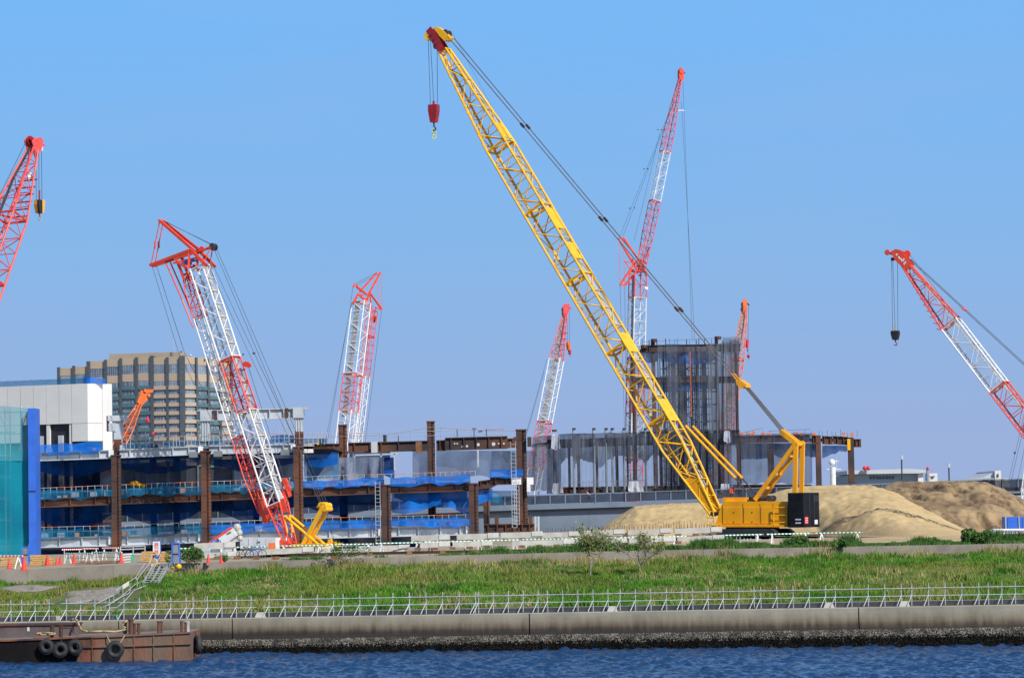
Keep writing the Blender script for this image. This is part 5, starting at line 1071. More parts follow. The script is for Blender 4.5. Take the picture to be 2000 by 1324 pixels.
pair(cb, FB, 386, 493, 413, 482, .3, .2, .1, 'sheave_arm', 'red'); pair(cb, FB, 413, 484, 405, 512, .2, .5, .05, 'sheave_arm', 'red', True); sheave(cb, FB, 416, 482, .34, -.15); sheave(cb, FB, 418, 483, .34, .15); sheave(cb, FB, 394, 487, .3, mt='red')
ropes(cb, FB, [(318, 431, 415, 478, 0, 0), (320, 432, 414, 479, .2, .1), (420, 486, 634, 988, -.2, -.3), (421, 486, 638, 988, .2, .3), (408, 512, 632, 990, .5, .5), (410, 514, 540, 800, -.5, -.2), (540, 800, 630, 992, -.2, 0), (301, 521, 352, 688, -.3, -.3), (303, 521, 356, 686, .3, .3), (352, 688, 492, 975, -.3, -.2), (356, 686, 500, 975, .3, .2), (485, 716, 560, 950, 0, 0), (636, 1000, 650, 1064, .2, .2), (640, 1000, 658, 1064, -.2, -.2)], .022)
for x_, y_ in ((475, 692), (497, 690), (354, 687), (495, 690)): MB().ball(FB.P(x_, y_), .09, 6, 4).build('rope_link', K['rope'], cb)
mb = MB(); mb.prism([FB.P(x, y) - FB.m * .15 for x, y in ((474, 709), (480, 706), (486, 707), (490, 712), (488, 718), (481, 717), (476, 715))], FB.m * .3); mb.build('guide_sheave', K['red'], cb)
for dx, dy, s1 in ((0, 0, .3), (6, 12, .26), (-2, 20, .2)): mb = MB(); p = FB.P(553 + dx, 942 + dy) + FB.m * .3; mb.torus(p, FB.m, s1, .1, 12, 6); mb.tube(p - FB.m * .15, p + FB.m * .15, s1 * .8, 8); mb.bar(p, p + V((.2, 0, -.7)), .3); mb.build('luffing_sheave', K['red'], cb)
plate(cb, FB, [(541, 955), (552, 955), (561, 972), (548, 975)], -.7, .1, 'boom_plate', 'white'); plate(cb, FB, [(549, 976), (562, 973), (570, 1000), (558, 1000)], -.7, .1, 'boom_plate', 'red')
pair(cb, FB, 637, 988, 597, 1064, .5, .5, .3, 'gantry_leg', 'yellow'); pair(cb, FB, 563, 1008, 632, 1066, .55, .55, .13, 'backstop_tube', 'yellow', True); pair(cb, FB, 560, 1006, 566, 1040, .5, .5, .12, 'backstop_foot', 'yellow', True)
for x_, y_, r_ in ((637, 988, .3), (632, 985, .22), (640, 994, .2)): mb = MB(); p = FB.P(x_, y_); mb.tube(p - FB.m * .6, p + FB.m * .6, r_, 10); mb.build('gantry_head', K['yellow'], cb)
MB().bar(FB.P(620, 988), FB.P(629, 993), .2).build('gantry_arm', K['yellow'], cb)
MB().prism([FB.P(x, y) - FB.m * 1.5 for x, y in ((586, 1068), (652, 1068), (652, 1061), (586, 1061))], FB.m * 3).build('base_frame', K['yellow'], cb)
mb = MB(); mb.bar(FB.P(644, 1053), FB.P(648, 1064), .3); mb.bar(FB.P(640, 1060), FB.P(656, 1060), .22); mb.build('base_valve', K['yellow'], cb)
MB().prism([FB.P(x, y) - FB.m * 1.6 for x, y in ((487, 1071), (556, 1071), (556, 1049), (487, 1049))], FB.m * 3.0).build('house', K['white'], cb)
for x_ in (504, 521, 538): MB().prism([FB.P(x, y) - FB.m * 1.63 for x, y in ((x_, 1070), (x_ + .6, 1070), (x_ + .6, 1050), (x_, 1050))], FB.m * .03).build('panel_seam', K['greyl'], cb)
plate(cb, FB, [(521, 1056), (527, 1056), (527, 1058), (521, 1058)], -1.66, .03, 'name_plate', 'board')
pair(cb, FB, 556, 1058, 580, 1068, .7, .7, .5, 'boom_foot', 'red')
for s_ in (-1, 1): MB().prism([FB.P(x, y) + FB.m * (s_ * 2 - .4) for x, y in ((500, 1082), (640, 1082), (646, 1077), (640, 1071), (500, 1071), (494, 1077))], FB.m * .8).build('track', K['dark'], cb)
MB().prism([FB.P(x, y) - FB.m * 2.5 for x, y in ((578, 1082), (600, 1082), (597, 1076), (581, 1076))], FB.m * .3).build('outrigger', K['yellow'], cb)

# ---- second crane with folded jib ----
FC = Fr(656, 1008, 420, 60)
cc = empty('crawler_crane', FC.O, 'distant white and red crane with folded jib and pointed red strut head', 'crane')
lattice_boom(cc, FC, (706, 590), (657, 1005), [(0, 2.0, 1.7), (.9, 2.0, 1.7), (1, 1.6, .6)], [(0, .345, 'white'), (.345, .52, 'pink'), (.52, .8, 'white'), (.8, 1, 'pink')], rc=.085, rl=.04, bay=1.5, walk=[(0, .55, .1)])
lattice_boom(cc, FC, (727, 606), (697, 866), [(0, 1.1, 1.1), (1, 1.0, 1.0)], [(0, .2, 'red'), (.2, .5, 'pink'), (.5, 1, 'white')], rc=.06, rl=.03, bay=1.2, name='jib_section')
for a, b, w_, nm in (((706, 566), (736, 533), .2, 'upper_strut'), ((722, 571), (743, 532), .2, 'upper_strut'), ((721, 570), (746, 604), .2, 'lower_strut'), ((733, 600), (746, 605), .15, 'lower_strut'), ((690, 594), (699, 574), .22, 'head_cheek'), ((714, 593), (722, 572), .22, 'head_cheek'), ((726, 603), (722, 572), .2, 'head_cheek'), ((697, 560), (716, 575), .25, 'head_beam'), ((699, 574), (724, 596), .18, 'head_beam'), ((700, 590), (722, 600), .15, 'head_beam'), ((744, 533), (746, 603), .06, 'strut_link'), ((737, 540), (739, 602), .06, 'strut_link'), ((734, 602), (726, 632), .1, 'jib_strut')):
    MB().bar(FC.P(*a), FC.P(*b), w_).build(nm, K['red'], cc)
for x_ in (691, 697): sheave(cc, FC, x_, 558, .28, mt='red')
mb = MB()
for k in range(8): p = FC.P(703 + (k * 5) % 19, 570 + (k * 7) % 22); mb.box(p - V((.16, .1, .12)), p + V((.16, .1, .14)))
mb.build('head_machinery', K['pink'], cc, kind='stuff')
MB().bar(FC.P(733, 618), FC.P(731, 630), .25).build('jib_damper', K['dred'], cc)
ropes(cc, FC, [(735, 533, 693, 555, 0, 0), (742, 534, 699, 556, 0, 0), (689, 561, 684, 602, 0, 0), (684, 602, 636, 862, 0, 0), (686, 602, 642, 862, .2, .2), (745, 607, 713, 866, 0, 0), (738, 611, 704, 866, 0, 0)], .025)
crawler(cc, FC, -5, 8, 3.4, 'white')

# ---- smaller crane ----
FD = Fr(1028, 1005, 450, 60)
cdn = empty('crawler_crane', FD.O, 'distant small crane with an orange hook, just left of the yellow boom', 'crane')
lattice_boom(cdn, FD, (1104, 612), (1030, 1003), [(0, .45, .4), (.235, 1.85, 1.25), (.92, 1.85, 1.25), (1, 1.5, .5)], [(0, .235, 'pink'), (.235, .55, 'white'), (.55, .78, 'pink'), (.78, 1, 'white')], rc=.075, rl=.035, bay=1.15, walk=[(.02, .7, .1)])
plate(cdn, FD, [(1099, 600), (1104, 593), (1112, 594), (1111, 606), (1107, 620), (1101, 618)], -.05, .15, 'boom_head', 'pink'); sheave(cdn, FD, 1101, 605, .4, .15); sheave(cdn, FD, 1101, 612, .35, .15)
MB().bar(FD.P(1110, 600), FD.P(1116, 602), .18).build('head_arm', K['pink'], cdn)
mb = MB()
for k in range(5): t = .1 + k * .028; p = FD.P(1104 - 74 * t + 4, 612 + 391 * t); mb.bar(p - FD.m * .7, p + FD.m * .75, .11)
mb.build('guide_roller', K['dred'], cdn, kind='stuff')
ropes(cdn, FD, [(1108, 612, 1108, 668, 0, 0), (1112, 602, 1112, 670, 0, 0), (1063, 725, 1028, 850, 0, 0), (1072, 700, 1030, 850, .3, .3)], .022)
hook_block(cdn, FD, 1110, 668, 684, 10, 'orange'); hook_block(cdn, FD, 1113.5, 683, 692, 5, 'pink'); crawler(cdn, FD, -5, 8, 3.2, 'white')

# ---- tower crane with luffing jib ----
FE = Fr(1237, 1005, 458, 28)
ce = empty('luffing_crane', FE.O, 'tall red and white crane with an upright mast and long luffing jib behind the pendants', 'crane')
lattice_boom(ce, FE, (1246, 530), (1236, 1000), [(0, 1.75, 2.0), (1, 1.8, 2.15)], [(0, .11, 'pink'), (.11, .36, 'white'), (.36, .592, 'pink'), (.592, .78, 'white'), (.78, 1, 'pink')], rc=.09, rl=.04, bay=1.75, walk=[(.02, .8, -.2)], name='mast_section')
lattice_boom(ce, FE, (1330, 145), (1251, 528), [(0, .3, .3), (.28, 1.35, 1.15), (.8, 1.35, 1.3), (1, 1.3, .8)], [(0, .4, 'pink'), (.4, .65, 'white'), (.65, 1, 'pink')], rc=.07, rl=.033, bay=1.15, name='jib_section')
plate(ce, FE, [(1325, 150), (1325, 138), (1329, 133), (1334, 137), (1334, 158), (1329, 160)], -.25, .5, 'jib_head', 'red'); sheave(ce, FE, 1329, 141, .35, -.3, mt='red'); MB().bar(FE.P(1334, 140), FE.P(1338, 144), .16).build('head_arm', K['dred'], ce)
MB().bar(FE.P(1318, 216), FE.P(1336, 216), .12).build('cable_arm', K['white'], ce)
for a, b, w_, nm in (((1208, 466), (1246, 530), .24, 'upper_strut'), ((1218, 465), (1253, 516), .24, 'upper_strut'), ((1208, 466), (1218, 465), .2, 'strut_axle'), ((1211, 557), (1241, 512), .24, 'lower_strut'), ((1221, 557), (1252, 520), .26, 'lower_strut'), ((1211, 557), (1221, 557), .22, 'strut_axle'), ((1236, 512), (1264, 514), .28, 'head_beam'), ((1252, 506), (1263, 540), .26, 'head_cheek'), ((1229, 541), (1237, 508), .2, 'head_cheek'), ((1220, 511), (1240, 514), .14, 'winch_arm'), ((1222, 512), (1230, 525), .1, 'winch_arm'), ((1209, 467), (1211, 556), .07, 'strut_link'), ((1218, 467), (1220, 556), .07, 'strut_link'), ((1246, 505), (1252, 480), .18, 'backstop'), ((1260, 505), (1268, 483), .16, 'backstop')):
    MB().bar(FE.P(*a), FE.P(*b), w_).build(nm, K['red'], ce)
mb = MB()
for k in range(12): p = FE.P(1234 + (k * 7) % 26, 508 + (k * 5) % 32); mb.box(p - V((.2, .15, .12)), p + V((.2, .15, .16)))
mb.build('head_machinery', K['dred'], ce, kind='stuff')
MB().prism([FE.P(x, y) - FE.m * 1 for x, y in ((1253, 560), (1259, 562), (1259, 567), (1253, 565))], FE.m * .05).build('name_plate', K['white'], ce)
ropes(ce, FE, [(1316, 195, 1208, 464, -.2, -.3), (1318, 200, 1218, 463, .3, .3), (1211, 559, 1221, 870, 0, 0), (1220, 559, 1224, 870, 0, 0), (1334, 160, 1352, 668, 0, 0), (1331, 200, 1357, 668, 0, 0), (1290, 260, 1240, 470, .2, .2)], .022)
for x_, y_ in ((1285, 254), (1258, 330), (1230, 407), (1292, 254), (1265, 330), (1239, 406)): MB().ball(FE.P(x_, y_), .11, 6, 4).build('rope_link', K['rope'], ce)
crawler(ce, FE, -6, 10, 4, 'white')

# ---- orange crane behind the tower ----
FO = Fr(1392, 1005, 475, 60)
co_ = empty('crawler_crane', FO.O, 'orange lattice crane standing behind the right edge of the netted tower', 'crane')
lattice_boom(co_, FO, (1455, 605), (1393, 1003), [(0, .6, .5), (.25, 1.9, 1.2), (.92, 1.9, 1.2), (1, 1.6, .5)], [(0, .25, 'orange'), (.25, .6, 'orange'), (.6, 1, 'orange')], rc=.075, rl=.032, bay=1.2, walk=[(.02, .8, .1)])
plate(co_, FO, [(1451, 590), (1453, 584), (1459, 585), (1459, 598), (1456, 614), (1452, 610)], -.05, .15, 'boom_head', 'orange'); sheave(co_, FO, 1452, 595, .42, .2); sheave(co_, FO, 1451, 604, .38, .2); MB().bar(FO.P(1459, 592), FO.P(1463, 596), .16).build('head_arm', K['dark'], co_)
K['hookr'] = mat('hook_red', (.80, .03, .08), .5)
ropes(co_, FO, [(1459, 600, 1459, 664, 0, 0), (1462, 596, 1461, 694, 0, 0)], .022); hook_block(co_, FO, 1459, 663, 679, 8, 'hookr'); hook_block(co_, FO, 1462, 693, 699, 5, 'hookr'); crawler(co_, FO, -5, 8, 3.2, 'orange')

# ---- red boom at the left edge ----
FG = Fr(-186, 1062, 262, 55)
cg = empty('crawler_crane', FG.O, 'red lattice boom leaning in from the left edge with a yellow and black hook', 'crane')
lattice_boom(cg, FG, (66, 288), (-184, 1000), [(0, .6, .6), (.2, 2.7, 1.9), (.92, 2.7, 1.9), (1, 2.4, .6)], [(0, .2, 'pink'), (.2, .38, 'pink'), (.38, .7, 'pink'), (.7, 1, 'white')], rc=.10, rl=.045, bay=1.5)
plate(cg, FG, [(56, 276), (61, 270), (68, 273), (73, 269), (79, 275), (77, 286), (74, 296), (66, 302), (60, 290)], -.4, .1, 'boom_head', 'pink'); plate(cg, FG, [(51, 275), (57, 267), (64, 271), (70, 268), (76, 276), (72, 288), (70, 296), (62, 300), (56, 289)], .2, .1, 'boom_head', 'pink')
sheave(cg, FG, 59, 275, .45, 0, mt='dred'); sheave(cg, FG, 76, 277, .4, 0, mt='pink'); MB().bar(FG.P(76, 283), FG.P(86, 284), .2).build('head_arm', K['pink'], cg); MB().bar(FG.P(83, 286), FG.P(82.5, 295), .12).build('head_lamp', K['white'], cg)
ropes(cg, FG, [(70, 294, 71, 390, 0, 0), (76, 294, 76, 388, 0, 0), (81, 296, 82, 390, 0, 0), (54, 280, 14, 370, .3, .6), (14, 370, -120, 640, .6, .9)], .025)
for k in range(4): ropes(cg, FG, [(58, 290, 30 - k * 1.5, 350 + k, -.1 + k * .08, .2), (30 - k * 1.5, 350 + k, -45 - k * 2, 540, .2, .2)], .05)
mb = MB()
for t in (.085, .105, .125, .145, .165, .185): x_, y_ = 66 - 250 * t, 288 + 712 * t; p = FG.P(x_ + 14 * t / .2 + 4, y_ + 4); mb.bar(p - FG.m * 1.1, p + FG.m * 1.2, .12)
mb.build('guide_roller', K['dred'], cg, kind='stuff')
MB().bar(FG.P(60, 338), FG.P(57, 354), .35, .08).build('notice_board', K['white'], cg)
mb = MB()
for k in range(9): p = FG.P(56 + (k * 7) % 22, 271 + (k * 5) % 20) + FG.m * (-.3 + .07 * k); mb.box(p - V((.1, .1, .14)), p + V((.16, .1, .1)))
mb.build('head_machinery', K['dred'], cg, kind='stuff')
hook_block(cg, FG, 77, 391, 417, 17, 'hooky', hook='ropec', thick=.6); MB().tube(FG.P(77, 372), FG.P(77, 391), .09, 6).build('rope_socket', K['dred'], cg); crawler(cg, FG, -6, 9, 3.6, 'white')

# ---- red and white boom at the right ----
FH = Fr(2172, 1062, 300, -26)
ch = empty('crawler_crane', FH.O, 'red and white boom leaning in from the right edge with a black hook block', 'crane')
lattice_boom(ch, FH, (1765, 512), (2168, 1040), [(0, .7, .6), (.235, 1.5, 1.85), (.92, 1.5, 1.85), (1, 1.4, .5)], [(0, .235, 'red'), (.235, .47, 'white'), (.47, .70, 'red'), (.70, 1, 'white')], rc=.085, rl=.038, bay=1.5, walk=[(.03, .9, .1)])
plate(ch, FH, [(1742, 492), (1752, 487), (1762, 490), (1784, 515), (1776, 527), (1766, 524), (1750, 508)], -.45, .1, 'head_cheek', 'red'); plate(ch, FH, [(1742, 492), (1752, 487), (1762, 490), (1784, 515), (1776, 527), (1766, 524), (1750, 508)], .35, .1, 'head_cheek', 'red'); plate(ch, FH, [(1746, 494), (1755, 490), (1770, 503), (1764, 512), (1752, 504)], -.35, .7, 'head_block', 'red')
pair(ch, FH, 1733, 492, 1750, 500, .25, .3, .16, 'nose_arm', 'red'); sheave(ch, FH, 1733, 493, .3, 0, mt='pink'); sheave(ch, FH, 1772, 496, .38, 0, mt='red'); MB().bar(FH.P(1741, 507), FH.P(1752, 504), .3).build('rope_guard', K['dark'], ch)
for a, b in (((1750, 499), (1753, 496)), ((1755, 501), (1757, 506)), ((1759, 505), (1762, 511)), ((1763, 511), (1766, 505)), ((1765, 517), (1769, 511))): p, q = FH.P(*a, -.47), FH.P(*b, -.47); MB().bar(p, q, .14, .03, up=FH.m).build('head_letter', K['white'], ch)
mb = MB()
for k in range(9): t = .06 + k * .02; x_, y_ = 1765 + 403 * t, 512 + 528 * t; o_ = 26 * t / .235; p = FH.P(x_ - o_ * .7 - 2, y_ + o_ * .55 + 2); mb.bar(p - FH.m * .8, p + FH.m * .8, .1)
mb.build('guide_roller', K['pink'], ch, kind='stuff')
ropes(ch, FH, [(1742, 508, 1744, 648, -.1, -.1), (1743, 508, 1748, 634, .1, 0), (1753, 512, 1753, 648, 0, .1), (1777, 497, 1860, 610, 0, 0)], .022); hook_block(ch, FH, 1748.5, 646, 664, 15, 'hose', hook='dred', thick=.6); MB().tube(FH.P(1748.5, 634), FH.P(1748.5, 647), .08, 6).build('rope_socket', K['ropec'], ch)
for s_ in (-1, 1):
    a, b = FH.P(1777, 506) + FH.m * .35 * s_, FH.P(2110, 812) + FH.m * .45 * s_; MB().tube(a, b, .035, 5).build('pendant_rope', K['rope'], ch)
    for t in (.325,): MB().tube(a.lerp(b, t - .008), a.lerp(b, t + .008), .1, 6).build('pendant_link', K['pink'], ch)
pair(ch, FH, 2110, 812, 2215, 1000, .45, .8, .3, 'gantry_leg', 'red'); crawler(ch, FH, -1, 9, 3.4, 'red')
# ---- white boom foot in the bottom right corner ----
FI = Fr(2006, 1005, 395, -20)
ci = empty('crawler_crane', FI.O, 'white lattice boom foot half cut off at the right edge beyond the earth mound', 'crane')
lattice_boom(ci, FI, (2060, 560), (2003, 1003), [(0, 1.6, 1.5), (.9, 1.6, 1.5), (1, 1.4, .6)], [(0, .3, 'white'), (.3, .6, 'pink'), (.6, 1, 'white')], rc=.08, rl=.04, bay=1.5)
ropes(ci, FI, [(2012, 760, 1967, 952, 0, 0), (2016, 760, 1971, 952, .3, .3), (2022, 770, 1985, 952, 0, 0)], .022); MB().bar(FI.P(1962, 955), FI.P(1992, 955), .5).build('rope_anchor', K['dark'], ci)
for x_, y_ in ((1982, 884),): MB().ball(FI.P(x_, y_), .16, 6, 4).build('rope_link', K['rope'], ci)
crawler(ci, FI, -3, 8, 3.2, 'white')
# ---- small orange crane in front of the apartment block ----
FJ = Fr(196, 1000, 440, 50)
cj = empty('crawler_crane', FJ.O, 'short orange lattice boom with two small red hook balls in front of the apartment block', 'crane')
lattice_boom(cj, FJ, (273, 788), (205, 925), [(0, .5, .4), (.35, 1.5, 1.0), (.9, 1.5, 1.1), (1, 1.3, .6)], [(0, .45, 'orange'), (.45, 1, 'orange')], rc=.075, rl=.04, bay=1.0)
plate(cj, FJ, [(268, 786), (276, 762), (288, 766), (291, 775), (284, 784), (276, 793)], -.1, .25, 'boom_head', 'orange'); plate(cj, FJ, [(278, 764), (290, 760), (299, 761), (296, 766), (284, 768)], -.2, .4, 'head_nose', 'orange'); sheave(cj, FJ, 288, 772, .3, -.3, mt='orange'); sheave(cj, FJ, 281, 763, .28, -.3, mt='orange')
MB().bar(FJ.P(273, 785, .6), FJ.P(263, 801, .6), .42, .06, up=-FJ.m).build('name_board', K['white'], cj)
for k in range(3): p = FJ.P(271.5 - k * 2.6, 788 + k * 4.2, .6) + V((0, -.06, 0)); MB().bar(p, p + V((-.1, 0, -.16)), .2, .02, up=(0, 1, 0)).build('board_letter', K['dark'], cj)
ropes(cj, FJ, [(290, 775, 288, 812, 0, 0), (298, 764, 299, 840, 0, 0)], .02)
mb = MB(); mb.ball(FJ.P(288, 820), .27, 10, 8, 1.7); mb.build('hook_ball', K['hookr'], cj); mb = MB(); mb.ball(FJ.P(299, 847), .22, 10, 8, 1.3); mb.build('hook_ball', K['hookr'], cj)
crawler(cj, FJ, -4, 7, 3, 'orange')
# ---- white telescopic crane low in the site ----
FK = Fr(392, 1082, 262, -15)
ck = empty('mobile_crane', FK.O, 'small white telescopic crane boom with a red top stripe behind the stacked beams', 'crane')
MB().prism([FK.P(x, y) - FK.m * .4 for x, y in ((396, 1076), (402, 1064), (457, 1030), (466, 1045), (430, 1072))], FK.m * .8).build('boom', K['white'], ck)
MB().prism([FK.P(x, y) - FK.m * .42 for x, y in ((392, 1072), (398, 1072), (458, 1031), (452, 1029))], FK.m * .84).build('top_stripe', K['pink'], ck)
for x_, y_, r_ in ((463, 1030, .35), (467, 1040, .3), (469, 1051, .25)): MB().ball(FK.P(x_, y_), r_, 8, 6).build('boom_head', K['beamc'], ck)
MB().prism([FK.P(x, y) - FK.m * .43 for x, y in ((446, 1041), (454, 1037), (455, 1040), (447, 1044))], FK.m * .02).build('name_plate', K['board'], ck)
MB().tube(FK.P(429, 1055) - FK.m * .5, FK.P(429, 1055) - FK.m * .4, .14, 10).build('pivot', K['dark'], ck); MB().tube(FK.P(425, 1076), FK.P(429, 1056), .12, 8).build('lift_cylinder', K['galv'], ck)
MB().prism([FK.P(x, y) - FK.m * 1.2 for x, y in ((375, 1084), (450, 1084), (450, 1072), (375, 1074))], FK.m * 2.4).build('carrier', K['greyl'], ck)
for x_ in (384, 400, 438): MB().tube(FK.P(x_, 1083) - FK.m * 1.3, FK.P(x_, 1083) - FK.m * 1.0, .42, 12).build('wheel', K['tyre'], ck)
# ================= FOREGROUND THINGS =================
# ---- pipe barriers on the promenade: five posts, braces, two rails and a mat each ----
def rail_section(x0, x1, label, nposts=5, first=[None], long_legs=False):
    zc = lambda X: wz(X); a = G(x0, 1185, 2.42).x; b = G(x1, 1185, 2.42).x
    # solve position on the wall line for the picture columns
    def onwall(px):
        X = (px - 1000) / FPX * 197
        for _ in range(4): X = (px - 1000 + math.sin(ROLL) * 185) / FPX * (wy(X) + .5) * 1.0
        return X
    a, b = onwall(x0), onwall(x1); L_ = b - a; rz = math.atan2(wy(b) - wy(a), b - a); Ln = math.hypot(L_, wy(b) - wy(a))
    o = empty('pipe_barrier', V((a, wy(a) + .35, wz(a))), label, 'barrier', 'pipe barriers along the promenade', rz=rz)
    def loc(mb, name, mt, **kw):
        me = bpy.data.meshes.new(name); me.from_pydata(mb.v, [], mb.f); me.materials.append(K[mt]); q = bpy.data.objects.new(name, me); COL.objects.link(q); q.parent = o; return tag(q, **kw)
    rise = (wz(b) - wz(a))
    if first[0] is None:
        mb = MB(); mb.tube((0, .55, .02), (0, .55, 1.42), .027, 6); first[0] = [mb]
        m2 = MB(); m2.tube((0, .50, .70), (-.28, .02, .02), .026, 6); m3 = MB(); m3.box((-.05, .5, .60), (.05, .6, .68)); m3.box((-.05, .5, 1.08), (.05, .6, 1.16)); first[0] += [m2, m3]; 
        first.append({})
    for k in range(nposts):
        u = k / (nposts - 1)
        for nm, mb in zip(('post', 'brace', 'clamp'), first[0]):
            key = nm
            if key not in first[1]:
                me = bpy.data.meshes.new(nm); me.from_pydata(mb.v, [], mb.f); me.materials.append(K['galv']); first[1][key] = me
            q = bpy.data.objects.new(nm, first[1][key]); COL.objects.link(q); q.parent = o; q.location = (Ln * u, 0, rise * u + random.uniform(-.02, .02)); q.rotation_euler = (0, random.uniform(-.015, .015), 0)
            if nm == 'clamp': q['kind'] = 'stuff'
    for z in (.64, 1.12): mb = MB(); mb.tube((-.35, .50, z), (Ln + .35, .50, z + rise), .028, 6); loc(mb, 'rail', 'galv')
    mb = MB(); mb.hexa([(-.45, .75, .0), (Ln + .15, .75, rise), (Ln + .35, 1.0, rise), (-.25, 1.0, 0), (-.45, .70, .30), (Ln + .15, .70, .30 + rise), (Ln + .35, .95, .30 + rise), (-.25, .95, .30)]); mt_ = loc(mb, 'dark_base_board', 'pad')
    return o
secs_ = [(-88, 28 - 20), (28 + 1, 82), (116, 200), (228, 350), (363, 476), (511, 637), (656, 785), (786, 914), (920, 1036), (1055, 1173), (1196, 1317), (1338, 1458), (1471, 1597), (1616, 1745), (1765, 1896), (1915, 2020), (2036, 2160)]
ordn = ['first', 'second', 'third', 'fourth', 'fifth', 'sixth', 'seventh', 'eighth', 'ninth', 'tenth', 'eleventh', 'twelfth', 'thirteenth', 'fourteenth', 'fifteenth', 'sixteenth', 'last']
for i, (a, b) in enumerate(secs_):
    rail_section(a, b, f"galvanised pipe barrier with slanted braces on the promenade, {ordn[i]} section from the left", 3 if i in (0, 1, ) else 5 if i > 1 and i != 2 else 4)
# loose link pipes between barriers
# ---- kerb sized bits on the promenade ----
def wallpt(px, dy, dz=0):
    X = (px - 1000 + 3.2) / FPX * 198; X = (px - 1000 + 3.2) / FPX * (wy(X) + dy); return V((X, wy(X) + dy, wz(X) + dz))
for px, lb in ((497, 'pale concrete block between two barriers right of the barge'), (1183, 'pale concrete block between two barriers below the small trees'), (1605, 'pale concrete wedge between two barriers below the black counterweight'), (1752, 'pale concrete wedge between two barriers below the sand mound')):
    p = wallpt(px, .6); MB().hexa([p + V(q) for q in ((-.35, 0, 0), (.35, 0, 0), (.35, .5, 0), (-.35, .5, 0), (-.2, 0, .32), (.2, 0, .32), (.2, .5, .32), (-.2, .5, .32))]).build('concrete_block', K['beamc'], None, origin=p, label=lb, cat='block')
p = wallpt(201, 2.2, .05); MB().box(p, p + V((.62, .5, .22))).build('green_box', K['green'], None, origin=p, label='small bright green box on the promenade below the handrail foot', cat='box')

# ---- barge ----
K['coam'] = mat('coaming_paint', (.11, .085, .085), .75, (.07, .055, .055), 1.0, bump=.2, c3=(.13, .085, .07), stretch=(1, 1, .4))
DBG = 191.0
bg_ = empty('barge', V((W(150, 1285, DBG).x, DBG, 0)), 'rusty old steel work barge with black bow moored against the seawall at the left', 'barge')
def B_(x, y, d=0): return W(x, y, DBG + d)
def bx(px): return W(px, 1260, DBG).x
Xl, Xm, Xr = bx(-140), bx(206), bx(373)
hz = lambda X: float(np.interp(X, [Xl, bx(0), bx(140), bx(225), Xr], [1.45, 1.46, 1.58, 1.62, 1.77]))
def hullseg(Xa, Xb, mt, nm, y0=0.0):
    n_ = 6; mb = MB()
    for k in range(n_):
        a, b = Xa + (Xb - Xa) * k / n_, Xa + (Xb - Xa) * (k + 1) / n_
        mb.hexa([(a, DBG + .1, -1), (b, DBG + .1, -1), (b, DBG + 5.6, -1), (a, DBG + 5.6, -1), (a, DBG, hz(a) - .06), (b, DBG, hz(b) - .06), (b, DBG + 5.6, hz(b) - .06), (a, DBG + 5.6, hz(a) - .06)])
    mb.build(nm, K[mt], bg_)
hullseg(Xl, bx(150), 'bargek', 'hull'); hullseg(bx(150), Xr, 'barge', 'hull')
mb = MB(); n_ = 12
for k in range(n_):
    a, b = Xl + (Xr - Xl) * k / n_, Xl + (Xr - Xl) * (k + 1) / n_; mb.hexa([(a, DBG + .06, hz(a) - .06), (b, DBG + .06, hz(b) - .06), (b, DBG + 5.5, hz(b) - .06), (a, DBG + 5.5, hz(a) - .06), (a, DBG + .06, hz(a) - .02), (b, DBG + .06, hz(b) - .02), (b, DBG + 5.5, hz(b) - .02), (a, DBG + 5.5, hz(a) - .02)])
mb.build('deck', K['deck'], bg_)
for f_, nm in ((lambda X: hz(X), 'gunwale'), (lambda X: hz(X) * .62, 'rubbing_strake')):
    mb = MB(); xa = Xl if nm == 'gunwale' else bx(160)
    for k in range(10): a, b = xa + (Xr - xa) * k / 10, xa + (Xr - xa) * (k + 1) / 10; mb.hexa([(a, DBG - .09, f_(a) - .1), (b, DBG - .09, f_(b) - .1), (b, DBG + .04, f_(b) - .1), (a, DBG + .04, f_(a) - .1), (a, DBG - .09, f_(a)), (b, DBG - .09, f_(b)), (b, DBG + .04, f_(b)), (a, DBG + .04, f_(a))])
    mb.build(nm, K['barge'], bg_)
for px in (180, 262, 300, 340): X = bx(px); MB().box((X - .03, DBG - .05, .1), (X + .03, DBG, hz(X) - .1)).build('hull_rib', K['barge'], bg_)
mb = MB(); a, b = bx(-140), bx(136); mb.box((a, DBG + 3.6, 1.3), (b, DBG + 5.4, 2.24)); mb.build('coaming', K['coam'], bg_); MB().box((a, DBG + 3.5, 2.2), (b + .05, DBG + 5.5, 2.3)).build('coaming_rim', K['rust'], bg_)
MB().box((bx(35.5), DBG + 3.57, 1.85), (bx(40), DBG + 3.6, 2.1)).build('white_mark', K['signw'], bg_)
for px, y0, y1, r_, dd in ((102, 1222, 1240, .13, 1.2), (119, 1222, 1240, .12, 1.2), (256, 1209, 1232, .16, 2), (244, 1215, 1231, .12, 2.4), (263, 1217, 1236, .09, .8), (271, 1217, 1235, .09, .8), (310, 1213, 1232, .09, .9), (316, 1213, 1231, .07, .9), (355, 1213, 1232, .09, .8), (363, 1215, 1231, .08, .8)):
    p = B_(px, y1, dd); mb = MB(); zt__ = B_(px, y0, dd).z; mb.tube((p.x, p.y, 1.3), (p.x, p.y, zt__), r_, 10); mb.tube((p.x, p.y, zt__ - .06), (p.x, p.y, zt__ + .02), r_ * 1.3, 10); mb.build('bollard', K['rust'], bg_)
mb = MB(); mb.bar(B_(122, 1226, 1.2), B_(144, 1226, 1.2), .1); mb.bar(B_(143, 1226, 1.2), B_(143, 1236, 1.2), .1); mb.build('deck_rail', K['rust'], bg_)
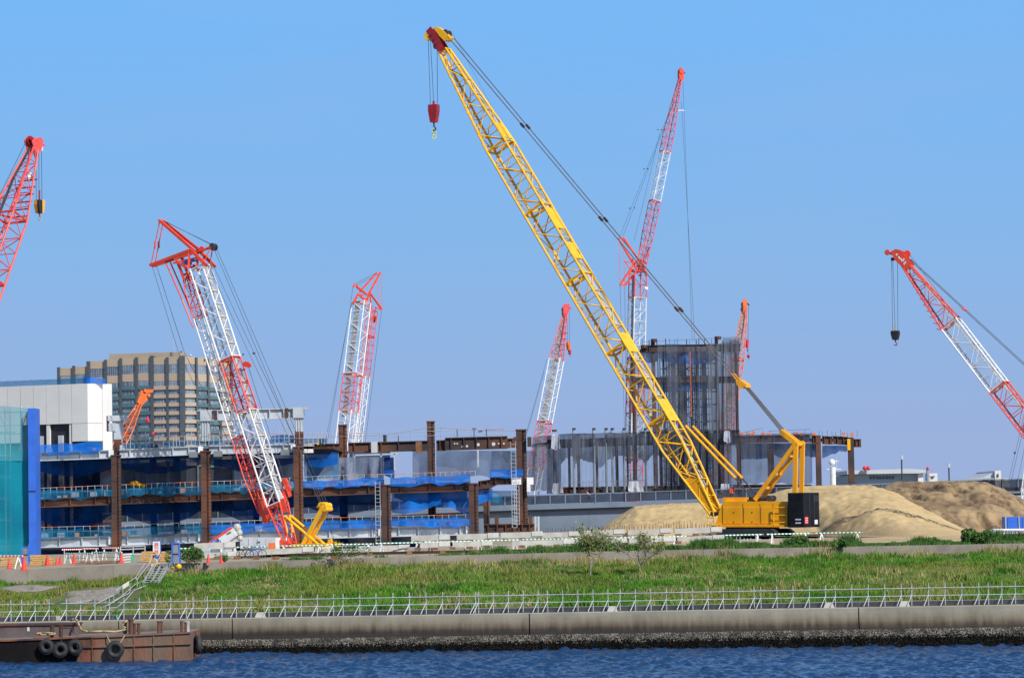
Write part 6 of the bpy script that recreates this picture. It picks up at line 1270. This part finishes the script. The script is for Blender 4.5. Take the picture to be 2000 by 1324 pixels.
mb = MB(); p = B_(367, 1228, 1); mb.box(p - V((.1, .1, .3)), p + V((.1, .1, .5))); mb.build('deck_valve', K['galv'], bg_)
r_o = lambda nm, pts, r_, lb, mt='ropec': MB().path([B_(x, y, d) for x, y, d in pts], r_, 6).build(nm, K[mt], None, origin=B_(*pts[0]), label=lb, cat='rope', smooth=True)
r_o('mooring_rope', [(138, 1211, 4.2), (146, 1208, 4), (151, 1212, 3), (155, 1222, 2.2), (160, 1230, 1.5), (172, 1233, 1.4), (200, 1232, 1.4), (225, 1233, 1.6), (243, 1230, 2.2)], .07, 'thick pale mooring rope draped across the barge deck')
pts = []
for k in range(40): pts.append((82 + 14 * math.sin(k * .9) + k * .35, 1237 + 2.2 * math.cos(k * .9), 1 + .5 * math.cos(k * 1.3)))
r_o('rope_coil', pts, .045, 'loose coil of pale rope heaped on the barge deck at the left')
r_o('mooring_rope', [(248, 1211, 2.4), (238, 1222, 2.2), (246, 1224, 2.2), (238, 1228, 2.2), (247, 1229, 2.2)], .05, 'short pale rope wound round the barge bollard')
for i, (px, py, R_, tilt, lb) in enumerate(((91, 1262, .31, .10, 'leftmost of the four black tyre fenders hung on the barge side'), (118, 1268, .32, -.05, 'second black tyre fender from the left, hung lowest of the cluster of three'), (147, 1263, .32, .12, 'third black tyre fender from the left on the barge side'), (225, 1268, .39, 0, 'big rope-slung tyre fender alone on the rusty part of the barge'))):
    p = B_(px, py, -.32); t = empty('tyre_fender', p, lb, 'tyre', 'tyre fenders on the barge'); ax = V((tilt, 1, .08)); mb = MB(); mb.torus(p, ax, R_, .155, 28, 12); mb.build('tyre', K['tyre'], t, smooth=True)
    mb = MB(); axn = ax.normalized(); q0 = axn.orthogonal().normalized(); q1 = axn.cross(q0)
    for k in range(30): th = 2 * math.pi * k / 30; e = q0 * math.cos(th) + q1 * math.sin(th); mb.bar(p + e * (R_ + .15) - axn * .09, p + e * (R_ + .15) + axn * .09, .05, .05, up=e)
    mb.build('tread', K['tyre'], t, kind='stuff')
    if i == 3:
        for dx in (-17, 19): MB().tube(B_(px + dx, 1240, -.1), p + V((dx / 60, 0, .42)), .03, 5).build('sling', K['ropec'], t)
    else: MB().tube(B_(px + 4, 1240 + 2, -.1), p + V((0, 0, R_)), .025, 5).build('sling', K['dark'], t)
t = empty('tyre_fender', V((bx(381), DBG + 1.5, .9)), 'black tyre fender seen edge-on at the right end of the barge', 'tyre'); mb = MB(); mb.torus(t.location, (1, .35, 0), .45, .17, 24, 10); mb.build('tyre', K['tyre'], t, smooth=True)

# ---- stairs and handrails on the bank ----
st = empty('steel_stairs', V(G(285, 1140, 4.3)), 'aluminium access stairs with two flights and handrails going down the bank at the left', 'stairs')
Ds = lambda y: float(np.interp(y, [1095, 1103, 1138, 1192], [229.5, 228.6, 223, 212.5]))
def S_(x, y, dz=0): p = W(x, y, Ds(y)); return p + V((0, 0, dz))
for x0, x1 in ((300, 279), (315, 294), (330, 309)): a, b = S_(x0, 1103), S_(x1, 1140); MB().bar(a, b, .07, .22).build('stringer', K['alu'], st)
for k in range(8):
    y = 1106 + k * 4.4; x = 300 - 21 * (y - 1103) / 37
    for j in (0, 1): a = S_(x + 1 + j * 15, y); b = S_(x + 14 + j * 15, y); MB().bar(a, b, .30, .045, up=(0, 0, 1)).build('tread', K['alu'], st)
for pts in (((297, 1082), (292, 1100), (268, 1131), (265, 1127), (283, 1100)), ((315, 1082), (300, 1110), (291, 1128)), ((325, 1100), (308, 1133), (297, 1139), (262, 1152), (245, 1172), (228, 1186), (214, 1187), (212, 1181), (240, 1164), (252, 1158), (255, 1150)), ((303, 1100), (280, 1134), (262, 1142), (240, 1162), (205, 1184), (186, 1189), (183, 1181), (225, 1160), (232, 1149), (226, 1152), (266, 1127), (266, 1131))):
    mb = MB(); mb.path([S_(x, y) for x, y in pts], .035, 6); mb.build('handrail', K['alu'], st)
mb = MB()
for x0, y0, x1, y1 in ((240, 1163, 238, 1147), (254, 1155, 256, 1143), (268, 1146, 267, 1131), (232, 1160, 234, 1145), (222, 1172, 222, 1160), (283, 1140, 283, 1122)): MB().tube(S_(x0, y0), S_(x0, y0) + V((0, 0, .6)), .03, 5).build('handrail_post', K['alu'], st)
p = S_(247, 1149); MB().prism([W(x, y, p.y - .15) for x, y in ((239, 1151), (252, 1143), (252, 1134), (239, 1142))], (0, .03, 0)).build('notice_board', mat('cream_board', (.72, .69, .56), .6), st)
for px, py in ((297, 1105), (309, 1103)): MB().ball(S_(px, py), .14, 8, 6).build('yellow_cap', K['yellow'], st)

# ---- signs ----
def Gd(px, py, dz=0):
    """point of the site ground seen at this picture point"""
    D = 232.0
    for _ in range(30):
        p = W(px, py, D); zg = float(tz(p.x)) + (GZ - float(tz(p.x))) * min(1, max(0, (D - ly(p.x)) / (300 - ly(p.x)))); e = p.z - zg; D += e / max(.004, (py - 1000) / FPX) * .6; D = max(200, min(330, D))
    p = W(px, py, D); p.z = zg + dz; return p
def board_sign(px0, px1, y0, y1, label, two=False, feet=True):
    g = Gd((px0 + px1) / 2, y1); D = g.y; o = empty('folding_sign', g, label, 'sign'); s_ = D / FPX; wd = (px1 - px0) * s_; h = (y1 - y0) * s_; x0 = g.x - wd / 2
    for xx in (x0, x0 + wd): MB().bar((xx, D - .35, g.z), (xx, D, g.z + h), .08).build('frame_leg', K['blue'], o); MB().bar((xx, D + .45, g.z), (xx, D, g.z + h), .08).build('frame_leg', K['blue'], o)
    MB().bar((x0, D, g.z + h), (x0 + wd, D, g.z + h), .09).build('frame_top', K['blue'], o)
    z0 = g.z + h * .18; mb = MB(); ym = D - .05; yb = D - .30
    mb.hexa([(x0 + .07, yb, z0), (x0 + wd - .07, yb, z0), (x0 + wd - .07, yb + .03, z0), (x0 + .07, yb + .03, z0), (x0 + .07, ym, g.z + h - .1), (x0 + wd - .07, ym, g.z + h - .1), (x0 + wd - .07, ym + .03, g.z + h - .1), (x0 + .07, ym + .03, g.z + h - .1)]); mb.build('board', K['board'], o)
    zm = z0 + (g.z + h - z0) * .45; MB().bar((x0 + .03, D - .22, zm), (x0 + wd - .03, D - .22, zm), .05).build('frame_bar', K['dark'], o); return o
board_sign(43, 56, 1068, 1101, 'narrow blue framed sign seen from behind at the foot of the blue pillar')
o = board_sign(337, 351, 1061, 1106, 'tall blue framed sign seen from behind, right of the stairs')
for px in (338, 350): p = Gd(px, 1106); MB().ball(p + V((0, -.3, 0)), .2, 10, 8).build('yellow_weight', K['yellow'], o)
o = board_sign(413, 431, 1056, 1089, 'blue A-frame sign with a dark board between the two small cones'); 
g = Gd(306, 1096); D = g.y; s_ = D / FPX; sg = empty('stop_sign', g, 'white and red upright stop sign with Japanese lettering above the stairs', 'sign')
wd = 14 * s_; zt_s = W(306, 1057, D).z; zb_s = W(306, 1096, D).z
MB().box((g.x - wd / 2, D, zb_s), (g.x + wd / 2, D + .06, zt_s)).build('board', K['signw'], sg)
mb = MB(); mb.bar((g.x + wd / 2 + .03, D + .03, zb_s), (g.x + wd / 2 + .03, D + .03, zt_s), .06); mb.build('frame_side', K['blue'], sg); MB().bar((g.x - wd / 2, D + .03, zt_s + .03), (g.x + wd / 2, D + .03, zt_s + .03), .06).build('frame_top', K['blue'], sg)
rz0, rz1 = W(306, 1081, D).z, W(306, 1060, D).z; MB().box((g.x - wd * .25, D - .02, rz0), (g.x + wd * .25, D, rz1)).build('red_panel', K['signr'], sg)
for k, chh in enumerate('一旦停止'):
    cu = bpy.data.curves.new('character', 'FONT'); cu.body = chh; cu.size = .24; cu.extrude = .008; cu.align_x = 'CENTER'; cu.align_y = 'CENTER'; cu.offset = .006
    tmp = bpy.data.objects.new('tmp', cu); COL.objects.link(tmp); bpy.context.view_layer.update(); me = bpy.data.meshes.new_from_object(tmp.evaluated_get(bpy.context.evaluated_depsgraph_get())); bpy.data.objects.remove(tmp)
    me.name = 'character'; me.materials.clear(); me.materials.append(K['signw']); q = bpy.data.objects.new('character', me); COL.objects.link(q); q.parent = sg; q.rotation_euler = (math.pi / 2, 0, 0); q.location = V((g.x, D - .032, rz1 - (rz1 - rz0) * (k + .5) / 4)) - g
mb = MB(); zc_ = W(306, 1088, D).z; mb.tube((g.x, D - .02, zc_), (g.x, D, zc_), .12, 12); mb.build('blue_disc', K['blue'], sg); mb = MB(); mb.torus((g.x, D - .01, zc_), (0, 1, 0), .19, .02, 18, 5); mb.build('disc_ring', mat('pale_blue', (.35, .5, .8), .6), sg)

# ---- cones ----
def make_cone():
    o = empty('traffic_cone', V((0, 0, 0))); 
    for nm, mb, mt in (('cone_body', MB().tube((0, 0, .04), (0, 0, .72), .16, 12, .035), 'cone'), ('cone_base', MB().box((-.2, -.2, 0), (.2, .2, .045)), 'cone'), ('reflective_band', MB().tube((0, 0, .34), (0, 0, .41), .100, 12, .086), 'white')):
        me = bpy.data.meshes.new(nm); me.from_pydata(mb.v, [], mb.f); me.materials.append(K[mt]); q = bpy.data.objects.new(nm, me); COL.objects.link(q); q.parent = o
    return tag(o, 'x', 'traffic cone', 'orange traffic cones')
proto = make_cone(); first_c = True
for px, py, h, lb in ((18, 1110, 20, 'cone at the far left end behind the red striped pole'), (47, 1114, 28, 'big nearest cone with white band beside the blue pillar sign'), (68, 1100, 10, 'short cone just right of the blue pillar'), (93, 1104, 21, 'tall cone on the edge of the gravel, left of the pair'), (111, 1103, 16, 'left cone of the close pair'), (118, 1102, 17, 'right cone of the close pair'), (145, 1101, 21, 'cone by the red striped pole ends, right of the close pair'), (237, 1099, 20, 'cone in front of the galvanised gate frame, left of the stop sign'), (407, 1099, 18, 'cone left of the blue A-frame sign'), (432, 1101, 17, 'cone right of the blue A-frame sign'), (452, 1077, 8, 'small orange cone on the stacked beams')):
    g = Gd(px, py); c = proto if first_c else dup(proto, g); first_c = False; c.location = g; s_ = h * g.y / FPX / .72; c.scale = (s_, s_, s_); c['label'] = 'orange traffic ' + lb

# ---- striped pole barriers ----
def make_striped(mt, L_=4.1):
    o = empty('striped_barrier', V((0, 0, 0)))
    def add(nm, mb, k): me = bpy.data.meshes.new(nm); me.from_pydata(mb.v, [], mb.f); me.materials.append(k); q = bpy.data.objects.new(nm, me); COL.objects.link(q); q.parent = o
    add('striped_pole', MB().tube((0, 0, .84), (L_, 0, .84), .055, 8), K[mt])
    for xx in (.5, L_ - .5):
        add('leg', MB().bar((xx - .22, -.2, 0), (xx, 0, .82), .09), K['white']); add('leg', MB().bar((xx + .22, .2, 0), (xx, 0, .82), .09), K['white'])
    add('lower_pole', MB().tube((0.2, 0, .45), (L_ - .2, 0, .45), .025, 6), K['galv']); return tag(o, 'x', 'barrier', 'striped pole barriers along the site edge')
gp = make_striped('sgw'); rp_ = make_striped('srw')
nm_ = ['first', 'second', 'third', 'fourth', 'fifth', 'sixth', 'seventh', 'eighth', 'ninth', 'tenth', 'eleventh', 'twelfth', 'thirteenth', 'last']
for i in range(14):
    px = 352 + i * 95.5; py = float(np.interp(px, [340, 640, 1000, 1300, 1650], [1092, 1084, 1074, 1068, 1059])); g = Gd(px, py); c = gp if i == 0 else dup(gp, g)
    c.location = g; g2 = Gd(px + 93, float(np.interp(px + 93, [340, 640, 1000, 1300, 1650], [1092, 1084, 1074, 1068, 1059]))); c.rotation_euler = (0, 0, math.atan2(g2.y - g.y, g2.x - g.x)); c.scale = (min(1.15, (g2 - g).length / 4.15), 1, 1); c['label'] = f"green and white striped pole barrier before the stacked beams, {nm_[i]} from the left"
for i, (a, b, py, y2, lb) in enumerate(((-28, 45, 1111, 1110, 'red and white striped pole barrier at the far left edge'), (121, 160, 1096, 1094, 'red and white striped pole barrier right of the close pair of cones'), (162, 192, 1094, 1093, 'red and white striped pole barrier in the middle of the gravel edge'), (200, 232, 1093, 1092, 'red and white striped pole barrier just left of the gate frame'))):
    g, g2 = Gd(a, py), Gd(b, y2); c = rp_ if i == 0 else dup(rp_, g); c.location = g; c.rotation_euler = (0, 0, math.atan2(g2.y - g.y, g2.x - g.x)); s_ = (g2 - g).length / 4.1; c.scale = (s_, 1, 1.15); c['label'] = lb
for i, (a, b, py) in enumerate(((126, 180, 1100), (180, 238, 1098))):
    g, g2 = Gd(a, py), Gd(b, py - 1); c = dup(gp, g); c.rotation_euler = (0, 0, math.atan2(g2.y - g.y, g2.x - g.x)); c.scale = ((g2 - g).length / 4.1, 1, .95); c['label'] = ['green and white striped pole barrier on grey trestles left of the blue pallets', 'green and white striped pole barrier running up to the gate frame'][i]; c['group'] = 'striped pole barriers on the gravel'
# gate frame, pallets, timber
g = Gd(258, 1096); gf = empty('gate_frame', g, 'galvanised folding gate frame in front of the dark ground floor', 'gate'); mb = MB(); s_ = g.y / FPX
for a, b, c_, d_ in ((235, 1096, 235, 1068), (283, 1092, 283, 1066), (235, 1068, 283, 1066), (235, 1073, 283, 1071), (235, 1084, 283, 1082), (260, 1094, 260, 1067)): mb.tube(W(a, b, g.y), W(c_, d_, g.y), .05, 6)
mb.build('frame', K['galv'], gf)
def stack(px0, px1, y0, y1, n_, mt, label, cat, deep=1.4, nm='board', irr=.1):
    g = Gd((px0 + px1) / 2, y1); D = g.y; o = empty(nm + '_stack', g, label, cat); s_ = D / FPX; wd = (px1 - px0) * s_; h = (y1 - y0) * s_ / n_
    for k in range(n_): dx = random.uniform(-irr, irr); MB().box((g.x - wd / 2 + dx, D, g.z + h * k + .02), (g.x + wd / 2 + dx, D + deep, g.z + h * (k + 1) - .03)).build(nm, K[mt], o)
    return o
stack(276, 300, 1076, 1097, 5, 'wood', 'stack of yellow timber boards left of the stop sign', 'timber stack'); stack(313, 330, 1076, 1096, 5, 'wood', 'stack of yellow timber boards right of the stop sign', 'timber stack')
stack(60, 84, 1083, 1104, 5, 'wood', 'stack of yellow timber at the foot of the blue pillar', 'timber stack'); stack(84, 100, 1089, 1104, 3, 'wood', 'low yellow timber stack next to the tall cone', 'timber stack'); stack(0, 30, 1088, 1106, 4, 'wood', 'yellow timber stack behind the red striped pole at the left edge', 'timber stack')
stack(152, 232, 1095, 1101, 2, 'brown', 'low pile of brown planks lying on the gravel behind the trestles', 'plank pile', nm='plank', irr=.4); stack(365, 385, 1090, 1097, 2, 'brown', 'small brown plank pile left of the A-frame sign', 'plank pile', nm='plank')
g = Gd(254, 1097); o = empty('plastic_barrier', g, 'white slatted plastic barrier with a green end by the gate frame', 'barrier')
for k in range(4): MB().bar(W(240, 1098 - k * 5, g.y - .3), W(258, 1096 - k * 5, g.y - .3), .07).build('slat', K['white'], o)
MB().bar(W(259, 1098, g.y - .3), W(259, 1082, g.y - .3), .18).build('end_panel', K['green'], o)

# ---- precast beams ----
rb = mat('rebar', (.08, .045, .03), .8)
def precast(x0, y0, x1, y1, hpx, D, label, bars=True, deep=.9):
    a, b = W(x0, y0, D), W(x1, y1, D); h = (hpx + 1.6) * D / FPX; o = empty('concrete_beam', V(((a.x + b.x) / 2, D, a.z - h)), label, 'concrete beam', 'precast concrete beams stacked along the site edge')
    e = V((0, deep, 0)); H = V((0, 0, h)); MB().hexa([a - H, b - H, b - H + e, a - H + e, a, b, b + e, a + e]).build('beam', K['beamc'], o)
    u = (b - a).normalized(); en = V((0, -.06, .03)); MB().hexa([b - u * .9 - H * .85 + en, b - H * .85 + en, b - H * .85 + e, b - u * .9 - H * .85 + e, b - u * .9 + en, b + en, b + e + V((0, 0, .04)), b - u * .9 + e + V((0, 0, .04))]).build('beam_end', K['beame'], o)
    if bars:
        mb = MB(); n_ = int((b - a).length / .32)
        for k in range(n_): p = a.lerp(b, (k + .5) / n_) + V((0, deep * .5, -.05)); mb.bar(p, p + V((random.uniform(-.04, .04), 0, random.uniform(.25, .45))), .03)
        mb.build('starter_bars', rb, o, kind='stuff')
    return o
words_ = ['leftmost', 'second', 'third', 'fourth', 'fifth', 'sixth', 'rightmost']
for i, (x0, y0, x1, y1, h) in enumerate(((803, 1046, 879, 1044, 10), (892, 1043, 974, 1041, 10), (978, 1040, 1060, 1038, 9), (1058, 1040, 1132, 1038, 8), (1137, 1036, 1220, 1034, 8), (1226, 1035, 1311, 1032, 8), (1317, 1032, 1410, 1029, 9))): precast(x0, y0, x1, y1, h, 252, f"pale precast concrete beam with rebar loops, {words_[i]} in the upper row")
for i, (x0, y0, x1, y1, h) in enumerate(((820, 1059, 879, 1058, 9), (884, 1058, 962, 1056, 9), (1000, 1056, 1122, 1053, 9), (1127, 1053, 1224, 1051, 9), (1228, 1050, 1317, 1048, 9), (1323, 1048, 1414, 1045, 8))): precast(x0, y0, x1, y1, h, 249, f"pale precast concrete beam, {words_[i] if i < 5 else 'rightmost'} in the lower row", False)
for x0, y0, x1, y1, h, lb in ((379, 1061, 460, 1058, 11, 'pale precast beam topmost below the white telescopic crane'), (361, 1080, 466, 1077, 9, 'long pale precast beam low behind the A-frame sign'), (468, 1075, 613, 1068, 9, 'long pale precast beam low in front of the white crane house'), (615, 1070, 650, 1068, 12, 'short pale precast block right of the yellow crane base'), (700, 1066, 800, 1064, 8, 'pale precast beam low below the tall ladder'), (660, 1076, 790, 1073, 7, 'thin pale precast beam on the ground left of the lower row')): precast(x0, y0, x1, y1, h, 250 if x0 > 600 else 245, lb, False)
k = 0
for x_ in list(range(810, 1412, 34)):   # timber sleepers between and under the beams
    y_ = float(np.interp(x_, [800, 1410], [1056, 1040])); 
    for dy, dd in ((0, 252), (14, 249)):
        if dy and 960 < x_ < 1000: continue
        p = W(x_, y_ + dy, dd); q = W(x_ + 11, y_ + dy + 5, dd); MB().box((p.x, dd - .05, q.z), (q.x, dd + .9, p.z)).build('timber_sleeper', K['brown'], None, origin=(p.x, dd, q.z), label='brown timber sleeper wedged under the stacked concrete beams', cat='sleeper', group='timber sleepers under the beams'); k += 1
for x_ in range(380, 660, 38):
    p = Gd(x_, 1092); MB().box((p.x, p.y, p.z), (p.x + .5, p.y + .5, p.z + .22)).build('timber_sleeper', K['brown'], None, origin=p, label='brown timber sleeper wedged under the stacked concrete beams', cat='sleeper', group='timber sleepers under the beams')
# crane rails
for px0, px1, py0, py1, lb in ((560, 1130, 1086, 1076, 'long rusty steel rail laid on the gravel in front of the stacked beams'), (470, 700, 1089, 1085, 'shorter rusty steel rail on the gravel below the white and red crane')):
    a, b = Gd(px0, py0), Gd(px1, py1); mb = MB(); mb.bar(a + V((0, 0, .12)), b + V((0, 0, .12)), .2, .22); mb.build('steel_rail', K['rust'], None, origin=a, label=lb, cat='rail')
for px in (600, 660, 722, 800, 865, 930, 995, 1062): p = Gd(px, float(np.interp(px, [560, 1130], [1087, 1077]))); MB().hexa([p + V(q) for q in ((-.25, -.2, 0), (.25, -.2, 0), (.25, .2, 0), (-.25, .2, 0), (-.15, -.1, .3), (.15, -.1, .3), (.15, .2, .3), (-.15, .2, .3))]).build('rail_chock', K['brown'], None, origin=p, label='small brown chock block standing against the rusty rail', cat='block', group='chock blocks along the rail')
# rebar fence behind the beams
for xa, xb, ya, yb, lb in ((1050, 1190, 1041, 1035, 'row of dark starter bars behind the beams below the bridge wall'), (1190, 1400, 1035, 1026, 'row of thin starter bars behind the beams before the sand mound')):
    o = empty('starter_bar_row', W(xa, ya, 262), lb, 'rebar'); mb = MB(); x = xa
    while x < xb: y = ya + (yb - ya) * (x - xa) / (xb - xa); p = W(x, y + 8, 262); mb.bar(p, p + V((random.uniform(-.03, .03), 0, random.uniform(.55, .85))), .035); x += random.uniform(4, 7)
    mb.build('starter_bars', rb, o, kind='stuff')
# scaffold pieces and small things in front of the frame
for k, (x0, x1, y0, y1, lb) in enumerate(((662, 700, 1058, 1078, 'short row of galvanised uprights right of the yellow crane base'), (712, 752, 1060, 1078, 'short row of galvanised uprights below the tall ladder'), (1420, 1480, 1046, 1062, 'white trestle legs in front of the yellow crane track'))):
    g = Gd((x0 + x1) / 2, y1 + 4); o = empty('trestle_row', g, lb, 'trestle')
    x = x0
    while x < x1: MB().bar(W(x, y1 + 2, g.y), W(x + .5, y0 + random.uniform(0, 5), g.y), .06).build('upright', K['galv'], o); x += random.uniform(6, 12)
    MB().bar(W(x0, y0 + 8, g.y), W(x1, y0 + 7, g.y), .05).build('crossbar', K['galv'], o)
def bicycle(loc, s_, label, mt='dark', rz=0):
    o = empty('bicycle', V(loc), label, 'bicycle', rz=rz); q = V((0, 0, 0)); P_ = lambda x, z, y=0: V(loc) + V((x * s_ * math.cos(rz) - y * math.sin(rz), x * s_ * math.sin(rz) + y * math.cos(rz), z * s_)); ax = (-math.sin(rz), math.cos(rz), 0)
    o.rotation_euler = (0, 0, 0)
    for x in (-.52, .52):
        mb = MB(); mb.torus(P_(x, .34), ax, .32 * s_, .028, 16, 5); w_ = mb.build('wheel', K['tyre'], o); mb = MB()
        for k in range(4): t = math.pi * k / 4; mb.tube(P_(x + .31 * math.cos(t), .34 + .31 * math.sin(t)), P_(x - .31 * math.cos(t), .34 - .31 * math.sin(t)), .006, 3)
        mb.build('spokes', K['galv'], w_, kind='stuff')
    mb = MB(); pts = [((-.52, .34), (-.18, .80)), ((-.18, .80), (.36, .78)), ((.36, .78), (.02, .3)), ((.02, .3), (-.18, .85)), ((-.52, .34), (.02, .3)), ((.52, .34), (.36, .95)), ((.36, .95), (.28, 1.0))]
    for a, b in pts: mb.tube(P_(*a), P_(*b), .022, 5)
    mb.build('frame', K[mt], o); MB().bar(P_(-.3, .9), P_(-.08, .92), .12, .05).build('saddle', K['dark'], o); MB().tube(P_(.3, 1.0, -.25), P_(.3, 1.0, .25), .02, 5).build('handlebar', K['galv'], o); return o
g = Gd(483, 1090); bicycle(g, 1.0, 'left of two dark bicycles parked in front of the white crane house'); g = Gd(500, 1090); bicycle(g, 1.0, 'right of two dark bicycles parked in front of the white crane house', 'blue', .3)
# orange pieces near the white crane house
for x0, x1, y0, y1, lb in ((524, 536, 1060, 1072, 'orange crate on the beam in front of the white crane house'), (505, 520, 1079, 1086, 'low orange skid behind the parked bicycles')):
    g = W(x0, y1, 246); MB().box((g.x, 246, g.z), (W(x1, y1, 246).x, 246.7, W(x0, y0, 246).z)).build('orange_crate', K['orange'], None, origin=g, label=lb, cat='crate')
# ---- blue containers, pipes on red base at the right ----
g = Gd(1984, 1043); D = 270
for x0, x1, lb, nm in ((1965, 1988, 'bright blue portable cabin door side at the right edge before the earth mound', 'panel'), (1991, 2040, 'second blue portable cabin cut off by the right edge', 'panel')):
    o = empty('portable_cabin', V((W(x0, 1040, D).x, D, GZ)), lb, 'cabin'); mb = MB(); fbox(mb, D, x0, 1009, x1, 1056, 2.2); mb.build('body', K['blue'], o); mb = MB(); fbox(mb, D - .05, x0 - 1, 1008, x0 + .5, 1056, .2); mb.build('corner_post', K['greyl'], o)
    mb = MB(); fbox(mb, D - .04, x0 + 6, 1014, x0 + 14, 1034, .05) if x0 > 1990 else fbox(mb, D - .04, x0 + 3, 1012, x1 - 3, 1034, .05); mb.build('door', K['blue'], o)
o = empty('red_base_frame', V((W(1930, 1052, 250).x, 250, GZ - .2)), 'dark red steel base with rails at the right edge under white pipes', 'steel base'); mb = MB(); fbox(mb, 250, 1932, 1045, 2040, 1055, 2.5); mb.build('base', mat('maroon_paint', (.28, .025, .02), .6), o)
for y_, lb in ((1035, 'upper white pipe lying on the red steel base at the right edge'), (1042, 'lower white pipe lying on the red steel base at the right edge')):
    a = W(1940, y_, 251); MB().tube(a, W(2050, y_ - 1, 251), .11, 10).build('white_pipe', K['white'], None, origin=a, label=lb, cat='pipe', smooth=False)
for x_ in (1932, 1944): mb = MB(); fbox(mb, 250.2, x_ - 3, 1034, x_ + 2, 1045, 1.2); mb.build('end_bracket', K['greyl'], o)
MB().bar(W(1990, 1041, 249.8), W(2001, 1045, 249.8), .25).build('red_valve', K['signr'], o)

# ---- people ----
def person(name, base, h, joints, edges, radii, cloth, label, parts=()):
    """one continuous skinned body grown round a posed skeleton"""
    o = empty(name, V(base), label, 'person'); me = bpy.data.meshes.new('body'); me.from_pydata([tuple(c * h for c in j) for j in joints], edges, []); b = bpy.data.objects.new('body', me); COL.objects.link(b); b.parent = o
    md = b.modifiers.new('skin', 'SKIN'); me.update()
    for i, r_ in enumerate(radii): v = me.skin_vertices[0].data[i]; v.radius = (r_ * h, r_ * h); v.use_root = i == 0
    s2 = b.modifiers.new('sub', 'SUBSURF'); s2.levels = 1; s2.render_levels = 1; me.materials.append(K['skin']); md.use_smooth_shade = True
    for nm, mb, mt in parts:
        m2 = bpy.data.meshes.new(nm); m2.from_pydata([tuple(c * h for c in p) for p in mb.v], [], mb.f); m2.materials.append(K[mt]); q = bpy.data.objects.new(nm, m2); COL.objects.link(q); q.parent = o
    return o
# joints in units of body height: pelvis, chest, neck, head, shoulders, elbows, hands, hips, knees, feet, toes
ST = [(0, 0, .52), (0, 0, .72), (0, 0, .83), (0, 0, .93), (-.11, 0, .80), (-.14, -.02, .63), (-.12, -.12, .52), (.11, 0, .80), (.15, -.02, .64), (.13, -.1, .50), (-.055, 0, .50), (-.06, .0, .28), (-.065, .02, .04), (-.065, -.07, .02), (.055, 0, .50), (.06, 0, .28), (.065, .02, .04), (.065, -.07, .02)]
ED = [(0, 1), (1, 2), (2, 3), (1, 4), (4, 5), (5, 6), (1, 7), (7, 8), (8, 9), (0, 10), (10, 11), (11, 12), (12, 13), (0, 14), (14, 15), (15, 16), (16, 17)]
RD = [.075, .075, .035, .06, .04, .03, .022, .04, .03, .022, .06, .042, .026, .022, .06, .042, .026, .022]
def wear(J, top, legs):
    pt = MB(); pt.tube(J[0], J[1], .088, 10, .098); pt.tube(J[1], J[2], .098, 10, .05)
    for a, b in ((4, 5), (7, 8)): pt.tube(J[a], J[b], .05, 8, .038)
    pl = MB()
    for a, b, c in ((10, 11, 12), (14, 15, 16)): pl.tube(J[a], J[b], .068, 8, .05); pl.tube(J[b], J[c], .05, 8, .036)
    pl.tube(V(J[0]) - V((0, 0, .05)), V(J[0]) + V((0, 0, .03)), .085, 10)
    hd = MB(); hd.ball(V(J[3]) + V((0, 0, .025)), .068, 10, 6, .85); return [('jacket', pt, top), ('trousers', pl, legs), ('helmet', hd, 'white' if top != 'shirt' else 'redw')]
p = FYn(1430, 979, -.6); person('person', (p.x, p.y, p.z), 1.65, ST, ED, RD, None, 'worker in an orange-red top standing on the yellow crane house', wear(ST, 'redw', 'trou'))
cyp = W(1150, yd(1150), DB + 1.2); bicycle((cyp.x, cyp.y, cyp.z), 1.0, 'bicycle ridden across the bridge towards the left', 'dark', math.pi)
CY = [(.10, 0, .54), (-.03, 0, .72), (-.09, 0, .82), (-.13, 0, .90), (-.05, -.10, .78), (-.12, -.12, .66), (-.19, -.12, .60), (-.05, .10, .78), (-.12, .12, .66), (-.19, .12, .60), (.08, -.05, .52), (-.08, -.06, .40), (.02, -.06, .17), (-.04, -.06, .14), (.08, .05, .52), (-.06, .06, .44), (.04, .06, .27), (-.02, .06, .24)]
person('person', (cyp.x, cyp.y, cyp.z), 1.7, CY, ED, RD, None, 'cyclist in a white shirt riding along the bridge', wear(CY, 'shirt', 'trou'))
p = W(1268 + 8, 668, DC);
